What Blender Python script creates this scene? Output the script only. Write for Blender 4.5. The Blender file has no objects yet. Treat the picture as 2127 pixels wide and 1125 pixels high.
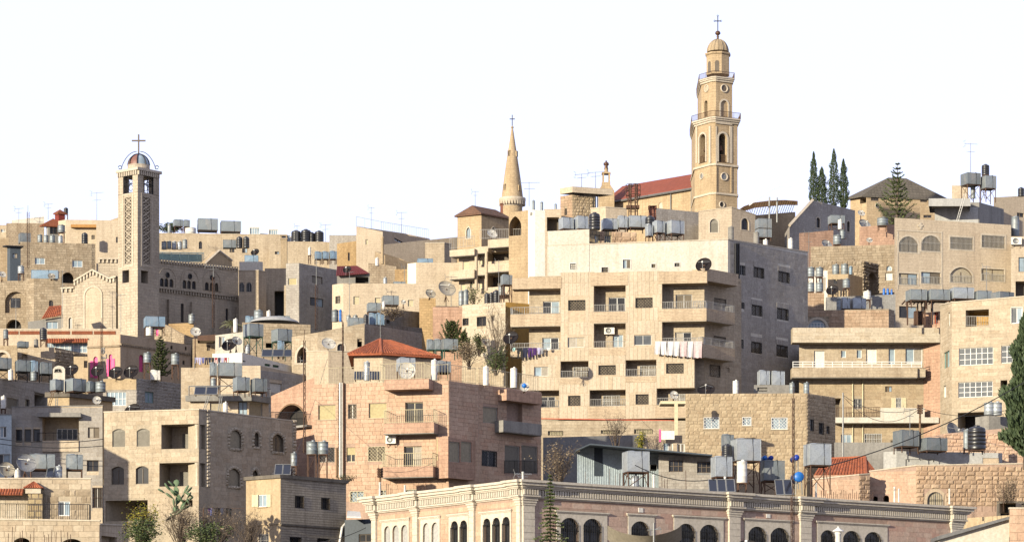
import bpy, math, random
import numpy as np
from mathutils import Vector
random.seed(7)
SC = bpy.context.scene
COL = SC.collection
# ---------------------------------------------------------------- camera, sky, sun, exposure
F, CX, HY = 6000.0, 1063.5, 1500.0        # focal length in photo pixels, optical axis column, horizon row
cam = bpy.data.objects.new('camera', bpy.data.cameras.new('camera'))
COL.objects.link(cam)
cam.location = (0, 0, 0); cam.rotation_euler = (math.radians(90), 0, 0)
cam.data.sensor_width = 36; cam.data.lens = F/2127*36
cam.data.shift_y = (HY-562.5)/2127
cam.data.clip_start = 1; cam.data.clip_end = 9000
SC.camera = cam
SUN_AZ, SUN_EL = 41.0, 12.0
_a, _e = math.radians(SUN_AZ), math.radians(SUN_EL)
TO_SUN = Vector((-math.sin(_a)*math.cos(_e), -math.cos(_a)*math.cos(_e), math.sin(_e)))
W = bpy.data.worlds.new('World'); SC.world = W; W.use_nodes = True
nt = W.node_tree; nt.nodes.clear()
sky = nt.nodes.new('ShaderNodeTexSky'); sky.sky_type = 'NISHITA'; sky.sun_disc = False
sky.sun_elevation = _e; sky.sun_rotation = math.atan2(TO_SUN.x, TO_SUN.y)
sky.air_density = 1.0; sky.dust_density = 2.0; sky.altitude = 700
mul = nt.nodes.new('ShaderNodeMix'); mul.data_type = 'RGBA'; mul.blend_type = 'MIX'
mul.inputs[0].default_value = 0.80          # thin bright cloud veil over the whole sky
mul.inputs[7].default_value = (9.7, 10.4, 14.2, 1)
bg = nt.nodes.new('ShaderNodeBackground'); bg.inputs[1].default_value = 0.0505
wo = nt.nodes.new('ShaderNodeOutputWorld')
nt.links.new(sky.outputs[0], mul.inputs[6]); nt.links.new(mul.outputs[2], bg.inputs[0]); nt.links.new(bg.outputs[0], wo.inputs[0])
sl = bpy.data.lights.new('sun', 'SUN'); sl.energy = 5.0; sl.angle = math.radians(0.6); sl.color = (1.0, 0.90, 0.69)
so = bpy.data.objects.new('sun', sl); COL.objects.link(so)
so.rotation_euler = TO_SUN.to_track_quat('Z', 'Y').to_euler(); so.location = (-200, -100, 150)
SC.view_settings.view_transform = 'Standard'; SC.view_settings.look = 'None'
SC.view_settings.exposure = 1.25; SC.view_settings.gamma = 1.0; SC.view_settings.use_curve_mapping = False
SC.render.engine = 'CYCLES'
SC.cycles.use_denoising = True; SC.cycles.max_bounces = 5; SC.cycles.diffuse_bounces = 2
# ---------------------------------------------------------------- materials
MATS = {}
def _new(name):
    m = bpy.data.materials.new(name); m.use_nodes = True
    n = m.node_tree; return m, n, n.nodes['Principled BSDF']
def _mix(n, fac, a, b, mode='MIX'):
    x = n.nodes.new('ShaderNodeMix'); x.data_type = 'RGBA'; x.blend_type = mode
    for s, v in ((0, fac), (6, a), (7, b)):
        if isinstance(v, (int, float)): x.inputs[s].default_value = v
        elif isinstance(v, tuple): x.inputs[s].default_value = (v[0], v[1], v[2], 1)
        else: n.links.new(v, x.inputs[s])
    return x.outputs[2]
def _noise(n, vec, scale, detail=4, rough=.6):
    t = n.nodes.new('ShaderNodeTexNoise'); t.inputs['Scale'].default_value = scale
    t.inputs['Detail'].default_value = detail; t.inputs['Roughness'].default_value = rough
    if vec is not None: n.links.new(vec, t.inputs['Vector'])
    return t.outputs['Fac']
def _ramp(n, fac, p0, p1, c0=0.0, c1=1.0):
    r = n.nodes.new('ShaderNodeMapRange'); r.inputs[1].default_value = p0; r.inputs[2].default_value = p1
    r.inputs[3].default_value = c0; r.inputs[4].default_value = c1; n.links.new(fac, r.inputs[0]); return r.outputs[0]
def _pos(n, sx=1, sy=1, sz=1):
    g = n.nodes.new('ShaderNodeNewGeometry'); m = n.nodes.new('ShaderNodeMapping')
    m.inputs['Scale'].default_value = (sx, sy, sz); n.links.new(g.outputs['Position'], m.inputs[0]); return m.outputs[0]
def stain(n, col, dirt, amt):
    """weathering: blotches and vertical run-off streaks with shapes of their own"""
    a = _ramp(n, _noise(n, _pos(n), .35, 5), .38, .72, 0, amt)
    c = _mix(n, a, col, dirt)
    b = _ramp(n, _noise(n, _pos(n, 2.2, 2.2, .16), 1.0, 4), .47, .74, 0, amt*1.25)
    c = _mix(n, b, c, dirt)
    d = _ramp(n, _noise(n, _pos(n), 6, 3), .3, .7, .82, 1.12)
    v = n.nodes.new('ShaderNodeVectorMath'); v.operation = 'SCALE'
    n.links.new(c, v.inputs[0]); n.links.new(d, v.inputs['Scale']); return v.outputs[0]
def _bump(n, p, h, strength, dist):
    b = n.nodes.new('ShaderNodeBump'); b.inputs['Strength'].default_value = strength; b.inputs['Distance'].default_value = dist
    n.links.new(h, b.inputs['Height']); n.links.new(b.outputs[0], p.inputs['Normal'])
KV = .49
def dim(c): return tuple(x*KV for x in c)
def stone(name, c1, c2, mortar=None, bw=.5, bh=.25, ms=.012, off=.5, amt=.35, dirt=None, bump=.5):
    c1, c2 = dim(c1), dim(c2); mortar = mortar and dim(mortar); dirt = dirt and dim(dirt)
    m, n, p = _new(name)
    mortar = mortar or tuple(x*.76 for x in c1); dirt = dirt or tuple(x*k for x, k in zip(c1, (.42, .36, .32)))
    uv = n.nodes.new('ShaderNodeUVMap')
    b = n.nodes.new('ShaderNodeTexBrick'); n.links.new(uv.outputs[0], b.inputs[0])
    b.offset = off; b.squash = 1
    for k, v in (('Scale', 1), ('Mortar Size', ms), ('Mortar Smooth', .3), ('Bias', 0), ('Brick Width', bw), ('Row Height', bh)):
        b.inputs[k].default_value = v
    for k, v in (('Color1', c1), ('Color2', c2), ('Mortar', mortar)): b.inputs[k].default_value = (*v, 1)
    n.links.new(stain(n, b.outputs[0], dirt, amt), p.inputs['Base Color'])
    p.inputs['Roughness'].default_value = .9; p.inputs['Specular IOR Level'].default_value = .2
    h = n.nodes.new('ShaderNodeMath'); h.operation = 'MULTIPLY_ADD'
    n.links.new(b.outputs['Fac'], h.inputs[0]); h.inputs[1].default_value = -1
    n.links.new(_noise(n, _pos(n), 14, 3), h.inputs[2])
    _bump(n, p, h.outputs[0], bump, .03)
    MATS[name] = m; return m
def plain(name, c, rough=.85, metal=0, amt=.25, dirt=None, bump=.2, bscale=9, spec=.3):
    m, n, p = _new(name)
    k = KV if amt >= .2 and metal < .1 and rough > .8 else .58; c = tuple(x*k for x in c); dirt = dirt and tuple(x*k for x in dirt)
    cc = n.nodes.new('ShaderNodeRGB'); cc.outputs[0].default_value = (*c, 1)
    if amt > 0:
        n.links.new(stain(n, cc.outputs[0], dirt or tuple(x*.45 for x in c), amt), p.inputs['Base Color'])
    else: p.inputs['Base Color'].default_value = (*c, 1)
    p.inputs['Roughness'].default_value = rough; p.inputs['Metallic'].default_value = metal
    p.inputs['Specular IOR Level'].default_value = spec
    if bump: _bump(n, p, _noise(n, _pos(n), bscale, 4), bump, .03)
    MATS[name] = m; return m
def blockmat(name, c1, c2, c3=None, amt=.3, rough=.9):
    """single stones: each one takes its own tone from its object or island"""
    c1, c2 = dim(c1), dim(c2); c3 = c3 and dim(c3)
    m, n, p = _new(name)
    oi = n.nodes.new('ShaderNodeObjectInfo'); g = n.nodes.new('ShaderNodeNewGeometry')
    a = n.nodes.new('ShaderNodeMath'); a.operation = 'ADD'
    n.links.new(oi.outputs['Random'], a.inputs[0]); n.links.new(g.outputs['Random Per Island'], a.inputs[1])
    f = n.nodes.new('ShaderNodeMath'); f.operation = 'FRACT'; n.links.new(a.outputs[0], f.inputs[0])
    c = _mix(n, f.outputs[0], c1, c2)
    if c3:
        s = n.nodes.new('ShaderNodeMath'); s.operation = 'MULTIPLY'; s.inputs[1].default_value = 7.31
        n.links.new(f.outputs[0], s.inputs[0]); t = n.nodes.new('ShaderNodeMath'); t.operation = 'FRACT'; n.links.new(s.outputs[0], t.inputs[0])
        c = _mix(n, _ramp(n, t.outputs[0], .5, 1.0, 0, .6), c, c3)
    n.links.new(stain(n, c, tuple(x*.45 for x in c1), amt), p.inputs['Base Color'])
    p.inputs['Roughness'].default_value = rough; p.inputs['Specular IOR Level'].default_value = .2
    _bump(n, p, _noise(n, _pos(n), 16, 4), .5, .03)
    MATS[name] = m; return m
def leafmat(name, c1, c2):
    m, n, p = _new(name); c1 = tuple(x*.85 for x in c1); c2 = tuple(x*.85 for x in c2)
    g = n.nodes.new('ShaderNodeNewGeometry')
    n.links.new(_mix(n, g.outputs['Random Per Island'], c1, c2), p.inputs['Base Color'])
    p.inputs['Roughness'].default_value = .7; p.inputs['Specular IOR Level'].default_value = .25
    MATS[name] = m; return m
def glass(name, c, rough=.12):
    m, n, p = _new(name)
    n.links.new(_mix(n, _noise(n, _pos(n), 1.2, 2), tuple(x*.5 for x in c), tuple(x*1.6 for x in c)), p.inputs['Base Color'])
    p.inputs['Roughness'].default_value = rough; p.inputs['Specular IOR Level'].default_value = .22
    MATS[name] = m; return m
def galv(name, c, rough=.4, metal=.7, amt=.35):
    m, n, p = _new(name); c = tuple(x*.84 for x in c)
    v = n.nodes.new('ShaderNodeTexVoronoi'); v.inputs['Scale'].default_value = 9; n.links.new(_pos(n), v.inputs[0])
    cc = _mix(n, _ramp(n, v.outputs['Distance'], 0, .6), tuple(x*.86 for x in c), tuple(x*1.1 for x in c))
    r = _ramp(n, _noise(n, _pos(n, 1.5, 1.5, .4), 1.1, 5), .5, .8, 0, amt)
    n.links.new(_mix(n, r, cc, (.30, .24, .19)), p.inputs['Base Color'])
    p.inputs['Metallic'].default_value = metal
    n.links.new(_ramp(n, _noise(n, _pos(n), 2.5, 4), .3, .7, rough-.08, rough+.16), p.inputs['Roughness'])
    _bump(n, p, _noise(n, _pos(n), 2.2, 2), .25, .05)
    MATS[name] = m; return m
CREAM, CREAM2 = (.60, .50, .365), (.50, .405, .285)
TAN, TAN2 = (.50, .385, .255), (.40, .30, .19)
PINK, PINK2 = (.62, .40, .285), (.52, .335, .24)
stone('cream_stone', CREAM, CREAM2, bw=.55, bh=.27)
stone('cream_far', (.63, .52, .38), (.55, .45, .32), bw=.6, bh=.3, ms=.02, bump=.3)
stone('cream_plain', (.66, .545, .405), (.62, .51, .375), bw=.9, bh=.3, ms=.012, bump=.2, amt=.22)
stone('tan_stone', TAN, TAN2, bw=.5, bh=.26, ms=.018)
stone('old_stone', (.52, .42, .30), (.42, .33, .235), bw=.42, bh=.27, ms=.03, amt=.5, bump=.9)
stone('grey_stone', (.54, .495, .435), (.46, .42, .37), bw=.5, bh=.28, ms=.02, amt=.4)
stone('church_stone', (.62, .53, .405), (.53, .45, .345), bw=.6, bh=.33, ms=.02, amt=.3, bump=.7)
stone('orange_stone', (.60, .41, .21), (.50, .35, .18), bw=.45, bh=.26, ms=.02)
stone('gold_stone', (.60, .455, .285), (.53, .395, .245), bw=.7, bh=.35, ms=.012, amt=.42, dirt=(.30, .21, .12))
stone('pink_stone', PINK, PINK2, mortar=(.40, .27, .2), bw=.5, bh=.3)
stone('panel_stone', (.64, .535, .40), (.58, .48, .35), mortar=(.42, .31, .2), bw=.34, bh=1.15, off=0, ms=.012, amt=.2)
stone('block_wall', (.30, .285, .26), (.25, .235, .21), bw=.42, bh=.22, ms=.02, amt=.5)
stone('grey_block', (.36, .35, .33), (.32, .31, .295), bw=.4, bh=.2, ms=.012, amt=.3, bump=.3)
stone('rubble', (.52, .41, .24), (.40, .30, .17), mortar=(.22, .18, .14), bw=.45, bh=.38, ms=.04, amt=.3, bump=1)
stone('roof_tile', (.38, .125, .06), (.29, .09, .045), bw=.22, bh=.34, ms=.02, bump=1, dirt=(.2, .07, .04))
stone('brown_tile', (.25, .135, .085), (.19, .1, .065), bw=.22, bh=.3, ms=.025, bump=1, dirt=(.12, .08, .06))
stone('slate_tile', (.19, .165, .135), (.15, .13, .105), bw=.5, bh=.45, ms=.05, off=0, bump=1, dirt=(.08, .07, .06))
plain('mortar_cream', (.50, .415, .30)); plain('mortar_pink', (.50, .345, .26)); plain('mortar_tan', (.42, .33, .22))
plain('white_plaster', (.70, .655, .56), amt=.3, dirt=(.45, .36, .26)); plain('white_paint', (.74, .71, .64), amt=.12)
plain('trim_stone', (.66, .57, .445), amt=.3, dirt=(.36, .28, .2), bump=.25)
plain('panel_cap', (.60, .47, .33), amt=.3)
plain('yellow_plaster', (.56, .43, .27), amt=.5, dirt=(.36, .26, .15)); plain('ochre', (.52, .30, .07), amt=.35)
plain('concrete', (.33, .31, .28), amt=.45); plain('dark_concrete', (.20, .17, .135), amt=.6, dirt=(.07, .06, .05))
plain('roof_screed', (.40, .35, .28), amt=.4); plain('dirt_ground', (.20, .15, .095), amt=.5, dirt=(.1, .09, .04))
plain('dark_room', (.045, .04, .035), amt=0, bump=0)  # near-black colour standing in for unlit depth behind openings
plain('shade_room', (.16, .13, .10), amt=.2)  # browned colour standing in for shade inside open recesses
plain('red_paint', (.24, .035, .025), amt=.3); plain('church_red', (.30, .075, .04), amt=.3, bump=.5, bscale=25); plain('burgundy', (.16, .025, .03), amt=.3)
plain('iron', (.025, .025, .028), rough=.55, metal=.4, amt=0, bump=0); plain('rust', (.12, .065, .042), rough=.8, metal=.2, amt=.5, dirt=(.06, .03, .02))
plain('grey_metal', (.30, .30, .29), rough=.5, metal=.4, amt=.3); plain('alu', (.52, .50, .46), rough=.45, metal=.3, amt=.1, bump=0)
plain('frame_white', (.78, .77, .74), rough=.5, amt=0, bump=0); plain('frame_cream', (.60, .52, .34), rough=.6, amt=.1, bump=0)
plain('frame_teal', (.20, .36, .33), rough=.6, amt=.2, bump=0); plain('frame_brown', (.12, .09, .065), rough=.6, amt=0, bump=0)
plain('shutter_grey', (.23, .21, .175), rough=.7, amt=.15, bump=0); plain('shutter_yellow', (.50, .42, .23), rough=.7, amt=.15, bump=0)
plain('shutter_beige', (.42, .36, .26), rough=.7, amt=.15, bump=0); plain('curtain', (.45, .40, .33), rough=.9, amt=.2, bump=0)
plain('turquoise', (.38, .52, .47), rough=.6, amt=.2); plain('green_metal', (.035, .10, .075), rough=.5, amt=.2)
plain('green_shutter', (.06, .14, .10), rough=.6, amt=.2); plain('pink_paint', (.80, .11, .30), rough=.7, amt=.15)
plain('black_plastic', (.012, .012, .014), rough=.38, amt=.1, dirt=(.06, .05, .045), bump=0, spec=.5)
plain('white_plastic', (.74, .72, .67), rough=.5, amt=.2, dirt=(.5, .42, .33), bump=0)
plain('blue_plastic', (.02, .16, .55), rough=.45, amt=.1, bump=0); plain('deep_blue', (.015, .05, .35), rough=.45, amt=.1, bump=0)
plain('dish_white', (.56, .53, .47), rough=.5, amt=.3); plain('dish_tan', (.38, .335, .26), rough=.55, amt=.4)
plain('dish_grey', (.24, .24, .245), rough=.5, amt=.3); plain('dish_black', (.014, .011, .012), rough=.65, amt=.25, dirt=(.03, .022, .02), spec=.1)
plain('shed_blue', (.50, .58, .62), rough=.55, amt=.3); plain('shed_dark', (.05, .065, .085), rough=.6, amt=.2)
plain('lead', (.20, .195, .19), rough=.5, metal=.3, amt=.3); plain('dome_red', (.22, .10, .075), rough=.45, amt=.3)
plain('wood', (.20, .12, .065), rough=.8, amt=.4); plain('orange_awning', (.50, .26, .08), amt=.2)
plain('cable', (.02, .02, .02), rough=.6, amt=0, bump=0); plain('bronze', (.12, .06, .035), rough=.5, metal=.4, amt=.4)
plain('solar', (.008, .010, .016), rough=.1, amt=0, bump=0, spec=.6); plain('bark', (.15, .11, .08), amt=.4, bump=.8)
plain('red_pipe', (.50, .10, .05), amt=.1, bump=0); plain('purple_cloth', (.12, .02, .10), amt=0)
for k, c in dict(navy=(.02, .022, .05), black=(.02, .02, .022), lilac=(.40, .38, .55), white=(.62, .60, .60), rose=(.60, .46, .46), crimson=(.30, .03, .05), violet=(.06, .02, .12), grey=(.30, .30, .32), aqua=(.30, .55, .55), blue=(.12, .13, .30)).items():
    plain('cloth_'+k, c, rough=.95, amt=.1, bump=.3, bscale=5)
galv('galv', (.155, .175, .185), rough=.5, metal=.35); galv('galv_bright', (.25, .27, .285), rough=.42, metal=.4, amt=.2); galv('galv_dull', (.105, .12, .13), rough=.55, metal=.3)
galv('galv_blue', (.13, .19, .25), rough=.5, metal=.3)
plain('brick_red', (.25, .10, .065), amt=.3); plain('pale_render', (.50, .49, .465), amt=.3); stone('parapet_stone', (.68, .54, .38), (.60, .475, .33), mortar=(.42, .32, .23), bw=.7, bh=.13, ms=.012, amt=.3); plain('sand_plaster', (.56, .44, .31), amt=.5, dirt=(.36, .25, .16))
blockmat('b_cream', (.64, .53, .39), (.54, .435, .31), (.46, .35, .235)); blockmat('b_panel', (.66, .555, .42), (.60, .495, .365), (.56, .44, .30), amt=.2)
blockmat('b_tan', (.57, .45, .30), (.47, .36, .235), (.40, .29, .18)); blockmat('b_pink', (.70, .49, .35), (.62, .43, .30), (.60, .36, .24))
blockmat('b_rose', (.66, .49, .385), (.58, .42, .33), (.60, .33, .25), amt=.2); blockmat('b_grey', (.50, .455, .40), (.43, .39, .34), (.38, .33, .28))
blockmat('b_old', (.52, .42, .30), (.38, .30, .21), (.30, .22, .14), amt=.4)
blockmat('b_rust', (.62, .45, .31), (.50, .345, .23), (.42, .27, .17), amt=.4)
blockmat('b_light', (.66, .57, .44), (.58, .49, .37), (.52, .41, .28), amt=.2)
blockmat('tiles', (.60, .18, .08), (.40, .12, .06), (.28, .10, .06), amt=.5)
glass('glass', (.055, .06, .065)); glass('glass_brown', (.085, .07, .05)); glass('glass_sky', (.16, .20, .23)); glass('glass_black', (.02, .02, .022))
leafmat('leaf_cypress', (.018, .032, .014), (.05, .07, .03)); leafmat('leaf_pine', (.03, .05, .016), (.085, .10, .035))
leafmat('leaf_green', (.022, .036, .010), (.06, .075, .022)); leafmat('leaf_lemon', (.10, .12, .015), (.24, .19, .02))
leafmat('leaf_palm', (.10, .11, .05), (.20, .19, .10)); leafmat('leaf_dry', (.12, .085, .05), (.22, .17, .11))
leafmat('cactus', (.055, .085, .045), (.09, .13, .07))
# ---------------------------------------------------------------- mesh helpers
def P(px, py, D): return Vector(((px-CX)/F*D, D, (HY-py)/F*D))
def PX(px, D): return (px-CX)/F*D
def ZY(py, D): return (HY-py)/F*D
UVK = True
class MB:
    def __init__(s): s.v = []; s.f = []; s.sm = []
    def add(s, vs, fs, smooth=False):
        b = len(s.v); s.v.extend([tuple(p) for p in vs])
        for f in fs: s.f.append([b+i for i in f]); s.sm.append(smooth)
        return s
    def poly(s, vs): return s.add(vs, [list(range(len(vs)))])
    def prism(s, a, b, caps=True, smooth=False):
        n = len(a)
        s.add(list(a)+list(b), [[i, (i+1) % n, n+(i+1) % n, n+i] for i in range(n)], smooth)
        if caps: s.poly(list(a)[::-1]); s.poly(b)
        return s
    def tube(s, p0, p1, r, r1=None, n=6, cap=True):
        p0 = Vector(p0); p1 = Vector(p1); d = p1-p0
        if d.length < 1e-6: return s
        r1 = r if r1 is None else r1
        q = d.to_track_quat('Z', 'Y'); a = []; b = []
        for i in range(n):
            c = Vector((math.cos(2*math.pi*i/n), math.sin(2*math.pi*i/n), 0)); c = q @ c
            a.append(p0+c*r); b.append(p1+c*r1)
        return s.prism(a, b, cap, n > 6)
    def path(s, pts, r, n=5):
        for a, b in zip(pts[:-1], pts[1:]): s.tube(a, b, r, n=n)
        return s
    def lathe(s, c, prof, n=16, sx=1, sy=1, rot=0, smooth=True, q=None):
        c = Vector(c); vs = []; m = len(prof)
        for r, z in prof:
            for i in range(n):
                a = 2*math.pi*i/n+rot; p = Vector((r*math.cos(a)*sx, r*math.sin(a)*sy, z))
                vs.append(c+(q @ p if q else p))
        fs = [[j*n+i, j*n+(i+1) % n, (j+1)*n+(i+1) % n, (j+1)*n+i] for j in range(m-1) for i in range(n)]
        s.add(vs, fs, smooth)
        if prof[0][0] > 1e-4: s.poly(vs[:n][::-1])
        if prof[-1][0] > 1e-4: s.poly(vs[-n:])
        return s
    def obox(s, c, ax, ay, az):
        """box from its centre and three half-axis vectors"""
        c = Vector(c); k = [(-1, -1, -1), (1, -1, -1), (1, 1, -1), (-1, 1, -1), (-1, -1, 1), (1, -1, 1), (1, 1, 1), (-1, 1, 1)]
        return s.add([c+ax*i+ay*j+az*l for i, j, l in k], [[0, 3, 2, 1], [4, 5, 6, 7], [0, 1, 5, 4], [1, 2, 6, 5], [2, 3, 7, 6], [3, 0, 4, 7]])
    def box(s, x0, x1, y0, y1, z0, z1):
        return s.obox(((x0+x1)/2, (y0+y1)/2, (z0+z1)/2), Vector(((x1-x0)/2, 0, 0)), Vector((0, (y1-y0)/2, 0)), Vector((0, 0, (z1-z0)/2)))
    def build(s, name, mat, parent=None, base=None, uv=True, kind=None):
        me = bpy.data.meshes.new(name)
        co = np.array(s.v, dtype=np.float64)
        if parent is not None:
            r = parent
            while r.parent: r = r.parent
            base = Vector(r['_b']) if '_b' in r else r.location.copy()
        elif base is None:
            lo = co.min(0); hi = co.max(0); base = Vector(((lo[0]+hi[0])/2, (lo[1]+hi[1])/2, lo[2]))
        b = np.array(base)
        me.from_pydata((co-b).tolist(), [], s.f)
        if any(s.sm): me.polygons.foreach_set('use_smooth', s.sm)
        me.materials.append(MATS[mat])
        if uv:
            L = me.uv_layers.new(name='UVMap'); nl = len(me.loops)
            li = np.empty(nl, dtype=np.int32); me.loops.foreach_get('vertex_index', li)
            nP = len(me.polygons); nn = np.empty(nP*3); me.polygons.foreach_get('normal', nn); nn = nn.reshape(-1, 3)
            lt = np.empty(nP, dtype=np.int32); me.polygons.foreach_get('loop_total', lt)
            N = np.repeat(nn, lt, axis=0); p = co[li]
            h = np.hypot(N[:, 0], N[:, 1]); hs = np.where(h < 1e-6, 1, h)
            tx, ty = -N[:, 1]/hs, N[:, 0]/hs
            fl = np.abs(N[:, 2]) > .95
            u = np.where(fl, p[:, 0], p[:, 0]*tx+p[:, 1]*ty)
            v = np.where(fl, p[:, 1], p[:, 2]/np.maximum(h, .25))
            L.data.foreach_set('uv', np.stack([u, v], 1).ravel())
        o = bpy.data.objects.new(name, me); COL.objects.link(o)
        if parent is not None: o.parent = parent
        else: o.location = base
        if kind: o['kind'] = kind
        return o
def tag(o, label=None, cat=None, group=None, kind=None):
    if label: o['label'] = label
    if cat: o['category'] = cat
    if group: o['group'] = group
    if kind: o['kind'] = kind
    return o
def thing(name, label, cat, loc, group=None):
    o = bpy.data.objects.new(name, None); o.empty_display_size = .3; COL.objects.link(o); o.location = loc
    return tag(o, label, cat, group)
# ---------------------------------------------------------------- terrain
_TL = [(0, 1520), (100, 1560), (160, 1380), (200, 1215), (240, 1090), (300, 890), (350, 775), (387, 712), (430, 640), (480, 610)]
_TR = [(0, 1520), (100, 1560), (160, 1380), (180, 1260), (255, 980), (300, 870), (375, 690), (430, 600), (480, 570)]
def _ip(t, d):
    for (a, ya), (b, yb) in zip(t[:-1], t[1:]):
        if d <= b: return ya+(yb-ya)*(d-a)/(b-a)
    return t[-1][1]
def terr(x, y):
    y = max(y, 1)
    if y <= 480:
        k = min(max((x/y*F+CX)/2127, 0), 1); k = k*k*(3-2*k)
        return (HY-(_ip(_TL, y)*(1-k)+_ip(_TR, y)*k))*y/F
    return terr(x/y*480, 480) - (y-480)*.16 if y < 1200 else terr(x/y*480, 480)-115-(y-1200)*.01
def ground():
    mb = MB(); ys = [-400, -50, 1, 20, 40, 60, 80]+list(range(100, 490, 12))+[520, 600, 800, 1200, 2500, 6000]
    n = 60
    for y in ys:
        for i in range(n+1):
            w = max(120, y*.45) if y < 500 else y*1.2
            x = (i/n*2-1)*w*(3 if y < 100 else 1)
            mb.v.append((x, y, terr(x, y) if y > 0 else terr(0, 1)-.1))
    for j in range(len(ys)-1):
        for i in range(n): mb.f.append([j*(n+1)+i, j*(n+1)+i+1, (j+1)*(n+1)+i+1, (j+1)*(n+1)+i]); mb.sm.append(True)
    tag(mb.build('ground', 'dirt_ground', base=Vector((0, 0, 0)), uv=False), 'dry earth hillside the houses climb', kind='structure')
ground()
# ---------------------------------------------------------------- walls with openings
def outline(u0, u1, z0, z1, arch=0, n=8):
    if not arch: return [(u0, z0), (u1, z0), (u1, z1), (u0, z1)]
    w = u1-u0; h = w/2; um = (u0+u1)/2; o = [(u0, z0), (u1, z0)]
    if arch == 'p':
        r = w*.95; rise = math.sqrt(r*r-(r-h)**2); rise = min(rise, (z1-z0)*.9); zs = z1-rise; a1 = math.acos((r-h)/r)
        for i in range(n+1):
            a = a1*i/n; o.append((u1-r+r*math.cos(a), zs+rise*math.sin(a)/math.sin(a1)))
        for i in range(1, n+1):
            a = a1*(n-i)/n; o.append((u0+r-r*math.cos(a), zs+rise*math.sin(a)/math.sin(a1)))
        return o
    rise = h if arch == 'r' else w*(.2 if arch == 's' else float(arch)); rise = min(rise, (z1-z0)*.95); zs = z1-rise
    r = (h*h+rise*rise)/(2*rise); a1 = math.asin(min(1, h/r)) if rise <= h+1e-6 else math.pi/2
    zc = z1-r
    for i in range(2*n+1):
        a = a1-2*a1*i/(2*n); o.append((um+r*math.sin(a), zc+r*math.cos(a)))
    return o
def arch_top(u0, u1, z1, arch, u):
    if not arch: return z1
    o = outline(u0, u1, z1-9, z1, arch)[2:]
    return min(o, key=lambda q: abs(q[0]-u))[1]
class Face:
    def __init__(s, A, B, z0, z1, z1b=None):
        s.A = Vector(A[:2]); s.B = Vector(B[:2]); d = s.B-s.A; s.L = d.length; s.t = d/s.L; s.n = Vector((s.t.y, -s.t.x))
        s.z0 = z0; s.z1 = z1; s.z1b = z1 if z1b is None else z1b; s.holes = []; s.skip = []
    def pt(s, u, z, w=0): return Vector((s.A.x+s.t.x*u+s.n.x*w, s.A.y+s.t.y*u+s.n.y*w, z))
    def u(s, px, w=0):
        a = (px-CX)/F; ox = s.A.x+w*s.n.x; oy = s.A.y+w*s.n.y
        return (a*oy-ox)/(s.t.x-a*s.t.y)
    def D(s, px, w=0): return s.A.y+w*s.n.y+s.u(px, w)*s.t.y
    def z(s, px, py, w=0): return (HY-py)/F*s.D(px, w)
    def P(s, px, py, w=0): return s.pt(s.u(px, w), s.z(px, py, w), w)
    def rect(s, x0, y0, x1, y1, w=0):
        xm = (x0+x1)/2; return s.u(x0, w), s.u(x1, w), s.z(xm, y1, w), s.z(xm, y0, w)
    def top(s, u): return s.z1+(s.z1b-s.z1)*u/s.L
    def sub(s, u0, u1, z0, z1, w):
        a = s.pt(u0, 0, w); b = s.pt(u1, 0, w); return Face(a, b, z0, z1)
    def bx(s, mb, u0, u1, z0, z1, w0, w1):
        a = [s.pt(u0, z0, w0), s.pt(u1, z0, w0), s.pt(u1, z0, w1), s.pt(u0, z0, w1)]
        return mb.prism(a, [p+Vector((0, 0, z1-z0)) for p in a])
    def wall(s, mb, rv=.18):
        """the wall as a grid with its openings left out, each with its reveals"""
        zt = min(s.z1, s.z1b)
        us = sorted({0, s.L, *[min(max(h[0], 0), s.L) for h in s.holes], *[min(max(h[1], 0), s.L) for h in s.holes]})
        zs = sorted({s.z0, zt, *[min(max(h[2], s.z0), zt) for h in s.holes], *[min(max(h[3], s.z0), zt) for h in s.holes]})
        for i in range(len(us)-1):
            if us[i+1]-us[i] < 1e-5: continue
            um = (us[i]+us[i+1])/2; run = None
            for j in range(len(zs)-1):
                zm = (zs[j]+zs[j+1])/2
                solid = not any(h[0] < um < h[1] and h[2] < zm < h[3] for h in s.holes)
                if solid and run is None: run = zs[j]
                if run is not None and (not solid or j == len(zs)-2):
                    e = zs[j] if not solid else zs[j+1]
                    if e-run > 1e-5: mb.poly([s.pt(us[i], run), s.pt(us[i+1], run), s.pt(us[i+1], e), s.pt(us[i], e)])
                    run = None
        if abs(s.z1-s.z1b) > 1e-4:
            mb.poly([s.pt(0, zt), s.pt(s.L, zt)]+([s.pt(s.L, s.z1b)] if s.z1b > zt else [])+([s.pt(0, s.z1)] if s.z1 > zt else []))
        for u0, u1, z0, z1, arch, r in s.holes:
            o = outline(u0, u1, z0, z1, arch)
            for a, b in zip(o, o[1:]+o[:1]):
                mb.poly([s.pt(*a), s.pt(*b), s.pt(*b, -r), s.pt(*a, -r)])
            if arch:
                t = o[2:]; m = len(t)//2
                mb.poly([s.pt(*q) for q in [(u1, z1)]+t[m::-1]][::-1]); mb.poly([s.pt(*q) for q in [(u0, z1)]+t[:m-1:-1]])
def ring(mb, f, o1, o2, wf, wb):
    n = len(o1)
    for i in range(n):
        j = (i+1) % n
        mb.poly([f.pt(*o1[i], wf), f.pt(*o1[j], wf), f.pt(*o2[j], wf), f.pt(*o2[i], wf)])
        mb.poly([f.pt(*o2[i], wf), f.pt(*o2[j], wf), f.pt(*o2[j], wb), f.pt(*o2[i], wb)])
        mb.poly([f.pt(*o1[j], wf), f.pt(*o1[i], wf), f.pt(*o1[i], wb), f.pt(*o1[j], wb)])
UNITS = {}
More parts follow.
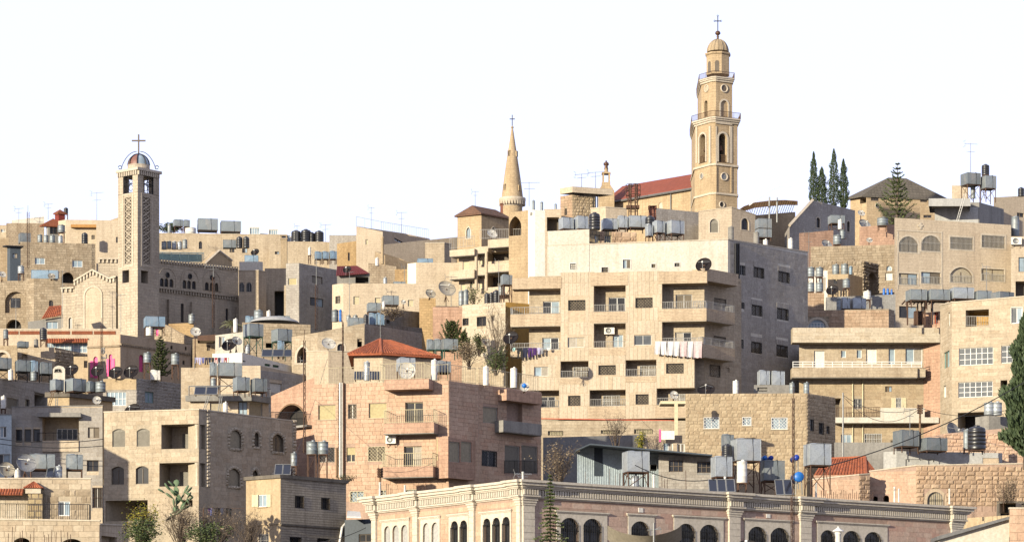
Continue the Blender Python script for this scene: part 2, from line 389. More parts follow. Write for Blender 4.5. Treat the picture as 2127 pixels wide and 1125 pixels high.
def unit_block(kind, k):
    key = (kind, k)
    if key in UNITS: return UNITS[key]
    rnd = random.Random(k*13+5); mb = MB()
    if kind == 'rock':
        for j in range(4):
            for i in range(4):
                e = i in (0, 3) or j in (0, 3)
                x = (-.5, -.3, .3, .5)[i]; z = (-.5, -.28, .28, .5)[j]
                mb.v.append((x+(0 if e else rnd.uniform(-.08, .08)), -(.25 if e else rnd.uniform(.7, 1.6)), z+(0 if e else rnd.uniform(-.08, .08))))
        mb.f = [[j*4+i, j*4+i+1, j*4+i+5, j*4+i+4] for j in range(3) for i in range(3)]
        b = len(mb.v); mb.v += [(-.5, 0, -.5), (.5, 0, -.5), (.5, 0, .5), (-.5, 0, .5)]
        mb.f += [[b, b+1, 3, 0], [b+1, b+2, 15, 3], [b+2, b+3, 12, 15], [b+3, b, 0, 12]]
    else:
        c, d = .487, .47
        q = [rnd.uniform(.85, 1.15) for _ in range(4)]
        mb.v = [(-.5, 0, -.5), (.5, 0, -.5), (.5, 0, .5), (-.5, 0, .5), (-c, -q[0], -d), (c, -q[1], -d), (c, -q[2], d), (-c, -q[3], d)]
        mb.f = [[4, 5, 6, 7], [0, 1, 5, 4], [1, 2, 6, 5], [2, 3, 7, 6], [3, 0, 4, 7]]
    me = bpy.data.meshes.new('block'); me.from_pydata(mb.v, [], mb.f); UNITS[key] = (me, mb.v, mb.f); return UNITS[key]
class Bld:
    def __init__(s, name, label, pts, yt, mat, depth=8, para=.45, yb=None, root=None, part='wall', cat='building', kref=None, cop=None, roofmat='roof_screed', group=None, zt=None, back=None, drop=1.0):
        s.mat = mat; s.para = para; s.blk = []; s.part = part; s.cop = cop; s.roofmat = roofmat; s.done = False
        s.pts = [Vector((PX(x, F/S), F/S)) for x, S in pts]
        if isinstance(yt, (list, tuple)): zt = [ZY(y, p.y) for y, p in zip(yt, s.pts)]
        elif zt is None:
            k = kref if kref is not None else max(range(len(pts)), key=lambda i: pts[i][1]); zt = [ZY(yt, s.pts[k].y)]*len(pts)
        else: zt = [zt]*len(pts)
        s.zt = zt
        p = s.pts
        if back: bk = [Vector(b) for b in back]
        elif len(p) == 3 and (p[0]-p[1]).normalized().dot((p[2]-p[1]).normalized()) > -.75: bk = [p[0]+p[2]-p[1]]
        elif len(p) <= 3:
            k = 1+depth/p[0].y; t = (p[-1]-p[0])*.03; bk = [p[-1]*k-t, p[0]*k+t]
        else: bk = [p[-1]+Vector((0, depth)), p[0]+Vector((0, depth))]
        s.poly = p+bk
        zb = min(zt[0], zt[-1]); s.ptop = list(zt)+([zt[0]+zt[-1]-zt[1]] if len(bk) == 1 else [zt[-1], zt[0]])
        if yb is not None: s.z0 = ZY(yb, max(q.y for q in p))
        else: s.z0 = min(terr(q.x, q.y) for q in s.poly)-drop
        s.z0 = min(s.z0, min(s.ptop)-.5)
        c = sum(s.poly, Vector((0, 0)))/len(s.poly); s.c = c
        s.root = root or thing(name, label, cat, (c.x, c.y, s.z0), group)
        s.f = [Face(p[i], p[i+1], s.z0, zt[i], zt[i+1]) for i in range(len(p)-1)]
        s.L = s.f[0]; s.R = s.f[-1]
        s.roofz = min(s.ptop)-para
    def side(s):
        """the wall behind the last visible corner, as a face"""
        a, b = s.poly[len(s.pts)-1], s.poly[len(s.pts)]
        return Face(a, b, s.z0, s.zt[-1])
    def finish(s):
        mb = MB()
        for f in s.f: f.wall(mb)
        n = len(s.poly); m = len(s.pts)
        for i in range(m-1, n):
            a, b = s.poly[i], s.poly[(i+1) % n]; za, zb = s.ptop[i], s.ptop[(i+1) % n]
            mb.poly([(a.x, a.y, s.z0), (b.x, b.y, s.z0), (b.x, b.y, zb), (a.x, a.y, za)])
        th = .2; inn = []
        for i in range(n):
            a, b, c = s.poly[i-1], s.poly[i], s.poly[(i+1) % n]
            d1 = (a-b).normalized(); d2 = (c-b).normalized(); k = d1+d2
            if k.length < .05: k = Vector((-d1.y, d1.x))
            k.normalize(); q = b+k*th*1.4
            if (s.c-b).dot(k) < 0: q = b-k*th*1.4
            inn.append(q)
        top = [Vector((q.x, q.y, z)) for q, z in zip(s.poly, s.ptop)]; it = [Vector((q.x, q.y, z)) for q, z in zip(inn, s.ptop)]
        for i in range(n):
            j = (i+1) % n
            mb.poly([top[i], top[j], it[j], it[i]]); mb.poly([it[i], it[j], (it[j].x, it[j].y, s.roofz), (it[i].x, it[i].y, s.roofz)])
        s.wall = mb.build(s.part, s.mat, s.root)
        MB().poly([(q.x, q.y, s.roofz) for q in inn]).build('roof_deck', s.roofmat, s.root)
        if s.cop:
            cb = MB()
            for f in s.f:
                a = [f.pt(-.03, f.z1+.004, .05), f.pt(f.L+.03, f.z1b+.004, .05), f.pt(f.L+.03, f.z1b+.004, -.26), f.pt(-.03, f.z1+.004, -.26)]
                cb.prism(a, [q+Vector((0, 0, .09)) for q in a])
            cb.build('coping', s.cop, s.root)
        s.lay()
        return s
    def blocks(s, f, bw, bh, mat, name='stone', out=.009, y0=None, y1=None, kind='flat', x0=None, x1=None, off=True, jit=.3, w=0, gap=.007, rnd=None):
        rnd = rnd or random.Random(len(s.blk)+11)
        zt = min(f.z1, f.z1b) if y0 is None else f.z(f_mid(f), y0); zb = f.z0 if y1 is None else f.z(f_mid(f), y1)
        ua = 0 if x0 is None else f.u(x0); ub = f.L if x1 is None else f.u(x1)
        z = zb; row = 0
        while z < zt-.04:
            h = bh*rnd.uniform(1-jit*.3, 1+jit*.3)
            if zt-(z+h) < bh*.5: h = zt-z
            cuts = sorted([(a-.0, b) for a, b, c, d, *_ in f.holes+f.skip if c < z+h-.01 and d > z+.01])
            iv = []; u = ua
            for a, b in cuts:
                if a > u+.05: iv.append((u, min(a, ub)))
                u = max(u, b)
            if u < ub-.05: iv.append((u, ub))
            for a, b in iv:
                u = a; first = True
                while u < b-.01:
                    L = bw*rnd.uniform(1-jit, 1+jit)
                    if first and off and row % 2: L *= .5
                    first = False
                    if b-(u+L) < bw*.35: L = b-u
                    s.blk.append((L*h, f, u+gap/2, u+L-gap/2, z+gap/2, z+h-gap/2, out*rnd.uniform(.6, 1.4), mat, name, kind, rnd.randrange(4)))
                    u += L
            z += h; row += 1
    def lay(s, lim=300):
        if not s.blk: return
        s.blk.sort(key=lambda b: -b[0]); rest = {}
        b0 = s.root.location
        for i, (ar, f, u0, u1, z0, z1, out, mat, name, kind, k) in enumerate(s.blk):
            me, vs, fs = unit_block(kind, k)
            um, zm = (u0+u1)/2, (z0+z1)/2; c = f.pt(um, zm, .001)
            if i < lim:
                key = (me.name, mat)
                if key not in UNITS:
                    m2 = me.copy(); m2.materials.append(MATS[mat]); UNITS[key] = m2
                o = bpy.data.objects.new(name, UNITS[key]); COL.objects.link(o); o.parent = s.root
                o.location = c-b0; o.rotation_euler = (0, 0, math.atan2(f.t.y, f.t.x)); o.scale = (u1-u0, out, z1-z0)
            else:
                rest.setdefault((mat, name), MB()).add([f.pt(um+x*(u1-u0), zm+z*(z1-z0), .001-y*out) for x, y, z in vs], fs)
        for (mat, name), mb in rest.items(): mb.build(name+'_facing', mat, s.root, kind='stuff')
def f_mid(f):
    c = f.pt(f.L/2, 0); return CX+c.x/c.y*F
def corner(cx, S, xl, xr, phi):
    """three visible corners of a right-angled block: its near corner at column cx, right face receding by phi degrees"""
    D = F/S; X = PX(cx, D); a = math.radians(phi)
    ur = (xr-CX)/F; tr = (ur*D-X)/(math.cos(a)-ur*math.sin(a)); r = Vector((X+tr*math.cos(a), D+tr*math.sin(a)))
    ul = (xl-CX)/F; tl = (X-ul*D)/(math.sin(a)+ul*math.cos(a)); l = Vector((X-tl*math.sin(a), D+tl*math.cos(a)))
    return [(xl, F/l.y), (cx, S), (xr, F/r.y)]
def front(x0, x1, S, phi=0):
    D = F/S; X = PX(x0, D); a = math.radians(phi); ur = (x1-CX)/F
    t = (ur*D-X)/(math.cos(a)-ur*math.sin(a)); return [(x0, S), (x1, F/(D+t*math.sin(a)))]
# ---------------------------------------------------------------- windows, doors, grilles
def win(b, f, x0, y0, x1, y1, kind='slide', arch=0, rv=.18, fm='alu', gm='glass', trim=0, tm='trim_stone', sill=False, bm='iron', uz=None, name='window', nx=None, nz=None, fr=.055):
    root = b.root if isinstance(b, Bld) else b
    u0, u1, z0, z1 = uz or f.rect(x0, y0, x1, y1)
    w, h = u1-u0, z1-z0; rv0 = rv
    if kind == 'room': rv0 = rv = max(rv, 1.2)
    f.holes.append((u0, u1, z0, z1, arch, rv0))
    if trim:
        f.skip.append((u0-trim, u1+trim, z0-trim*.7, z1+trim, 0, 0)); mb = MB()
        ring(mb, f, outline(u0-trim, u1+trim, z0-trim*.7, z1+trim, arch if arch != 's' else .2), outline(u0+.002, u1-.002, z0+.002, z1-.002, arch), .035, -.02)
        mb.build('window_surround', tm, root)
    if sill:
        mb = MB(); f.bx(mb, u0-.08, u1+.08, z0-.07, z0-.002, -.05, .09); mb.build('sill', tm, root)
    o1 = outline(u0, u1, z0, z1, arch)
    if kind == 'blind':
        MB().poly([f.pt(*q, -rv) for q in o1]).build('blind_panel', gm if gm != 'glass' else tm, root); return
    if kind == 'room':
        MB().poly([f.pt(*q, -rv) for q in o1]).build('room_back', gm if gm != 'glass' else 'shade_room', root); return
    if kind in ('roller', 'door_solid'):
        mb = MB(); n = max(4, int(h/.09)) if kind == 'roller' else 1
        if arch: mb.poly([f.pt(*q, -rv+.03) for q in o1])
        zt = z1 if not arch else z1-(w/2 if arch == 'r' else .2*w)
        for i in range(n):
            a = z0+(zt-z0)*i/n; c = z0+(zt-z0)*(i+1)/n
            mb.poly([f.pt(u0, a, -rv+.035), f.pt(u1, a, -rv+.035), f.pt(u1, c, -rv+.06), f.pt(u0, c, -rv+.06)])
        o = mb.build('roller_shutter' if kind == 'roller' else 'door', gm if gm != 'glass' else 'shutter_grey', root)
        fb = MB(); ring(fb, f, o1, outline(u0+.04, u1-.04, z0+.02, z1-.04, arch), -rv+.09, -rv); fb.build('shutter_frame', fm, o)
        return o
    mb = MB(); ring(mb, f, o1, outline(u0+fr, u1-fr, z0+fr, z1-fr, arch), -rv+.07, -rv)
    nx = nx if nx is not None else (2 if kind in ('slide', 'half', 'bars', 'lattice') else 1)
    nz = nz or 1
    for i in range(1, nx):
        um = u0+w*i/nx; f.bx(mb, um-fr*.5, um+fr*.5, z0+fr, z1-fr-(0 if not arch else w*.15), -rv, -rv+.065)
    for i in range(1, nz):
        zm = z0+h*i/nz; f.bx(mb, u0+fr, u1-fr, zm-fr*.4, zm+fr*.4, -rv, -rv+.06)
    wo_ = mb.build(name, fm, root)
    if nx == 2 and not arch and kind != 'none':
        um = (u0+u1)/2
        for i, (a, c) in enumerate(((u0, um), (um, u1))):
            MB().poly([f.pt(q, zz, -rv+.02+.012*i) for q, zz in ((a, z0), (c, z0), (c, z1), (a, z1))]).build('pane', gm if kind != 'slide' else random.choice((gm, gm, gm, 'curtain', 'glass_sky', 'glass_brown')), wo_)
    elif kind != 'none': MB().poly([f.pt(*q, -rv+.02) for q in o1]).build('pane', gm, wo_)
    if kind == 'half':
        zs = z0+h*.5; mb = MB(); n = max(3, int((z1-zs)/.09))
        for i in range(n):
            a = zs+(z1-zs)*i/n; c = zs+(z1-zs)*(i+1)/n
            mb.poly([f.pt(u0, a, -rv+.075), f.pt(u1, a, -rv+.075), f.pt(u1, c, -rv+.1), f.pt(u0, c, -rv+.1)])
        mb.build('roller_shutter', 'shutter_yellow', wo_)
    if kind == 'bars':
        mb = MB(); n = max(3, int(w/.14))
        for i in range(n+1):
            um = u0+w*i/n; mb.tube(f.pt(um, z0, .03), f.pt(um, arch_top(u0, u1, z1, arch, um), .03), .014, n=4)
        for zz in (z0+.05, (z0+z1)/2, z1-.05-(0 if not arch else w*(.5 if arch in ('r', 'p') else .3))): mb.tube(f.pt(u0, zz, .03), f.pt(u1, zz, .03), .014, n=4)
        mb.build('grille', bm, wo_)
    if kind == 'lattice':
        mb = MB(); st = .27; k = int((w+h)/st)+1
        for i in range(1, k):
            c = i*st
            a = (u0+min(c, w), z0+max(0, c-w)); d = (u0+max(0, c-h), z0+min(c, h)); mb.tube(f.pt(*a, .03), f.pt(*d, .03), .012, n=4)
            a = (u1-min(c, w), z0+max(0, c-w)); d = (u1-max(0, c-h), z0+min(c, h)); mb.tube(f.pt(*a, .03), f.pt(*d, .03), .012, n=4)
        ring(mb, f, outline(u0, u1, z0, z1), outline(u0+.03, u1-.03, z0+.03, z1-.03), .045, .015)
        mb.build('grille', bm, wo_)
    return wo_
def bay(b, f, x0, y0, x1, y1, w0, w1, mat, name='bay', wins=(), cap=None):
    """box standing proud of a face from w0 to w1, its front opened for windows; returns its front face"""
    root = b.root if isinstance(b, Bld) else b
    u0, u1, z0, z1 = f.rect(x0, y0, x1, y1, w1)
    g = f.sub(u0, u1, z0, z1, w1)
    for r, k in wins: win(b, g, *r, **k)
    mb = MB(); g.wall(mb)
    A, B, C, E = f.pt(u0, z0, w1), f.pt(u1, z0, w1), f.pt(u1, z0, w0), f.pt(u0, z0, w0); H = Vector((0, 0, z1-z0))
    mb.poly([B, C, C+H, B+H]); mb.poly([E, A, A+H, E+H]); mb.poly([A, E, C, B]); mb.poly([A+H, B+H, C+H, E+H])
    mb.build(name, mat, root)
    f.skip.append((u0, u1, z0, z1, 0, 0))
    return g
def slab(b, f, x0, y0, x1, y1, w0, w1, mat, name='slab', ends=True):
    root = b.root if isinstance(b, Bld) else b
    u0, u1, z0, z1 = f.rect(x0, y0, x1, y1, w1); mb = MB(); f.bx(mb, u0, u1, z0, z1, w0, w1)
    return mb.build(name, mat, root)
def balcony(b, f, x0, y0, x1, y1, w1, mat, th=.14, side=True, slabmat='concrete', w0=0, name='balcony', rail=None, ret=True):
    """hollow balcony: floor slab, front and side parapets"""
    root = b.root if isinstance(b, Bld) else b
    u0, u1, z0, z1 = f.rect(x0, y0, x1, y1, w1); mb = MB()
    f.bx(mb, u0, u1, z0, z1, w1-th, w1)
    if side:
        f.bx(mb, u0, u0+th, z0+.003, z1-.003, w0, w1-th); f.bx(mb, u1-th, u1, z0+.003, z1-.003, w0, w1-th)
    p = mb.build(name, mat, root)
    mb = MB(); f.bx(mb, u0+.02, u1-.02, z0-.06, z0+.1, w0, w1-.03); mb.build('balcony_floor', slabmat, p)
    if rail:
        rb = MB(); hh = rail[0]; n = max(4, int((u1-u0)/rail[1]))
        pts = [f.pt(u0+.05, z1, w0), f.pt(u0+.05, z1, w1-.07), f.pt(u1-.05, z1, w1-.07), f.pt(u1-.05, z1, w0)]
        railing_mesh(rb, pts, hh, rail[1]); rb.build('balcony_railing', rail[2], p)
    f.skip.append((u0, u1, z0, z1, 0, 0))
    return p
def railing_mesh(mb, pts, h, sp, r=.014, mid=True):
    H = Vector((0, 0, h))
    for a, b in zip(pts[:-1], pts[1:]):
        a = Vector(a); b = Vector(b); n = max(1, int((b-a).length/sp))
        mb.tube(a+H, b+H, r*1.7, n=4); mb.tube(a+H*.08, b+H*.08, r*1.2, n=4)
        for i in range(n+1):
            c = a.lerp(b, i/n); mb.tube(c, c+H, r if i % 8 else r*1.8, n=4)
class Z:
    """coordinates read off an enlarged view of the photograph"""
    def __init__(s, ox, oy, k): s.o = (ox, oy, k)
    def __call__(s, *a):
        ox, oy, k = s.o; return [round((ox if i % 2 == 0 else oy)+v/k, 2) for i, v in enumerate(a)]
    def x(s, v): return s.o[0]+v/s.o[2]
    def y(s, v): return s.o[1]+v/s.o[2]
Za, Zb, Zc, Zd, Ze, Zf = Z(0, 260, 3.75), Z(300, 420, 3.75), Z(680, 400, 3.75), Z(920, 220, 3.75), Z(1300, 0, 4.018), Z(1300, 220, 3.75)
Zg, Zh, Zi, Zj, Zk, Zl = Z(1640, 280, 3.5154), Z(0, 500, 3.75), Z(300, 620, 3.75), Z(0, 825, 3.75), Z(400, 825, 3.75), Z(560, 660, 2.812)
Zm, Zn, Zo, Zp = Z(1030, 480, 2.679), Z(1400, 480, 2.679), Z(1100, 825, 3.75), Z(1607, 600, 2.1429)
Zq, Zr, Zs, Zt, Zu = Z(740, 980, 5.908), Z(1640, 980, 4.3676), Z(1780, 820, 6.13), Z(0, 760, 7.03), Z(0, 680, 6.25)
Zv, Zw, Zx, Zy, Zk2 = Z(880, 620, 7.033), Z(1140, 380, 7.09), Z(1640, 540, 7.033), Z(1840, 570, 7.411), Z(560, 900, 5)
def corner2(cx, S, xl, xr, pl, pr):
    """near corner at cx, left face receding by pl degrees and right face by pr degrees from the picture plane"""
    D = F/S; X = PX(cx, D); a = math.radians(pr); b = math.radians(pl)
    ur = (xr-CX)/F; tr = (ur*D-X)/(math.cos(a)-ur*math.sin(a)); ul = (xl-CX)/F; tl = (X-ul*D)/(math.cos(b)+ul*math.sin(b))
    return [(xl, F/(D+tl*math.sin(b))), (cx, S), (xr, F/(D+tr*math.sin(a)))]
plain('mansion_trim', (.70, .63, .52), amt=.2, dirt=(.40, .31, .22), bump=.2)
stone('board_concrete', (.55, .47, .36), (.47, .40, .31), mortar=(.30, .26, .2), bw=2.7, bh=.17, ms=.02, amt=.55, dirt=(.25, .21, .16), bump=.8)
plain('chimney_stone', (.50, .38, .24), amt=.5)
def stepped_cornice(b, f, steps, mat, name='cornice', u0=None, u1=None):
    """horizontal mouldings, each (top row, bottom row, projection) read at the face's near end"""
    mb = MB(); u0 = -.0 if u0 is None else u0; u1 = f.L if u1 is None else u1
    for zt, zb, w in steps: f.bx(mb, u0-w, u1+w, zb, zt, -.05, w)
    return mb.build(name, mat, b.root)
# ---------------------------------------------------------------- mansion with dentil cornice
def mansion():
    b = Bld('mansion', 'long rose stone mansion with cream dentil cornice and arched windows along the bottom edge', corner(1084, 33, 775, 1996, 36), 1005, 'mortar_pink', para=.9)
    L, R = b.L, b.R; zc = ZY(1000, F/33); px = F/33/F
    def zz(y): return ZY(y, F/33)
    def group(f, ws, sx0, sx1, sy, dark=True, **k):
        u0, u1 = f.u(sx0), f.u(sx1); xm = (sx0+sx1)/2; zt = f.z(xm, sy); zb = f.z(xm, 1175)
        # light stone surround panel standing proud, opened for its windows
        g = f.sub(u0, u1, zb, zt, .05); sides = MB()
        for x0, y0, x1, y1 in ws:
            win(b, g, x0, y0, x1, y1, kind='bars' if dark else 'blind', arch=k.get('arch', .3), rv=.3 if dark else .16, fm='iron', gm='glass_black' if dark else 'pale_render', nx=2 if dark else None, nz=3, fr=.04)
            a, c, q0, q1 = g.rect(x0, y0, x1, y1); f.holes.append((a+u0, c+u0, q0, q1, k.get('arch', .3), .28))
        mb = MB(); g.wall(mb)
        for a, c in ((u0, u0), (u1, u1)): mb.poly([f.pt(a, zb, 0), f.pt(a, zb, .05), f.pt(a, zt, .05), f.pt(a, zt, 0)])
        mb.poly([f.pt(u0, zt, 0), f.pt(u1, zt, 0), f.pt(u1, zt, .05), f.pt(u0, zt, .05)])
        mb.build('window_surround', 'mansion_trim', b.root)
        hb = MB(); f.bx(hb, u0-.15, u1+.15, zt+.02, zt+.1, 0, .16); f.bx(hb, u0-.1, u1+.1, zt-.05, zt+.018, 0, .1); hb.build('hood_mould', 'mansion_trim', b.root)
        f.skip.append((u0-.05, u1+.05, zb, zt+.1, 0, 0))
        if dark:   # scroll ironwork in each arched head
            for x0, y0, x1, y1 in ws:
                a, c, z0, z1 = g.rect(x0, y0, x1, y1); m = MB(); w = c-a
                for i in range(7):
                    t = math.pi*(i+.5)/7; m.tube(g.pt((a+c)/2, z1-w*.55, -.02), g.pt((a+c)/2+w*.42*math.cos(t), z1-w*.55+w*.36*math.sin(t), -.02), .016, n=4)
                for cxx in (a+w*.27, c-w*.27, (a+c)/2):
                    q = [g.pt(cxx+w*.13*math.cos(t*math.pi/5), z1-w*.42+w*.13*math.sin(t*math.pi/5), 0) for t in range(11)]; m.path(q, .014, 4)
                m.tube(g.pt(a, z1-w*.58, -.01), g.pt(c, z1-w*.58, -.01), .02, n=4)
                m.build('scrollwork', 'iron', b.root)
    group(L, [Zq(340, 660, 418, 1150), Zq(442, 650, 526, 1150), Zq(548, 645, 632, 1150)], *[Zq.x(v) for v in (318, 652)], Zq.y(590), False, arch='r')
    group(L, [Zq(815, 622, 900, 1150), Zq(922, 614, 1010, 1150)], Zq.x(793), Zq.x(1030), Zq.y(560), False, arch='r')
    group(L, [Zq(1160, 597, 1247, 1150), Zq(1273, 588, 1360, 1150)], Zq.x(1140), Zq.x(1385), Zq.y(525), arch='r')
    group(L, [Zq(1558, 565, 1645, 1150), Zq(1672, 555, 1763, 1150), Zq(1792, 545, 1883, 1150)], Zq.x(1535), Zq.x(1905), Zq.y(490), arch='r')
    group(R, [Zo(243, 935, 382, 1300), Zo(420, 942, 560, 1300)], Zo.x(207), Zo.x(602), Zo.y(900))
    group(R, [Zo(793, 962, 932, 1300)], Zo.x(765), Zo.x(970), Zo.y(918))
    group(R, [Zo(1153, 980, 1290, 1300), Zo(1328, 988, 1470, 1300)], Zo.x(1122), Zo.x(1508), Zo.y(935))
    group(R, [Zo(1705, 1003, 1845, 1300), Zo(1878, 1012, 2020, 1300)], Zo.x(1672), Zo.x(2040), Zo.y(958))
    group(R, [Zr(285, 523, 412, 820), Zr(487, 530, 643, 820), Zr(683, 540, 835, 820)], Zr.x(247), Zr.x(885), Zr.y(470))
    for r in (Zo(850, 858, 885, 893), Zo(1845, 906, 1876, 936)): slab(b, R, *r, -.02, .05, 'white_paint', 'wall_plaque')
    pil = [(L, 775, 784), (L, Zq.x(712), Zq.x(770)), (L, Zq.x(1405), Zq.x(1465)), (L, Zq.x(1985), 1083.9), (R, 1084.1, 1108), (R, Zo.x(1545), Zo.x(1632)), (R, Zr.x(88), Zr.x(187)), (R, Zr.x(1460), 1996)]
    H = zc-ZY(1040, F/33)
    zt = b.zt[0]; base = zt-H
    steps = [(zt+.24, zt+.08, .62), (zt+.08, zt-.1, .5), (zt-.1, zt-.22, .36), (zt-.22, zt-.3, .28)]
    dz = (zt-.32, zt-.68); low = [(zt-.68, zt-.78, .2), (zt-.78, zt-.86, .1)]
    for f in (L, R): stepped_cornice(b, f, steps+[(dz[0]+.02, dz[1], .1)]+low, 'mansion_trim')
    for f in (L, R):
        mb = MB(); n = int(f.L/.2)
        for i in range(n): f.bx(mb, i*.2+.03, i*.2+.15, dz[1]+.02, dz[0], .1, .24)
        mb.build('dentil_course', 'mansion_trim', b.root, kind='stuff')
    for f, x0, x1 in pil:
        u0, u1 = f.u(x0), f.u(x1); mb = MB(); f.bx(mb, u0, u1, b.z0, zt-.86, -.05, .14)
        mb.build('pilaster', 'mansion_trim', b.root); mb = MB()
        for a, c, w in [(zt-.8, zt-1.0, .30), (zt-1.0, zt-1.16, .24), (zt-1.16, zt-1.3, .19)]: f.bx(mb, u0-w+.14, u1+w-.14, c, a, -.04, w)
        mb.build('pilaster_capital', 'mansion_trim', b.root); mb = MB()
        for a, c, w in steps+low: f.bx(mb, u0-w-.05, u1+w+.05, c+.004, a+.004, -.04, w+.26)
        k = int((u1-u0+.4)/.2)
        for i in range(k): f.bx(mb, u0-.2+i*.2+.03, u0-.2+i*.2+.15, dz[1]+.03, dz[0]+.003, .2, .5)
        f.bx(mb, u0-.22, u1+.22, dz[1]-.002, dz[0]+.01, -.03, .36)
        mb.build('cornice_break', 'mansion_trim', b.root); f.skip.append((u0, u1, b.z0, zt, 0, 0))
        for zq in range(8):    # drafted courses of the pilaster
            mb = MB(); zb = zt-1.35-zq*.42; f.bx(mb, u0+.01, u1-.01, zb-.395, zb, .14, .165); mb.build('pilaster_block', 'mansion_trim', b.root)
    y1 = 1140
    for f in (L, R): b.blocks(f, .78, .34, 'b_rose' if f is R else 'b_pink', y0=None, y1=y1, out=.01, kind='flat')
    b.blk = [q for q in b.blk if q[5] < zt-.85]
    return b.finish()
B_MAN = mansion()
# ---------------------------------------------------------------- yellow house with board-marked side
def yellow_house():
    b = Bld('plastered_house', 'flat-roofed house with yellow plaster front and dark board-marked concrete flank', corner2(582.7, 30, 511, 718.7, 38, 47), 992, 'yellow_plaster', para=.15, part='front_wall')
    L, R = b.L, b.R
    win(b, L, *Zk(510, 755, 577, 850), 'slide', fm='frame_white', gm='glass_sky', rv=.12, sill=True, tm='yellow_plaster')
    for r in (Zk(461, 757, 509, 850), Zk(578, 755, 608, 850)): slab(b, L, *r, .01, .05, 'frame_cream', 'shutter')
    win(b, L, *Zk(517, 1062, 593, 1160), 'bars', bm='alu', gm='glass_black')
    for r in (Zk(797, 765, 864, 860), Zk(1001, 780, 1066, 872)): win(b, R, *r, 'bars', rv=.35, gm='glass_black', fm='frame_brown')
    for r in (Zk(757, 1085, 845, 1180), Zk(970, 1095, 1064, 1180)): win(b, R, *r, 'bars', rv=.3, gm='glass_black', fm='frame_brown')
    b.finish()
    # the concrete flank as a facing of boards' imprint, and roof slab and string course
    f = R; mb = MB(); g = f.sub(.0, f.L, b.z0, b.zt[0]-.001, .012); g.holes = list(f.holes); g.wall(mb); mb.build('flank_wall', 'board_concrete', b.root)
    mb = MB(); f.bx(mb, 0, f.L, b.zt[0]-2.55*1.28, b.zt[0]-2.45*1.28, 0, .1); mb.build('string_course', 'dark_concrete', b.root)
    mb = MB(); L.bx(mb, 0, L.L, L.z(547, Zk.y(992)), L.z(547, Zk.y(980)), 0, .08); mb.build('string_course', 'yellow_plaster', b.root)
    p = [L.pt(-.1, b.zt[0], .15), L.pt(L.L+.1, b.zt[0], .15), R.pt(R.L+.1, b.zt[0], .15), L.pt(-.1, b.zt[0], -6)]
    mb = MB(); q = [Vector(x) for x in p]; mb.prism([x+Vector((0, 0, .0)) for x in q], [x+Vector((0, 0, .24)) for x in q]); mb.build('roof_slab', 'dark_concrete', b.root)
    mb = MB(); mb.path([R.P(Zk.x(1205), Zk.y(965), .1), R.P(Zk.x(1165), Zk.y(1010), .15), R.P(Zk.x(1145), Zk.y(1130), .15)], .09, 8); mb.build('drain_pipe', 'white_plastic', b.root)
    return b
B_YEL = yellow_house()
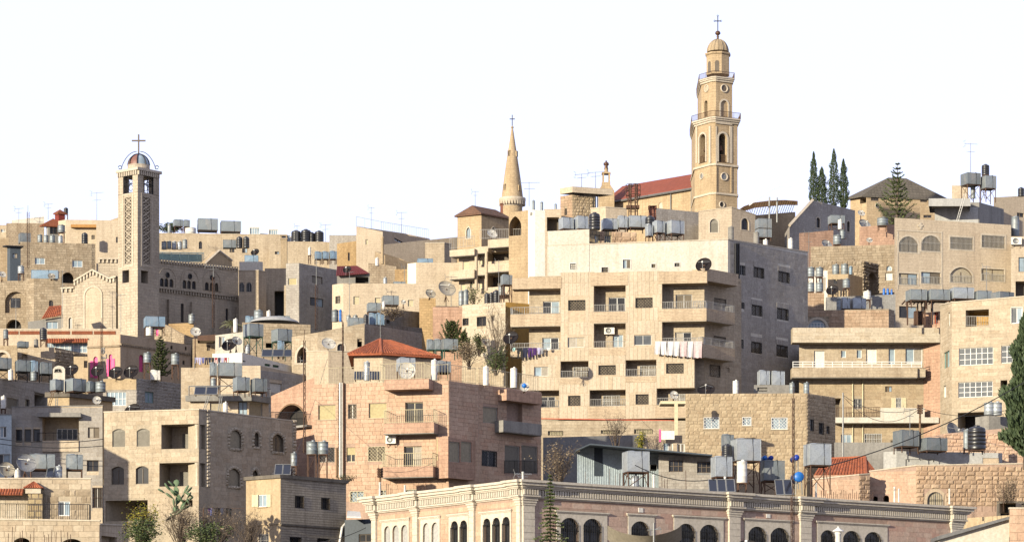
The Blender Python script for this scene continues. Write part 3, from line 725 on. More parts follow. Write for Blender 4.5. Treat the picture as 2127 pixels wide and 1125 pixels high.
# ---------------------------------------------------------------- villa with arched windows (215-615)
def villa():
    b = Bld('stone_villa', 'three-storey cream stone villa with arched shuttered windows and recessed corner balconies', corner2(413, 28.4, 216, 615, 14, 52), 851, 'mortar_cream', cop='trim_stone', para=.5)
    L, R = b.L, b.R
    for r in (Zj(875, 243, 975, 383), Zj(1065, 240, 1167, 380)): win(b, L, *r, 'roller', arch='s', gm='shutter_grey', fm='shutter_grey', rv=.15)
    for r in (Zj(868, 537, 966, 677), Zj(1058, 533, 1157, 673)): win(b, L, *r, 'slide', arch='s', gm='glass_black', rv=.2, fm='frame_brown')
    for r, dr in ((Zj(1257, 208, 1546, 398), Zj(1422, 280, 1532, 395)), (Zj(1242, 507, 1546, 690), Zj(1403, 578, 1522, 690))):
        win(b, L, *r, 'room', rv=2.2, gm='cream_plain')
        g = L.sub(L.u(r[0]), L.u(r[2]), L.z(380, r[3]), L.z(380, r[1]), -2.17)
        u0, u1, z0, z1 = g.rect(*dr, 0); mb = MB(); n = 16
        for i in range(n): g.bx(mb, u0, u1, z0+(z1-z0)*i/n, z0+(z1-z0)*(i+.85)/n, 0, .05)
        mb.build('balcony_shutter', 'shutter_grey', b.root)
        mb = MB(); cu = L.L-.18; z0, z1 = L.z(412, r[3]), L.z(412, r[1])
        mb.lathe(L.pt(cu, z0, -.18), [(.17, 0), (.17, .12), (.12, .16), (.12, z1-z0-.3), (.17, z1-z0-.2), (.2, z1-z0)], 12); mb.build('column', 'trim_stone', b.root)
        win(b, R, 415.5, r[1]+1, 426.5, r[3]+1, 'room', rv=1.2, gm='cream_plain')
    for r, a, k in ((Zk(285, 252, 383, 398), .3, 'roller'), (Zk(475, 268, 520, 385), 'r', 'slide'), (Zk(615, 283, 713, 425), .3, 'slide'), (Zk(273, 550, 372, 692), .3, 'roller'), (Zk(463, 562, 512, 690), 'r', 'slide'), (Zk(612, 590, 710, 720), .3, 'slide')):
        win(b, R, *r, k, arch=a, gm='shutter_beige' if k == 'roller' else 'glass_brown', fm='frame_brown', rv=.2)
        u0, u1, z0, z1 = R.rect(*r); o = outline(u0-.07, u1+.07, z0, z1+.07, a, 4); rnd = random.Random(int(r[0]))
        pts = [o[1]]+o[2:]+[o[0]]; acc = []
        for (ua, za), (ub, zb) in zip(pts[:-1], pts[1:]):
            n = max(1, int(math.hypot(ub-ua, zb-za)/.24))
            for i in range(n): acc.append((ua+(ub-ua)*(i+.5)/n, za+(zb-za)*(i+.5)/n))
        acc += [(u0+(u1-u0)*(i+.5)/5, z0-.07) for i in range(5)]
        for (uu, z) in acc:     # rock-faced voussoirs and quoins round the opening
            b.blk.append((9, R, uu-.13, uu+.13, z-.11, z+.11, .09*rnd.uniform(.7, 1.4), 'b_light', 'voussoir', 'rock', rnd.randrange(4)))
        R.skip.append((u0-.16, u1+.16, z0-.16, z1+.18, 0, 0))
    rnd = random.Random(3)
    for xq in ((428.5, 436), (607.5, 614.8)):
        u0, u1 = R.u(xq[0]), R.u(xq[1]); z = R.z(420, 1010)
        while z < b.zt[0]-.1:
            b.blk.append((8, R, u0, u1, z+.01, z+.25, .09*rnd.uniform(.7, 1.3), 'b_light', 'quoin', 'rock', rnd.randrange(4))); z += .26
        R.skip.append((u0, u1, b.z0, b.zt[0], 0, 0))
    win(b, L, *Zj(822, 800, 1150, 960), 'room', rv=3, gm='dark_room'); win(b, L, *Zj(1420, 797, 1500, 850), 'room', rv=2, gm='dark_room')
    b.blocks(L, .62, .30, 'b_cream', y1=1075); b.blocks(R, .62, .30, 'b_cream', y1=1075, x0=437)
    return b.finish()
B_VIL = villa()
# ---------------------------------------------------------------- shaded block beside the villa
def shaded_block():
    b = Bld('stone_apartment_block', 'grey cream apartment block in shade with canopied balcony recess beside the villa', [(24, 25), (213, 25)], [846, 843], 'cream_plain', depth=9, cop='concrete')
    f = b.L
    for r in (Zj(122, 248, 173, 350), Zj(190, 246, 243, 348), Zj(258, 245, 312, 343)): win(b, f, *r, 'slide', nx=1, gm='glass_black', fm='frame_brown')
    win(b, f, *Zj(685, 232, 773, 315), 'slide', gm='glass_black', fm='frame_brown'); win(b, f, *Zj(677, 487, 768, 575), 'slide', gm='glass_black', fm='frame_brown')
    r = Zj(330, 150, 615, 335); win(b, f, *r, 'room', rv=1.6, gm='cream_plain')
    g = f.sub(f.u(r[0]), f.u(r[2]), f.z(120, r[3]), f.z(120, r[1]), -1.57)
    u0, u1, z0, z1 = g.rect(*Zj(443, 243, 607, 333)); mb = MB(); ring(mb, g, outline(u0, u1, z0, z1), outline(u0+.07, u1-.07, z0+.07, z1-.07), .06, 0)
    for i in range(1, 4): g.bx(mb, u0+(u1-u0)*i/4-.03, u0+(u1-u0)*i/4+.03, z0, z1, 0, .05)
    w = mb.build('sliding_door', 'alu', b.root); MB().poly([g.pt(u0, z0, .02), g.pt(u1, z0, .02), g.pt(u1, z1, .02), g.pt(u0, z1, .02)]).build('pane', 'glass_black', w)
    slab(b, f, *Zj(290, 118, 628, 150), 0, .9, 'concrete', 'canopy'); slab(b, f, *Zj(330, 335, 612, 420), 0, .12, 'cream_plain', 'balcony_parapet')
    rb = MB(); railing_mesh(rb, [f.P(Zj.x(290), Zj.y(345), .1), f.P(Zj.x(612), Zj.y(345), .1)], .75, .6); rb.build('railing', 'iron', b.root)
    win(b, f, *Zj(720, 700, 796, 860), 'bars', bm='rust', gm='dark_room')
    b.blocks(f, .7, .3, 'b_grey', y1=1060); return b.finish()  # cream stone laid in grey, shade put into its colour
B_SHB = shaded_block()
def side_wing():
    b = Bld('tin_clad_annex', 'blue grey corrugated annex with white window at the edge of the shaded block', [(-60, 25.2), (24, 25.2)], 861, 'shed_blue', depth=7, cop='concrete')
    win(b, b.L, *Zj(0, 226, 50, 312), 'slide', fm='frame_white', gm='glass_black'); win(b, b.L, *Zj(-30, 440, 78, 560), 'slide', gm='glass_black')
    mb = MB()
    for i in range(60): b.L.bx(mb, b.L.u(-58)+i*.16, b.L.u(-58)+i*.16+.05, b.z0, b.zt[0]-.35, 0, .03)
    b.finish()
    b.L.holes = []; return b
B_ANX = side_wing()
# ---------------------------------------------------------------- house with tiled pier, bottom left
def tiled_pier_house():
    b = Bld('cream_house', 'cream stone house with red tiled stone pier and white window above a railed terrace', front(-70, 189, 33, 2), 994, 'mortar_cream', depth=8, cop='trim_stone', para=.9)
    f = b.L
    win(b, f, *Zj(455, 806, 546, 920), 'slide', fm='frame_white', gm='glass', rv=.12)
    # rubble panel between the stone bands
    mb = MB(); f.bx(mb, f.u(Zj.x(335)), f.u(Zj.x(690)), f.z(130, 1085), f.z(130, Zj.y(715)), 0, .012)
    slab(b, f, *Zj(218, 720, 330, 965), 0, .5, 'rubble', 'stone_pier')
    b.blocks(f, .75, .36, 'b_cream', y0=Zj.y(640), y1=Zj.y(715), out=.02); b.blocks(f, .6, .42, 'b_old', y0=Zj.y(718), y1=1085, out=.03, kind='rock', x0=Zj.x(336), jit=.5)
    b.blocks(f, .7, .36, 'b_light', y0=Zj.y(770), y1=1085, x1=Zj.x(195), out=.01)
    f.bx(mb, 0, .01, b.z0, b.z0+.1, 0, .01)
    b.finish()
    # pyramid tile cap and tiled awning
    u0, u1 = f.u(Zj.x(195)), f.u(Zj.x(340)); z0, z1 = f.z(70, Zj.y(712)), f.z(70, Zj.y(655)); um = (u0+u1)/2
    tb = tile_roof_mesh([(f.pt(u0, z0, .72), f.pt(u1, z0, .72), f.pt(um, z1, .3), f.pt(um, z1, .3)), (f.pt(u1, z0, .72), f.pt(u1, z0, -.12), f.pt(um, z1, .3), f.pt(um, z1, .3)), (f.pt(u0, z0, -.12), f.pt(u0, z0, .72), f.pt(um, z1, .3), f.pt(um, z1, .3))], .16)
    tb.build('pier_tiles', 'tiles', b.root, kind='stuff')
    mb = MB(); f.bx(mb, u0+.1, u1-.1, z0-.32, z0, -.1, .62); mb.build('pier_cap', 'trim_stone', b.root)
    u0, u1 = f.u(-40), f.u(Zj.x(190)); z0, z1 = f.z(25, Zj.y(768)), f.z(25, Zj.y(712))
    tile_roof_mesh([(f.pt(u0, z0, .9), f.pt(u1, z0, .9), f.pt(u1, z1, .05), f.pt(u0, z1, .05))], .17).build('awning_tiles', 'tiles', b.root, kind='stuff')
    return b
def tile_roof_mesh(quads, pitch, amp=None):
    """half-round pantiles: quads are (eave a, eave b, ridge b, ridge a)"""
    mb = MB(); amp = amp or pitch*.32
    for a, b, c, d in quads:
        a, b, c, d = map(Vector, (a, b, c, d)); n = max(2, int((b-a).length/pitch)); nrm = (b-a).cross(d-a if (d-a).length > .01 else c-a).normalized()
        if nrm.z < 0: nrm = -nrm
        sl = ((c+d)/2-(a+b)/2).length; m = max(2, int(sl/.38))
        for i in range(n):
            e0, e1 = a.lerp(b, i/n), a.lerp(b, (i+1)/n); r0, r1 = d.lerp(c, i/n), d.lerp(c, (i+1)/n)
            for j in range(m):
                p0, p1 = e0.lerp(r0, j/m), e1.lerp(r1, j/m); q0, q1 = e0.lerp(r0, min(1, (j+1.08)/m)), e1.lerp(r1, min(1, (j+1.08)/m))
                pm, qm = (p0+p1)/2, (q0+q1)/2; w = (p1-p0).length/pitch
                lift = nrm*amp*.35
                mb.add([p0, p0.lerp(p1, .25)+nrm*amp*.8*w+lift, pm+nrm*amp*w+lift, p0.lerp(p1, .75)+nrm*amp*.8*w+lift, p1, q0, q0.lerp(q1, .25)+nrm*amp*.6*w, qm+nrm*amp*.8*w, q0.lerp(q1, .75)+nrm*amp*.6*w, q1],
                       [[0, 1, 6, 5], [1, 2, 7, 6], [2, 3, 8, 7], [3, 4, 9, 8], [0, 1, 2, 3, 4]])
    return mb
B_TPH = tiled_pier_house()
def terrace():
    b = Bld('terrace_wall', 'cream stone terrace wall with iron railing below the tiled pier house', [(-60, 35), (207, 35)], [1078, 1082], 'mortar_cream', depth=3.5, cat='wall', cop='trim_stone', para=.15)
    f = b.L
    win(b, f, *Zj(110, 1090, 230, 1200), 'room', arch='s', gm='dark_room', rv=.6); win(b, f, *Zj(480, 1098, 640, 1200), 'room', arch='s', gm='dark_room', rv=.6)
    b.blocks(f, .8, .36, 'b_cream', out=.02, y1=1140); b.finish()
    rb = MB(); railing_mesh(rb, [f.P(-40, 1079, -.1), f.P(186, 1081, -.1), f.P(188, 1083, -3)], .98, .13, r=.011); rb.build('railing', 'iron', b.root)
    b2 = Bld('garden_wall', 'low panelled cream wall joining terrace and shrubs', [(207, 34.5), (253, 34)], [1089, 1091], 'panel_stone', depth=1, cat='wall', cop='trim_stone', para=.1)
    win(b2, b2.L, *Zj(790, 1080, 910, 1180), 'room', gm='dark_room'); b2.finish()
terrace()
# ---------------------------------------------------------------- pink apartment house
def pink_house():
    b = Bld('pink_stone_house', 'pink stone apartment house with railed roof terrace and iron-railed front balconies', corner2(932, 27.5, 652, 993, 14, 50), 790, 'mortar_pink', para=.9, back=[(PX(1010, 232), 232), (PX(660, 236), 236)])
    L, R = b.L, b.R; f = L
    for r, k in ((Zl(285, 508, 385, 592), 'roller'), (Zl(580, 497, 683, 583), 'roller')): win(b, f, *r, k, gm='shutter_yellow', fm='frame_cream', sill=True, tm='panel_cap')
    win(b, f, *Zl(458, 503, 508, 587), 'lattice', gm='glass_brown', bm='frame_brown'); win(b, f, *Zl(450, 755, 500, 840), 'half', gm='glass_black', fm='frame_cream')
    win(b, f, *Zl(575, 750, 677, 836), 'lattice', gm='glass_brown', fm='frame_cream', bm='frame_cream'); win(b, f, *Zl(275, 755, 380, 842), 'lattice', gm='glass_black', bm='frame_brown')
    for r in (Zl(793, 492, 896, 640), Zl(785, 748, 888, 892)): win(b, f, *r, 'slide', gm='glass_black', fm='frame_cream', rv=.25, name='balcony_door')
    for r in (Zl(470, 1010, 552, 1075), Zl(795, 1000, 860, 1060), Zl(650,1003,682,1035)): win(b, f, *r, 'lattice', gm='glass_sky', fm='frame_cream', bm='frame_cream')
    balcony(b, f, *Zl(665, 612, 960, 672), 1.35, 'pink_stone', rail=(1.0, .16, 'frame_cream')); balcony(b, f, *Zl(655, 866, 955, 927), 1.35, 'pink_stone', rail=(1.0, .16, 'frame_cream'))
    bay(b, f, *Zl(670, 357, 930, 416), 0, 1.35, 'pink_stone', 'roof_balcony')
    # corner bay with shuttered glazing
    g = bay(b, f, *Zl(972, 690, 1043, 928), 0, .5, 'pink_stone', 'corner_bay')
    slab(b, g, g_px(g, 0.05), Zl.y(700), g_px(g, g.L-.02), Zl.y(832), -.02, .03, 'shutter_yellow', 'bay_shutter')
    h = bay(b, R, *Zl(1043, 705, 1203, 940), -.3, .75, 'pink_stone', 'side_bay', wins=[(Zl(1048, 722, 1112, 840), dict(kind='roller', gm='shutter_beige')), (Zl(1118, 722, 1180, 840), dict(kind='roller', gm='shutter_beige'))])
    b.blocks(f, .52, .31, 'b_pink', y1=1040, kind='flat', out=.02); b.blocks(R, .6, .31, 'b_pink', y1=1040, out=.02)
    b.finish()
    # rear part of the shaded flank
    c = Bld('x', 'x', corner2(993, F/(b.pts[2].y+.6), 985, 1124, 40, 48), 797, 'mortar_pink', root=b.root, part='rear_wall', para=.9)
    c.root = b.root; q = c.R
    win(c, q, *Zl(1245, 520, 1333, 613), 'roller', gm='shutter_beige'); win(c, q, *Zl(1238, 775, 1326, 865), 'lattice', gm='glass_black')
    win(c, q, *Zl(1384, 480, 1475, 605), 'room', rv=1.5, gm='pink_stone'); win(c, q, *Zl(1372, 745, 1462, 905), 'roller', gm='shutter_grey'); win(c, q, *Zl(1470, 745, 1565, 905), 'roller', gm='shutter_grey')
    balcony(c, q, *Zl(1365, 608, 1590, 672), .9, 'concrete', rail=None); bay(c, q, *Zl(1384, 428, 1590, 492), -.2, .9, 'pink_stone', 'roof_balcony')
    rb = MB(); railing_mesh(rb, [q.P(Zl.x(1372), Zl.y(908), .3), q.P(Zl.x(1560), Zl.y(908), .3)], 1.0, .14); rb.build('balcony_railing', 'iron', b.root)
    c.blocks(q, .6, .31, 'b_pink', y1=1040, out=.02); n = len(c.blk); c.lay_keep = c.blk; c.finish()
    # roof railing
    mb = MB(); zt = b.zt[1]
    railing_mesh(mb, [L.pt(.1, zt, -.15), L.pt(L.u(Zl.x(670)), zt, -.15), L.pt(L.u(Zl.x(672)), zt, 1.25), L.pt(L.u(Zl.x(930)), zt, 1.25), L.pt(L.u(Zl.x(935)), zt, -.15), L.pt(L.L-.1, zt, -.15), R.pt(R.L-.1, zt, -.15)], 1.25, .2, r=.011)
    z2 = c.zt[1]; railing_mesh(mb, [c.R.pt(.1, z2, -.15), c.R.pt(c.R.L-.1, z2, -.15)], 1.25, .2, r=.011)
    mb.build('roof_railing', 'frame_cream', b.root)
    # rain pipes on the front
    for x, m, r in ((412, 'alu', .09), (432, 'rust', .1), (425, 'white_plastic', .05)):
        mb = MB(); mb.tube(L.P(Zl.x(x), Zl.y(378), .12), L.P(Zl.x(x), Zl.y(930), .12), r, n=8); mb.build('rain_pipe', m, b.root)
    mb = MB(); x = Zl.x(1208); mb.tube(c.R.P(x, Zl.y(395), .1), c.R.P(x, Zl.y(960), .1), .07, n=8); mb.build('rain_pipe', 'rust', b.root)
    # lower wing to the left with a sloped roofline
    w = Bld('x', 'x', [(563, 26.6), (653, 27.0)], [822, 783], 'pink_stone', root=b.root, part='wing_wall', para=.1, depth=6)
    k = w.L; win(w, k, *Zl(40, 507, 215, 640), 'room', arch='r', gm='dark_room', rv=.7)  # arch backed in near-black, its shade put into the colour
    mb = MB(); a = Zl(40, 507, 215, 640); u0, u1, z0, z1 = k.rect(*a); ring(mb, k, outline(u0-.12, u1+.12, z0, z1+.12, 'r'), outline(u0+.01, u1-.01, z0, z1, 'r'), .06, -.06); mb.build('arch_frame', 'wood', b.root)
    rb = MB(); railing_mesh(rb, [k.P(Zl.x(8), Zl.y(632), .5), k.P(Zl.x(215), Zl.y(632), .5)], 1.1, .12); rb.build('balcony_railing', 'iron', b.root)
    slab(w, k, Zl.x(8), Zl.y(632), Zl.x(215), Zl.y(645), 0, .6, 'concrete', 'balcony_floor'); w.finish()
    return b, c
def g_px(g, u):
    c = g.pt(u, 0); return CX+c.x/c.y*F
B_PNK, B_PNK2 = pink_house()
# ---------------------------------------------------------------- big stepped apartment block
def apartment():
    b = Bld('apartment_building', 'large cream apartment block with panelled bays, many balconies and drying laundry', [(1099, 23.3), (1463, 23.5), (1463.5, 23.45)], 566, 'cream_stone', depth=9, para=.3, back=[(PX(1540, 264), 264), (PX(1110, 268), 268)], part='front_wall')
    f = b.f[0]; pw = 1.4
    R = lambda *a: Zm(*a)
    # bays that stand proud, clad in upright panels
    wk = dict(kind='lattice', fm='frame_brown', gm='glass_brown', bm='iron'); sk = dict(kind='slide', fm='alu', gm='glass')
    bays = [((360, 228, 545, 722), [(R(403, 383, 497, 440), wk), (R(400, 590, 492, 646), dict(kind='slide', gm='shutter_beige', fm='alu'))]),
            ((722, 222, 925, 715), [(R(777, 370, 871, 426), wk), (R(770, 577, 866, 633), sk)]),
            ((145, 690, 360, 885), [(R(213, 753, 291, 806), sk)]), ((515, 645, 722, 882), [(R(571, 745, 666, 798), wk)]), ((893, 640, 1105, 872), [(R(948, 735, 1044, 790), wk)]),
            ((352, 812, 522, 1047), [(R(402, 914, 470, 970), wk)]), ((722, 808, 895, 1042), [(R(778, 906, 849, 962), wk)])]
    for r, ws in bays:
        g = bay(b, f, *R(*r), -.05, pw, 'panel_cap', 'bay', wins=ws)
        b.blocks(g, .36, 1.15, 'b_panel', 'panel', off=False, jit=.06, out=.014, gap=.03)
    # balconies with brick-faced parapets
    rl = (.62, .15, 'alu')
    for r, rail in (((80, 460, 362, 525), rl), ((525, 447, 733, 508), rl), ((903, 430, 1172, 498), rl), ((80, 660, 362, 692), rl), ((518, 651, 725, 690), rl), ((908, 632, 1160, 700), rl),
                    ((357, 815, 516, 850), rl), ((720, 806, 893, 840), rl), ((145, 980, 350, 1047), rl), ((512, 972, 722, 1040), rl), ((885, 965, 1060, 1035), rl)):
        balcony(b, f, *R(*r), pw+.03, 'parapet_stone', rail=rail, slabmat='trim_stone')
    for r in ((90, 258, 366, 320), (527, 228, 735, 302), (905, 222, 1175, 290)):
        g = bay(b, f, *R(*r), -.05, pw+.05, 'parapet_stone', 'roof_parapet')
    # doors and windows at the back of the balconies
    D = [((262, 390, 353, 460), 'slide', 'frame_white'), ((628, 368, 720, 447), 'slide', 'frame_white'), ((1000, 352, 1092, 432), 'slide', 'alu'), ((258, 592, 350, 660), 'slide', 'frame_white'), ((650, 575, 708, 652), 'slide', 'frame_white'),
         ((997, 562, 1088, 632), 'slide', 'alu'), ((432, 755, 515, 815), 'bars', 'alu'), ((803, 745, 892, 806), 'bars', 'alu'), ((248, 920, 330, 982), 'slide', 'alu'), ((598, 912, 690, 975), 'bars', 'alu'), ((985, 905, 1060, 968), 'bars', 'frame_white')]
    for r, k, m in D: win(b, f, *R(*r), k, fm=m, gm='glass_black' if k == 'slide' else 'glass_brown', rv=.2, bm='frame_white', name='balcony_door')
    b.finish()
    # right-hand wrap: balconies turning the corner on the shaded flank
    c = Bld('x', 'x', corner2(1463.4, 23.44, 1462, 1540, 60, 47), 566, 'cream_stone', root=b.root, part='flank_wall', para=.3); q = c.R
    for r in ((1215, 375, 1280, 420), (1213, 585, 1278, 620)): win(c, q, *R(*r), 'bars', gm='glass_black')
    win(c, q, *R(1190, 745, 1247, 808), 'lattice', gm='glass_black'); win(c, q, *R(1278, 757, 1300, 783), 'slide', gm='glass_black', nx=1)
    for r in ((1160, 440, 1330, 505), (1150, 640, 1330, 708)): balcony(c, q, *R(*r), 1.3, 'parapet_stone', slabmat='trim_stone', rail=rl)
    bay(c, q, *R(1160, 222, 1350, 290), -.05, 1.3, 'parapet_stone', 'roof_parapet'); c.finish()
    # upper storey set back in white plaster, its shaded stone flank
    w = Bld('x', 'x', corner2(1512, 23.0, 1137, 1678, 2, 47), [511, 498, 524], 'white_plaster', root=b.root, part='upper_wall', para=.8, cop='trim_stone')
    u = w.L
    for r, k in ((R(588, 200, 624, 232), 'bars'), (R(706, 158, 750, 208), 'slide'), (R(865, 182, 890, 204), 'roller'), (R(994, 176, 1022, 198), 'bars')): win(w, u, *r, k, gm='glass_brown', trim=.06, tm='white_paint')
    s = w.R
    rows = [((443, 203, 500, 260), (580, 227, 642, 285)), ((432, 412, 490, 470), (573, 430, 636, 492)), ((430, 617, 488, 678), (570, 635, 632, 697))]
    for rr in rows:
        for r in rr:
            win(w, s, *Zn(*r), 'lattice', gm='glass_brown', fm='frame_brown')
            x0, y0, x1, y1 = Zn(*r); u0, u1, z0, z1 = s.rect(x0-1, y0-11, x1+1, y0-.5)
            for i in range(6): b_u = u0+(u1-u0)*i/6; w.blk.append((9, s, b_u+.008, b_u+(u1-u0)/6-.008, z0, z1, .03, 'b_grey', 'lintel_stone', 'flat', i % 4))
            s.skip.append((u0, u1, z0-.1, z1, 0, 0))
    for r in ((367, 190, 395, 245), (363, 395, 390, 430), (358, 600, 385, 650)): win(w, s, *Zn(*r), 'bars', gm='glass_black')
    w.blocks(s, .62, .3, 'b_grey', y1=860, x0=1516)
    # white sheet is plaster: only the flank is stone
    w.finish()
    for x in (1528, 1531.5, 1535):
        mb = MB(); mb.tube(s.P(x, 505, .1), s.P(x, 860, .1), .07, n=8); mb.build('soil_pipe', 'iron', b.root)
    mb = MB(); mb.tube(f.P(1075, 868, 1.45), f.P(1400, 873, 1.45), .05, n=6); mb.build('red_water_pipe', 'red_pipe', b.root)
    # plinth storey below the bays
    d = Bld('x', 'x', [(1086, 23.6), (1430, 23.6)], 873, 'cream_stone', root=b.root, part='plinth_wall', depth=8, para=.1)
    for r in ((290, 1110, 372, 1135), (585, 1105, 690, 1125), (770, 1100, 870, 1125)): win(d, d.L, *R(*r), 'bars', gm='frame_cream', fm='frame_cream')
    d.finish()
    return b, c, w
B_APT, B_APT2, B_APTU = apartment()
# ---------------------------------------------------------------- rock-faced tan house
def tan_house():
    b = Bld('rock_faced_house', 'low tan house of rock-faced blocks with white grilled windows in front of the apartments', corner2(1676, 25, 1424, 1735, 3, 50), 816, 'mortar_tan', para=.5)
    L, R = b.L, b.R
    for r in (Zn(165, 1035, 252, 1097), Zn(380, 1033, 430, 1080), Zn(541, 1036, 631, 1100)): win(b, L, *r, 'lattice', fm='frame_white', gm='glass_sky', bm='frame_white', sill=True)
    for r in (Zn(755, 1045, 777, 1110), Zn(805, 1065, 832, 1128), Zn(848, 1083, 863, 1125)): win(b, R, *r, 'bars', gm='glass_black')
    for f in (L, R): b.blocks(f, .46, .29, 'b_tan', y1=1005, kind='rock', out=.03)
    return b.finish()
B_TAN = tan_house()
# ---------------------------------------------------------------- house with the long white-railed balcony
def long_balcony_house():
    b = Bld('balcony_house', 'cream stone house with one long balcony and white tube railing', [(1660, 23), (1953, 23)], 700, 'cream_stone', depth=8, para=.3)
    f = b.L; A = dict(fm='frame_white')
    for r, k in (((180, 275, 226, 350), 'door_solid'), ((300, 273, 322, 305), 'slide'), ((370, 270, 392, 307), 'slide'), ((412, 268, 458, 330), 'door_solid'), ((512, 265, 540, 335), 'slide'), ((587, 263, 662, 330), 'slide')):
        win(b, f, *Zp(*r), k, gm='white_paint' if k == 'door_solid' else 'glass_sky', nx=1 if r[2]-r[0] < 40 else 2, **A)
    win(b, f, *Zp(357, 487, 392, 533), 'bars', gm='glass_black', bm='alu'); win(b, f, *Zp(497, 432, 528, 458), 'slide', gm='glass_brown', fm='wood')
    win(b, f, *Zp(545, 484, 567, 527), 'bars', gm='glass_black', bm='frame_white'); win(b, f, *Zp(708, 392, 735, 515), 'bars', gm='curtain', bm='alu')
    for r in (Zp(523, 483, 544, 528), Zp(568, 483, 590, 528)): slab(b, f, *r, .01, .05, 'frame_cream', 'shutter')
    win(b, f, *Zp(300, 646, 347, 690), 'slide', gm='glass_sky', fm='frame_white'); win(b, f, *Zp(405, 643, 480, 690), 'bars', gm='glass_brown', bm='frame_white'); win(b, f, *Zp(670, 540, 700, 565), 'bars', gm='glass_black'); win(b, f, *Zp(686, 613, 732, 660), 'bars', gm='curtain', bm='frame_white')
    p = balcony(b, f, *Zp(82, 350, 640, 392), 1.5, 'cream_stone', slabmat='concrete'); balcony(b, f, *Zp(640, 352, 676, 390), 1.2, 'cream_stone', slabmat='concrete')
    rb = MB(); z0 = f.z(1790, Zp.y(348), 1.45)
    for k in (0, .22, .44):
        rb.path([f.pt(f.u(Zp.x(84), 1.45), z0+.05+k, 1.45), f.pt(f.u(Zp.x(660), 1.45), z0+.05+k, 1.45)], .035, 6)
    for i in range(14):
        u = f.u(Zp.x(86+i*44), 1.45); rb.tube(f.pt(u, z0-.02, 1.45), f.pt(u, z0+.5, 1.45), .03, n=6)
    rb.build('tube_railing', 'frame_white', b.root)
    g = bay(b, f, *Zp(84, 172, 740, 238), -.05, 1.45, 'mortar_cream', 'roof_parapet'); b.blocks(g, .78, .3, 'b_light', out=.012)
    slab(b, f, *Zp(272, 570, 735, 595), 0, 1.2, 'white_plaster', 'ledge'); slab(b, f, *Zp(475, 528, 672, 570), .9, 1.2, 'white_plaster', 'ledge_parapet')
    rb = MB(); railing_mesh(rb, [f.P(Zp.x(280), Zp.y(572), 1.15), f.P(Zp.x(474), Zp.y(570), 1.15)], .9, .15); rb.build('ledge_railing', 'rust', b.root)
    for x in (352, 397):
        mb = MB(); mb.tube(f.P(Zp.x(x), Zp.y(398), .08), f.P(Zp.x(x), Zp.y(690), .08), .06, n=8); mb.build('rain_pipe', 'frame_cream', b.root)
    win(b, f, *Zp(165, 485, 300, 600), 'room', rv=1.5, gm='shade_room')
    b.blocks(f, .6, .3, 'b_cream', y0=Zp.y(240), y1=Zp.y(345)); b.blocks(f, .6, .3, 'b_tan', y0=Zp.y(400), y1=Zp.y(700))
    b.finish(); return b
B_LBH = long_balcony_house()
def bent_house():
    b = Bld('bent_front_house', 'tall cream stone building with bent corner and white grid windows', [(1953, 23.6), (1977, 24), (2180, 24.3)], [634, 629, 612], 'mortar_cream', depth=10, cop='trim_stone', para=.4)
    S, f = b.f
    win(b, f, *Zp(855, 92, 958, 165), 'room', rv=1.6, gm='ochre'); rb = MB(); railing_mesh(rb, [f.P(Zp.x(857), Zp.y(165), -.05), f.P(Zp.x(957), Zp.y(165), -.05)], .85, .15); rb.build('railing', 'alu', b.root)
    win(b, f, *Zp(1058, 82, 1106, 152), 'slide', fm='frame_white', gm='glass', trim=.05, tm='white_paint')
    for r, n in ((Zp(825, 260, 977, 337), 6), (Zp(1013, 250, 1112, 327), 4), (Zp(822, 412, 975, 480), 6)): win(b, f, *r, 'grid', fm='frame_white', gm='glass', nx=n, nz=3, fr=.045)
    win(b, S, *Zp(757, 278, 783, 350), 'slide', fm='frame_teal', gm='glass_sky'); win(b, S, *Zp(755, 430, 768, 482), 'slide', nx=1, fm='frame_white', gm='white_paint'); win(b, S, *Zp(776, 105, 784, 165), 'slide', nx=1, fm='frame_white', gm='glass')
    win(b, f, *Zp(1010, 405, 1040, 470), 'room', rv=1, gm='dark_room'); win(b, f, *Zp(820, 547, 985, 640), 'room', rv=3, gm='dark_room')
    for q in (S, f): b.blocks(q, .72, .3, 'b_cream', y1=900)
    return b.finish()
B_BNT = bent_house()
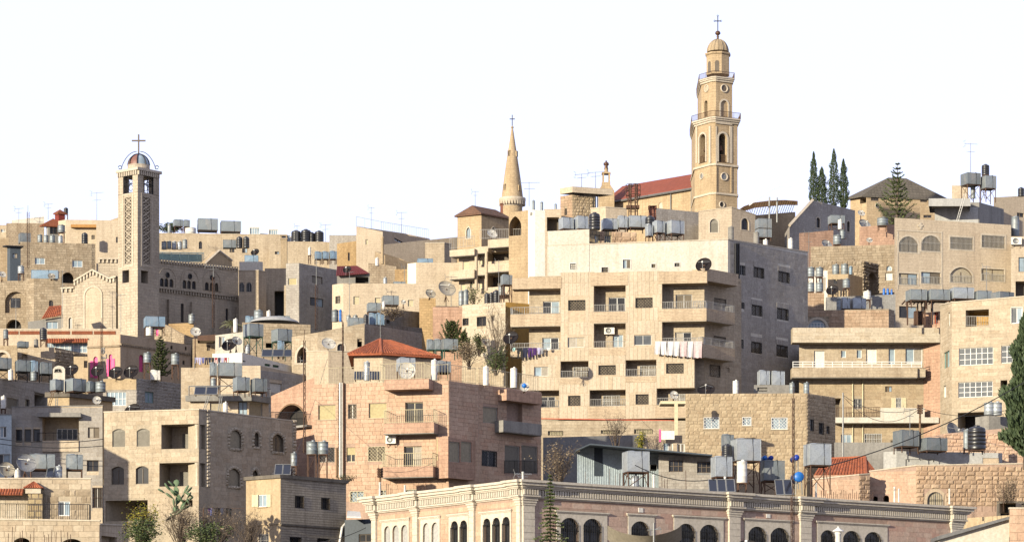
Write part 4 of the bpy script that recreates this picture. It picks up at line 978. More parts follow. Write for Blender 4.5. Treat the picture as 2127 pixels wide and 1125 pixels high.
def window_wall_house():
    b = Bld('arched_loggia_block', 'tan apartment block with two barred arches and stone cross on the parapet', [(1858, 20.6), (2100, 20.3)], 452, 'cream_plain', depth=9, para=.2, back=None)
    f = b.L; z1 = b.zt[0]
    g = dict(gm='glass_brown', fm='frame_brown')
    for r, a, k in (((798, 742, 938, 858), .35, 'bars'), ((962, 735, 1105, 850), .35, 'bars'), ((1173, 748, 1338, 838), 0, 'bars'), ((1403, 735, 1572, 827), 0, 'bars')):
        win(b, f, *Zg(*r), k, arch=a, bm='alu', trim=.18, tm='trim_stone', gm='glass_brown', fm='frame_brown')
    for r, a in (((797, 1012, 935, 1095), 0), ((960, 1003, 1102, 1088), 0), ((1172, 968, 1335, 1080), .3), ((1400, 980, 1567, 1068), 0)):
        win(b, f, *Zg(*r), 'slide', arch=a, trim=.15, tm='trim_stone', gm='shutter_beige', fm='frame_brown')
        u0, u1, z0, zz = f.rect(*Zg(*r)); rb = MB(); railing_mesh(rb, [f.pt(u0, z0, .05), f.pt(u1, z0, .05)], .7, .16); rb.build('window_railing', 'alu', b.root)
    for r in (Zy(205, 490, 480, 670), Zy(540, 490, 600, 700)): win(b, f, *r, 'slide', gm='glass_black', fm='frame_brown')
    slab(b, f, *Zg(950, 640, 964, 688), -.01, .08, 'trim_stone', 'stone_cross'); slab(b, f, *Zg(938, 656, 974, 668), -.01, .083, 'trim_stone', 'stone_cross_arm')
    for x in (790, 1112): slab(b, f, Zg.x(x)-1.5, Zg.y(705), Zg.x(x)+1.5, Zg.y(1130), 0, .04, 'trim_stone', 'string_pilaster')
    slab(b, f, Zg.x(786), Zg.y(700), Zg.x(1116), Zg.y(708), 0, .05, 'trim_stone', 'string_course')
    b.finish()
    return b
B_LOG = window_wall_house()
# ---------------------------------------------------------------- rooftop things
ORD = ['first', 'second', 'third', 'fourth', 'fifth', 'sixth', 'seventh', 'eighth', 'ninth']
def ordn(i, n):
    if n == 1: return ''
    if i == 0: return 'leftmost '
    if i == n-1: return 'rightmost '
    return 'middle ' if n == 3 else ORD[i]+' from left '
def legs_mesh(root, x0, x1, y0, y1, zb, zt, mat, r=.035, n=4):
    for x, y in ((x0, y0), (x1, y0), (x1, y1), (x0, y1)):
        mb = MB(); mb.box(x-r, x+r, y-r, y+r, zb, zt); mb.build('leg', mat, root)
    mb = MB(); mb.box(x0-r, x1+r, y0-r, y0+r, zt-.02, zt+.06); mb.box(x0-r, x1+r, y1-r, y1+r, zt-.02, zt+.06); mb.box(x0-r, x0+r, y0+r, y1-r, zt-.015, zt+.055); mb.box(x1-r, x1+r, y0+r, y1-r, zt-.015, zt+.055)
    zm = zb+(zt-zb)*.2
    if zt-zb > .6: mb.tube((x0, y0, zm), (x1, y0, zt), r*.6, n=4); mb.tube((x1, y0, zm), (x1, y1, zt), r*.6, n=4)
    mb.build('stand_frame', mat, root)
def cyl(x, y0, y1, w, D, label, mat='galv', yb=None, group=None, name='water_tank', legm='rust'):
    """round water tank: column x, rows y0 (top) to y1 (bottom), width w; yb = row where its stand meets the roof"""
    c = P(x, y1, D); h = (y1-y0)*D/F; r = w/2*D/F; zb = c.z if yb is None else min(ZY(yb, D), c.z-.05)
    t = thing(name, label, 'water tank', (c.x, c.y, zb), group); mb = MB()
    if mat == 'black_plastic':
        pr = [(r*.93, 0), (r, .05)]; n = 5
        for i in range(n):
            a = .06*h+h*.76*i/n; b = .06*h+h*.76*(i+1)/n; pr += [(r, a+.01), (r, b-h*.03), (r*.95, b-h*.018), (r*.95, b-h*.006)]
        pr += [(r*.97, h*.83), (r*.86, h*.90), (r*.5, h*.945), (r*.34, h*.95)]
        mb.lathe(c, pr, 24); mb.build('tank_body', mat, t)
        mb = MB(); mb.lathe(c+Vector((0, 0, h*.948)), [(r*.36, 0), (r*.36, h*.05), (r*.3, h*.055)], 16); mb.build('lid', mat, t)
    else:
        pr = [(r*.98, 0), (r, .02), (r, h*.3), (r*1.015, h*.31), (r*1.015, h*.33), (r, h*.34), (r, h*.62), (r*1.015, h*.63), (r*1.015, h*.65), (r, h*.66), (r, h*.97), (r*1.02, h*.975), (r*1.02, h), (r*.95, h*1.0), (r*.3, h*1.04)]
        mb.lathe(c, pr, 24); mb.build('tank_body', mat, t)
        mb = MB(); mb.lathe(c+Vector((r*.2, 0, h*1.02)), [(r*.3, 0), (r*.3, .08), (r*.25, .1)], 12); mb.build('lid', mat, t)
        mb = MB(); mb.path([c+Vector((r*1.03, -.1, h*.1)), c+Vector((r*1.2, -.1, h*.1)), c+Vector((r*1.2, -.1, -.1))], .025, 5); mb.build('outlet_pipe', 'rust', t)
    if yb is not None and c.z-zb > .08:
        k = r*.75; legs_mesh(t, c.x-k, c.x+k, c.y-k, c.y+k, zb, c.z-.06, legm)
    return t
def boxtank(x0, x1, y0, y1, D, label, yb=None, mat='galv', dep=1.2, yaw=18, group=None, legm='rust', wr=None, name='water_tank', crease=True, pipe=True):
    """square galvanised tank with pressed diagonal creases; spans columns x0..x1 including its turned side"""
    m = D/F; span = (x1-x0)*m; a = math.radians(yaw); dd = min(dep, span*.75); w = max(.3, (span-dd*abs(math.sin(a)))/math.cos(a))
    if yaw > 40: w = (span-dd*math.sin(a))/math.cos(a) if span > dd*math.sin(a)+.2 else .4
    h = (y1-y0)*m; zb0 = ZY(y1, D); cx = PX((x0+x1)/2, D); zb = zb0 if yb is None else min(ZY(yb, D), zb0-.05)
    ex = Vector((math.cos(a), math.sin(a), 0))*w/2; ey = Vector((-math.sin(a), math.cos(a), 0))*dd/2; c = Vector((cx, D+dd*.5, zb0+h/2)); ez = Vector((0, 0, h/2))
    t = thing(name, label, 'water tank', (cx, D+dd*.5, zb), group); mb = MB()
    for n, p, q in ((-ey, ex, ez), (ey, -ex, ez), (ex, ey, ez), (-ex, -ey, ez), (ez, ex, ey), (-ez, ex, -ey)):
        o = c+n; k = n.normalized()*(.05 if crease else 0)
        mb.add([o-p-q, o+p-q, o+p+q, o-p+q, o+k], [[0, 1, 4], [1, 2, 4], [2, 3, 4], [3, 0, 4]])
    mb.build('tank_body', mat, t)
    mb = MB(); e = .025
    for i in (-1, 1):
        for j in (-1, 1):
            mb.tube(c+ex*i+ey*j-ez, c+ex*i+ey*j+ez, e, n=4); mb.tube(c+ex*i-ey+ez*j, c+ex*i+ey+ez*j, e, n=4); mb.tube(c-ex+ey*i+ez*j, c+ex+ey*i+ez*j, e, n=4)
    mb.build('edge_angle', mat, t)
    mb = MB(); mb.lathe(c+ez-ex*.4, [(.28, 0), (.28, .07), (.2, .1)], 12); mb.build('hatch', mat, t)
    if pipe:
        mb = MB(); q = c-ey*1.04+ex*.3; mb.path([q+ez*1.1+ey*.5, q+ez*1.12, q+ez*.6, q-ez*.2+ex*.06, q-ez*1.1+ex*.02], .022, 5); mb.build('hose', 'cable', t)
    if yb is not None and zb0-zb > .1:
        zt = zb0-.06; pts = [c-ex*.92-ey*.92, c+ex*.92-ey*.92, c+ex*.92+ey*.92, c-ex*.92+ey*.92]
        for p in pts: mb = MB(); mb.tube((p.x, p.y, zb), (p.x, p.y, zt), .045, n=4); mb.build('leg', legm, t)
        mb = MB(); pp = [Vector((p.x, p.y, zt)) for p in pts]
        for i in range(4): mb.tube(pp[i], pp[(i+1) % 4], .05, n=4)
        if zb0-zb > .9:
            for i in range(4): mb.tube(pp[i]-Vector((0, 0, (zt-zb)*.8)), pp[(i+1) % 4], .03, n=4)
        mb.build('stand_frame', legm, t)
    return t
def dish(x, y, r, D, label, mat='dish_grey', az=0, el=35, yb=None, group=None, back=False):
    """satellite dish: centre column x, row y, radius r; az turns it from the viewer (+ = to the right), el tilts it up"""
    m = D/F; R = r*m; c = P(x, y, D); a, e = math.radians(az), math.radians(el)
    d = Vector((math.sin(a)*math.cos(e), -math.cos(a)*math.cos(e)*(-1 if back else 1), math.sin(e))); q = d.to_track_quat('Z', 'Y')
    zb = ZY(yb, D) if yb is not None else c.z-R*1.1
    t = thing('satellite_dish', label, 'satellite dish', (c.x, c.y+.1, zb), group)
    mb = MB(); k = .24; pr = [(R*i/7+.001, k*R*(i/7)**2) for i in range(8)]
    n = 28; mb.lathe(c-d*k*R*.5, pr+[(R*1.015, k*R+.02), (R*1.0, k*R-.03)]+[(R*i/7+.001, k*R*(i/7)**2-.04) for i in range(6, -1, -1)], n, q=q); mb.build('reflector', mat, t)
    foc = c+d*R*.75; mb = MB(); low = q @ Vector((0, -R*.92, k*R*.4))
    for s in ((0, -.95), (.8, .45), (-.8, .45)): mb.tube(c+q @ Vector((s[0]*R*.97, s[1]*R*.97, k*R*.45)), foc, .018 if R < .7 else .026, n=5)
    mb.build('feed_arm', 'grey_metal', t)
    mb = MB(); mb.tube(foc-d*.12, foc+d*.05, .06, .08, n=10); mb.build('feed_horn', 'white_plastic', t)
    mb = MB(); h = c-d*k*R*.6; mb.tube((h.x-d.x*.15, h.y-d.y*.15, zb), (h.x-d.x*.15, h.y-d.y*.15, h.z+.1), .05, n=8); mb.tube((h.x-d.x*.15, h.y-d.y*.15, h.z), h+d*.1, .06, n=8)
    for i in range(3): w = 2*math.pi*i/3; mb.tube((h.x-d.x*.15, h.y-d.y*.15, zb+(h.z-zb)*.5), (h.x-d.x*.15+.35*R*math.cos(w), h.y-d.y*.15+.35*R*math.sin(w), zb), .025, n=5)
    mb.build('mount', 'rust', t); return t
def aerial(x, y0, y1, D, label, kind='yagi', az=0, w=26, group=None, mat='grey_metal', rows=None):
    """TV aerial: mast from row y1 up to y0 with a boom of cross elements w pixels long"""
    m = D/F; c = P(x, y1, D); h = (y1-y0)*m; t = thing('tv_aerial', label, 'aerial', c, group)
    mb = MB(); mb.tube(c, c+Vector((0, 0, h)), .035, .022, n=6); mb.build('mast', mat, t)
    a = math.radians(az); b = Vector((math.cos(a), math.sin(a), 0)); p = Vector((-math.sin(a), math.cos(a), 0))
    for k, (fr, ww) in enumerate(rows or ((.97, w), (.72, w*.55))):
        z = c+Vector((0, 0, h*fr)); L = ww*m; mb = MB(); mb.tube(z-b*L*.45, z+b*L*.55, .018, n=4); n = max(4, int(ww/3))
        for i in range(n):
            q = z+b*(-.45+1.0*i/(n-1))*L; e = (.42-.18*i/n); mb.tube(q-p*e-Vector((0, 0, e*.25)), q+p*e+Vector((0, 0, e*.25)), .012, n=3)
        if k == 0 and kind == 'yagi':
            q = z-b*L*.45
            for s in (-1, 1): mb.tube(q, q-b*.1+Vector((0, 0, .3*s)), .016, n=4); mb.tube(q-b*.1+Vector((0, 0, .3*s))-p*.4, q-b*.1+Vector((0, 0, .3*s))+p*.4, .012, n=3)
        mb.build('boom', mat, t)
    return t
def mast(x, y0, y1, D, label, w=5, mat='rust', rungs=None):
    """three-legged lattice mast"""
    m = D/F; c = P(x, y1, D); h = (y1-y0)*m; R = w/2*m; t = thing('lattice_mast', label, 'mast', c)
    v = [Vector((R*math.cos(a), R*math.sin(a), 0)) for a in (.3, 2.4, 4.5)]
    for q in v: mb = MB(); mb.tube(c+q, c+q+Vector((0, 0, h)), .02, n=4); mb.build('chord', mat, t)
    mb = MB(); n = max(3, int(h/.45))
    for i in range(n):
        for j in range(3): mb.tube(c+v[j]+Vector((0, 0, h*i/n)), c+v[(j+1) % 3]+Vector((0, 0, h*(i+1)/n)), .014, n=3); mb.tube(c+v[j]+Vector((0, 0, h*i/n)), c+v[(j+1) % 3]+Vector((0, 0, h*i/n)), .012, n=3)
    mb.build('bracing', mat, t); mb = MB(); mb.tube(c+Vector((0, 0, h)), c+Vector((0, 0, h+.8)), .02, n=4); mb.build('rod', mat, t); return t
def solar(x0, x1, y0, y1, D, label, group=None, n=2):
    """tilted solar water collectors on a frame, their upper edge at row y0"""
    m = D/F; A = P(x0, y1, D); w = (x1-x0)*m; h = (y1-y0)*m; t = thing('solar_collector', label, 'solar panel', (A.x+w/2, D+.5, A.z))
    for i in range(n):
        a = Vector((A.x+w*(i+.04)/n, D, A.z+.05)); b = Vector((A.x+w*(i+.96)/n, D, A.z+.05)); up = Vector((0, max(h, .6)*1.1, h))
        mb = MB(); nn = Vector((0, -.05, .06)); mb.prism([a, b, b+up, a+up], [a+nn, b+nn, b+up+nn, a+up+nn]); p = mb.build('collector', 'solar', t)
        mb = MB(); q = [a+nn, b+nn, b+up+nn, a+up+nn]
        for j in range(4): mb.tube(q[j], q[(j+1) % 4], .035, n=4)
        mb.build('collector_frame', 'grey_metal', p)
    mb = MB()
    for s in (.05, .95): x = A.x+w*s; mb.tube((x, D+max(h, .6)*1.05, A.z), (x, D+max(h, .6)*1.05, A.z+h), .03, n=4); mb.tube((x, D, A.z), (x, D+max(h, .6)*1.05, A.z), .03, n=4)
    mb.build('support', 'rust', t); return t
def acunit(f, x0, y0, x1, y1, label, group=None):
    u0, u1, z0, z1 = f.rect(x0, y0, x1, y1, .4); c = f.pt((u0+u1)/2, z0, .25); t = thing('air_conditioner', label, 'air conditioner', c, group)
    mb = MB(); f.bx(mb, u0, u1, z0, z1, .08, .42); mb.build('casing', 'white_plastic', t)
    mb = MB(); r = (z1-z0)*.4; n3 = Vector((f.n.x, f.n.y, 0)); o = f.pt(u0+(u1-u0)*.4, (z0+z1)/2, .425); q = n3.to_track_quat('Z', 'Y')
    mb.lathe(o, [(r, 0), (r, .02), (r*.85, .025), (r*.85, .01), (r*.2, .012), (.001, .02)], 16, q=q); mb.build('fan_guard', 'grey_metal', t)
    mb = MB()
    for u in (u0+.1, u1-.1): mb.tube(f.pt(u, z0-.03, 0), f.pt(u, z0-.03, .42), .025, n=4); mb.tube(f.pt(u, z0-.3, 0), f.pt(u, z0-.03, .38), .02, n=4)
    mb.build('bracket', 'rust', t); return t
def cloth(f, x0, x1, y0, y1, w, mat, label, kind='sheet'):
    u0, u1, z0, z1 = f.rect(x0, y0, x1, y1, w); mb = MB(); nx, nz = 8, 6; sd = random.Random(int(x0*7+y1)); ph = sd.uniform(0, 6)
    def q(i, j, o):
        s = j/nz; du = 0
        if kind == 'shirt': k = 1.0 if s < .35 else .78; um = (u0+u1)/2; uu = um+(u0+(u1-u0)*i/nx-um)*k
        elif kind == 'trousers': uu = u0+(u1-u0)*i/nx+(.05*(1 if i > nx/2 else -1)*max(0, s-.5))
        else: uu = u0+(u1-u0)*i/nx+.03*math.sin(s*3+ph)
        return f.pt(uu, z1-(z1-z0)*s-(.03*math.sin(i*1.4+ph)*s), w+o+.05*math.sin(i*1.1+ph)*s)
    for o in (0, .012): mb.add([q(i, j, o) for j in range(nz+1) for i in range(nx+1)], [[j*(nx+1)+i, j*(nx+1)+i+1, (j+1)*(nx+1)+i+1, (j+1)*(nx+1)+i] for j in range(nz) for i in range(nx) if not (kind == 'trousers' and j > 1 and i in (3, 4))], True)
    return tag(mb.build('hanging_cloth', mat, base=f.pt((u0+u1)/2, z0, w), uv=False), label, 'laundry', 'laundry drying outdoors')
def wire(pts, label, sag=.5, r=.02, name='power_cable', mat='cable'):
    mb = MB()
    for a, b in zip(pts[:-1], pts[1:]):
        a, b = Vector(a), Vector(b); q = [a.lerp(b, i/12)-Vector((0, 0, sag*4*(i/12)*(1-i/12))) for i in range(13)]; mb.path(q, r, 4)
    return tag(mb.build(name, mat), label, 'cable')
def pipe_thing(name, x, y0, y1, D, r, mat, label, cat='pipe', cap=True, group=None):
    c = P(x, y1, D); h = (y1-y0)*D/F; R = r*D/F; mb = MB(); mb.lathe(c, [(R, 0), (R, h*.93), (R*1.12, h*.94), (R*1.12, h), (R*.7, h)], 12); return tag(mb.build(name, mat), label, cat, group)
def chimney(x0, x1, y0, y1, D, mat, label, cap=True):
    m = D/F; c = P((x0+x1)/2, y1, D); w = (x1-x0)*m; h = (y1-y0)*m; t = thing('chimney', label, 'chimney', (c.x, c.y+w/2, c.z))
    mb = MB(); mb.box(c.x-w/2, c.x+w/2, c.y, c.y+w, c.z, c.z+h*.86); mb.build('shaft', mat, t)
    mb = MB(); mb.box(c.x-w*.58, c.x+w*.58, c.y-w*.08, c.y+w*1.08, c.z+h*.86, c.z+h*.9); mb.box(c.x-w*.58, c.x+w*.58, c.y-w*.08, c.y+w*1.08, c.z+h*.96, c.z+h)
    for s in (-1, 1):
        for k in (0, 1): mb.box(c.x+s*w*.42-w*.08, c.x+s*w*.42+w*.08, c.y+k*w*.82+.01, c.y+k*w*.82+w*.16, c.z+h*.895, c.z+h*.965)
    mb.build('cap', mat, t); return t
def ladder(x0, y0, x1, y1, D, label, w=4, mat='grey_metal', dD=0):
    a, b = P(x0, y0, D+dD), P(x1, y1, D); k = Vector((w*D/F, 0, 0)); t = thing('ladder', label, 'ladder', b)
    for s in (-.5, .5): mb = MB(); mb.tube(a+k*s, b+k*s, .035, n=5); mb.build('rail', mat, t)
    n = max(4, int((a-b).length/.3)); mb = MB()
    for i in range(1, n): p = a.lerp(b, i/n); mb.tube(p-k*.5, p+k*.5, .02, n=4)
    mb.build('rungs', mat, t); return t

# ---------------------------------------------------------------- plants
def leaf_cloud(mb, c, rx, ry, rz, n, s, rnd, flat=.4, shell=.55):
    for _ in range(n):
        while True:
            p = Vector((rnd.uniform(-1, 1), rnd.uniform(-1, 1), rnd.uniform(-1, 1)))
            if shell**2*rnd.random() < p.length_squared < 1: break
        q = c+Vector((p.x*rx, p.y*ry, p.z*rz)); leaf(mb, q, s*rnd.uniform(.6, 1.4), rnd, flat)
def leaf(mb, q, s, rnd, flat=.4):
    a = Vector((rnd.gauss(0, 1), rnd.gauss(0, 1), rnd.gauss(0, flat))).normalized(); b = a.cross(Vector((rnd.gauss(0, 1), rnd.gauss(0, 1), rnd.gauss(0, 1)))).normalized()
    v = len(mb.v); mb.v += [tuple(q-a*s), tuple(q+b*s*.45), tuple(q+a*s), tuple(q-b*s*.45)]; mb.f.append([v, v+1, v+2, v+3]); mb.sm.append(False)
def trunk_mesh(base, top, r0, r1, rnd, n=5):
    mb = MB(); p = Vector(base); d = (Vector(top)-p)/n; pts = [p+d*i+Vector((rnd.uniform(-.06, .06), rnd.uniform(-.06, .06), 0))*(1 if 0 < i < n else 0) for i in range(n+1)]
    for i in range(n): mb.tube(pts[i], pts[i+1], r0+(r1-r0)*i/n, r0+(r1-r0)*(i+1)/n, n=8)
    return mb
def cypress(x, y0, y1, w, D, label, seed=1, mat='leaf_cypress', n=5200, tip=.75, group=None):
    m = D/F; base = P(x, y1, D); h = (y1-y0)*m; R = w/2*m; rnd = random.Random(seed)
    t = thing('cypress_tree', label, 'tree', base, group); trunk_mesh(base-Vector((0, 0, .5)), base+Vector((0, 0, h*.9)), R*.16, .03, rnd).build('trunk', 'bark', t)
    mb = MB(); ph = [rnd.uniform(0, 6.28) for _ in range(6)]
    for _ in range(n):
        k = rnd.random()**.85; a = rnd.uniform(0, 6.28)
        e = (min(1, k/.14)**.6)*(1-k**2.2)**tip*(.78+.13*math.sin(a*3+k*17+ph[0])+.12*math.sin(k*41+a*2+ph[1])+.1*math.sin(k*23+ph[2]))
        rr = R*e*rnd.uniform(.5, 1.05); q = base+Vector((rr*math.cos(a), rr*math.sin(a), h*(.04+.96*k)))
        s = m*max(1, w/32)*rnd.uniform(1.1, 2.5)*(.6+.4*(1-k)); u = Vector((math.cos(a)*.5+rnd.gauss(0, .3), math.sin(a)*.5+rnd.gauss(0, .3), 1)).normalized(); b = u.cross(Vector((rnd.gauss(0, 1), rnd.gauss(0, 1), 0)).normalized())
        v = len(mb.v); mb.v += [tuple(q-u*s), tuple(q+b*s*.5), tuple(q+u*s*1.2), tuple(q-b*s*.5)]; mb.f.append([v, v+1, v+2, v+3]); mb.sm.append(False)
    mb.build('crown', mat, t, uv=False); return t
def conifer(x, y0, y1, w, D, label, seed=1, mat='leaf_pine', tiers=16, up=.25, name='conifer_tree', leafn=26, power=1.0, gap=1.0, cat='tree', ls=1.0, jag=.24):
    """whorled conifer: real branches in tiers, each carrying needle sprays"""
    m = D/F; base = P(x, y1, D); h = (y1-y0)*m; R = w/2*m; rnd = random.Random(seed); t = thing(name, label, cat, base)
    tb = trunk_mesh(base-Vector((0, 0, .5)), base+Vector((0, 0, h)), R*.09+.04, .02, rnd); tb.build('trunk', 'bark', t); mb = MB(); bb = MB()
    for k in range(tiers):
        f = k/(tiers-1); z = h*(.05+.93*f**gap); L = R*(1-f)**power*rnd.uniform(.88, 1.08)+.08*R; nb = 7 if f < .8 else 5; a0 = rnd.uniform(0, 6)
        for i in range(nb):
            a = a0+6.283*i/nb+rnd.uniform(-.2, .2); l = L*rnd.uniform(.92-2*jag, 1+jag); d = Vector((math.cos(a), math.sin(a), 0)); p0 = base+Vector((0, 0, z))
            tipp = p0+d*l+Vector((0, 0, l*up)); mid = p0+d*l*.55+Vector((0, 0, -l*.05)); bb.tube(p0, mid, .03*(1-f)+.012, n=4, cap=False); bb.tube(mid, tipp, .02*(1-f)+.01, n=4, cap=False)
            for j in range(leafn):
                s = rnd.uniform(.15, 1.05); q = (p0.lerp(mid, s/.55) if s < .55 else mid.lerp(tipp, (s-.55)/.45)); q = q+Vector((rnd.gauss(0, .05), rnd.gauss(0, .05), rnd.gauss(0.02, .04)))*l*.8
                z2 = m*rnd.uniform(1.0, 2.2)*ls; u = (d+Vector((rnd.gauss(0, .5), rnd.gauss(0, .5), .5+rnd.gauss(0, .3)))).normalized(); b = u.cross(Vector((rnd.gauss(0, 1), rnd.gauss(0, 1), rnd.gauss(0, 1)))).normalized()
                v = len(mb.v); mb.v += [tuple(q-u*z2*.5), tuple(q+b*z2*.32), tuple(q+u*z2), tuple(q-b*z2*.32)]; mb.f.append([v, v+1, v+2, v+3]); mb.sm.append(False)
    bb.build('branches', 'bark', t, uv=False, kind='stuff'); mb.build('crown', mat, t, uv=False); return t
def shrub(x0, x1, y0, y1, D, label, seed=1, mat='leaf_green', n=1500, s=2.2, name='shrub', bare=False, dep=1.0, stems=14, cat='shrub'):
    m = D/F; base = P((x0+x1)/2, y1, D); w = (x1-x0)*m/2; h = (y1-y0)*m; rnd = random.Random(seed); t = thing(name, label, cat, base); sb = MB(); mb = MB(); tips = []
    for i in range(stems):
        a = rnd.uniform(0, 6.28); k = rnd.uniform(.2, 1); tip = base+Vector((math.cos(a)*w*k, math.sin(a)*w*k*dep, h*(1-.45*k*k)*rnd.uniform(.75, 1.05))); p0 = base+Vector((rnd.uniform(-.1, .1)*w, 0, -.2)); mid = p0.lerp(tip, .5)+Vector((rnd.gauss(0, .1), rnd.gauss(0, .1), .1))*w
        sb.tube(p0, mid, .035, .022, n=4, cap=False); sb.tube(mid, tip, .022, .008, n=4, cap=False); tips += [mid, tip]
        for j in range(10 if bare else 3):
            b = mid.lerp(tip, rnd.random()) if rnd.random() < .7 else p0.lerp(mid, rnd.uniform(.5, 1)); e = b+Vector((rnd.gauss(0, .25)*w, rnd.gauss(0, .25)*w*dep, rnd.uniform(.05, .35)*h)); sb.tube(b, e, .012, .005, n=3, cap=False); tips.append(e)
            if bare:
                for _ in range(3): sb.tube(e, e+Vector((rnd.gauss(0, .12)*w, rnd.gauss(0, .12)*w, rnd.uniform(-.02, .16)*h)), .007, .003, n=3, cap=False)
    for _ in range(n):
        q = rnd.choice(tips)+Vector((rnd.gauss(0, .16)*w, rnd.gauss(0, .16)*w*dep, rnd.gauss(0, .1)*h)); leaf(mb, q, s*m*rnd.uniform(.6, 1.3), rnd)
    sb.build('stem', 'bark', t, uv=False)
    if n: mb.build('foliage', mat, t, uv=False)
    return t
# ---------------------------------------------------------------- generic houses of the hillside
def pline(k, S, xs, phis):
    """visible corners xs; phis[i] = angle by which segment i recedes to the right; corner k lies at scale S"""
    pts = {k: Vector((PX(xs[k], F/S), F/S))}
    for i in range(k, len(xs)-1):
        a = math.radians(phis[i]); u = (xs[i+1]-CX)/F; p = pts[i]; t = (u*p.y-p.x)/(math.cos(a)-u*math.sin(a)); pts[i+1] = p+Vector((math.cos(a), math.sin(a)))*t
    for i in range(k-1, -1, -1):
        a = math.radians(phis[i]); u = (xs[i]-CX)/F; p = pts[i+1]; t = (p.x-u*p.y)/(math.cos(a)-u*math.sin(a)); pts[i] = p-Vector((math.cos(a), math.sin(a)))*t
    return [(xs[i], F/pts[i].y) for i in range(len(xs))]
def H(name, label, pts, yt, mat, wins=(), blk=None, **k):
    b = Bld(name, label, pts, yt, mat, **k)
    for w in wins:
        fi, r, kind, kw = (list(w)+[{}])[:4]
        win(b, b.f[fi], *r, kind, **kw)
    for bl in (blk or ()):
        fi, bw, bh, m, kw = (list(bl)+[{}])[:5]
        b.blocks(b.f[fi], bw, bh, m, **kw)
    return b.finish()
GB, GK, GY = dict(gm='glass_black', fm='frame_brown'), dict(gm='dark_room'), dict(gm='glass_sky', fm='frame_white')
def polyprism(b, f, pts, w0, w1, mat, name, parent=None):
    """flat outline given by photo pixels on the face, carried from w0 to w1"""
    a = [f.P(x, y, w1) for x, y in pts]; d = Vector((f.n.x, f.n.y, 0))*(w1-w0); mb = MB(); mb.prism(a, [p-d for p in a]); return mb.build(name, mat, parent or b.root)
def corbels(b, f, z, mat, pitch=.42, h=.55, w=.28, u0=0, u1=None):
    u1 = f.L if u1 is None else u1; mb = MB(); f.bx(mb, u0, u1, z-h*.3, z, 0, w); n = max(2, int((u1-u0)/pitch))
    o = mb.build('cornice', mat, b.root); mb = MB()
    for i in range(n): a = u0+(u1-u0)*i/n; f.bx(mb, a+.1*pitch, a+.55*pitch, z-h, z-h*.3, 0, w*.75)
    mb.build('corbel_row', mat, b.root, kind='stuff')
def cross(root, c, h, aw, r, mat, name='cross', trefoil=False):
    c = Vector(c); mb = MB(); mb.box(c.x-r, c.x+r, c.y-r, c.y+r, c.z, c.z+h); mb.box(c.x-aw, c.x+aw, c.y-r*.9, c.y+r*.9, c.z+h*.66-r, c.z+h*.66+r)
    if trefoil:
        for x, z in ((-aw, h*.66), (aw, h*.66), (0, h)):
            for dx, dz in ((.1, 0), (-.1, 0), (0, .12), (0, -.1)): mb.lathe((c.x+x+dx, c.y, c.z+z+dz-.05), [(.01, 0), (.07, .05), (.01, .1)], 6)
    return mb.build(name, mat, root)
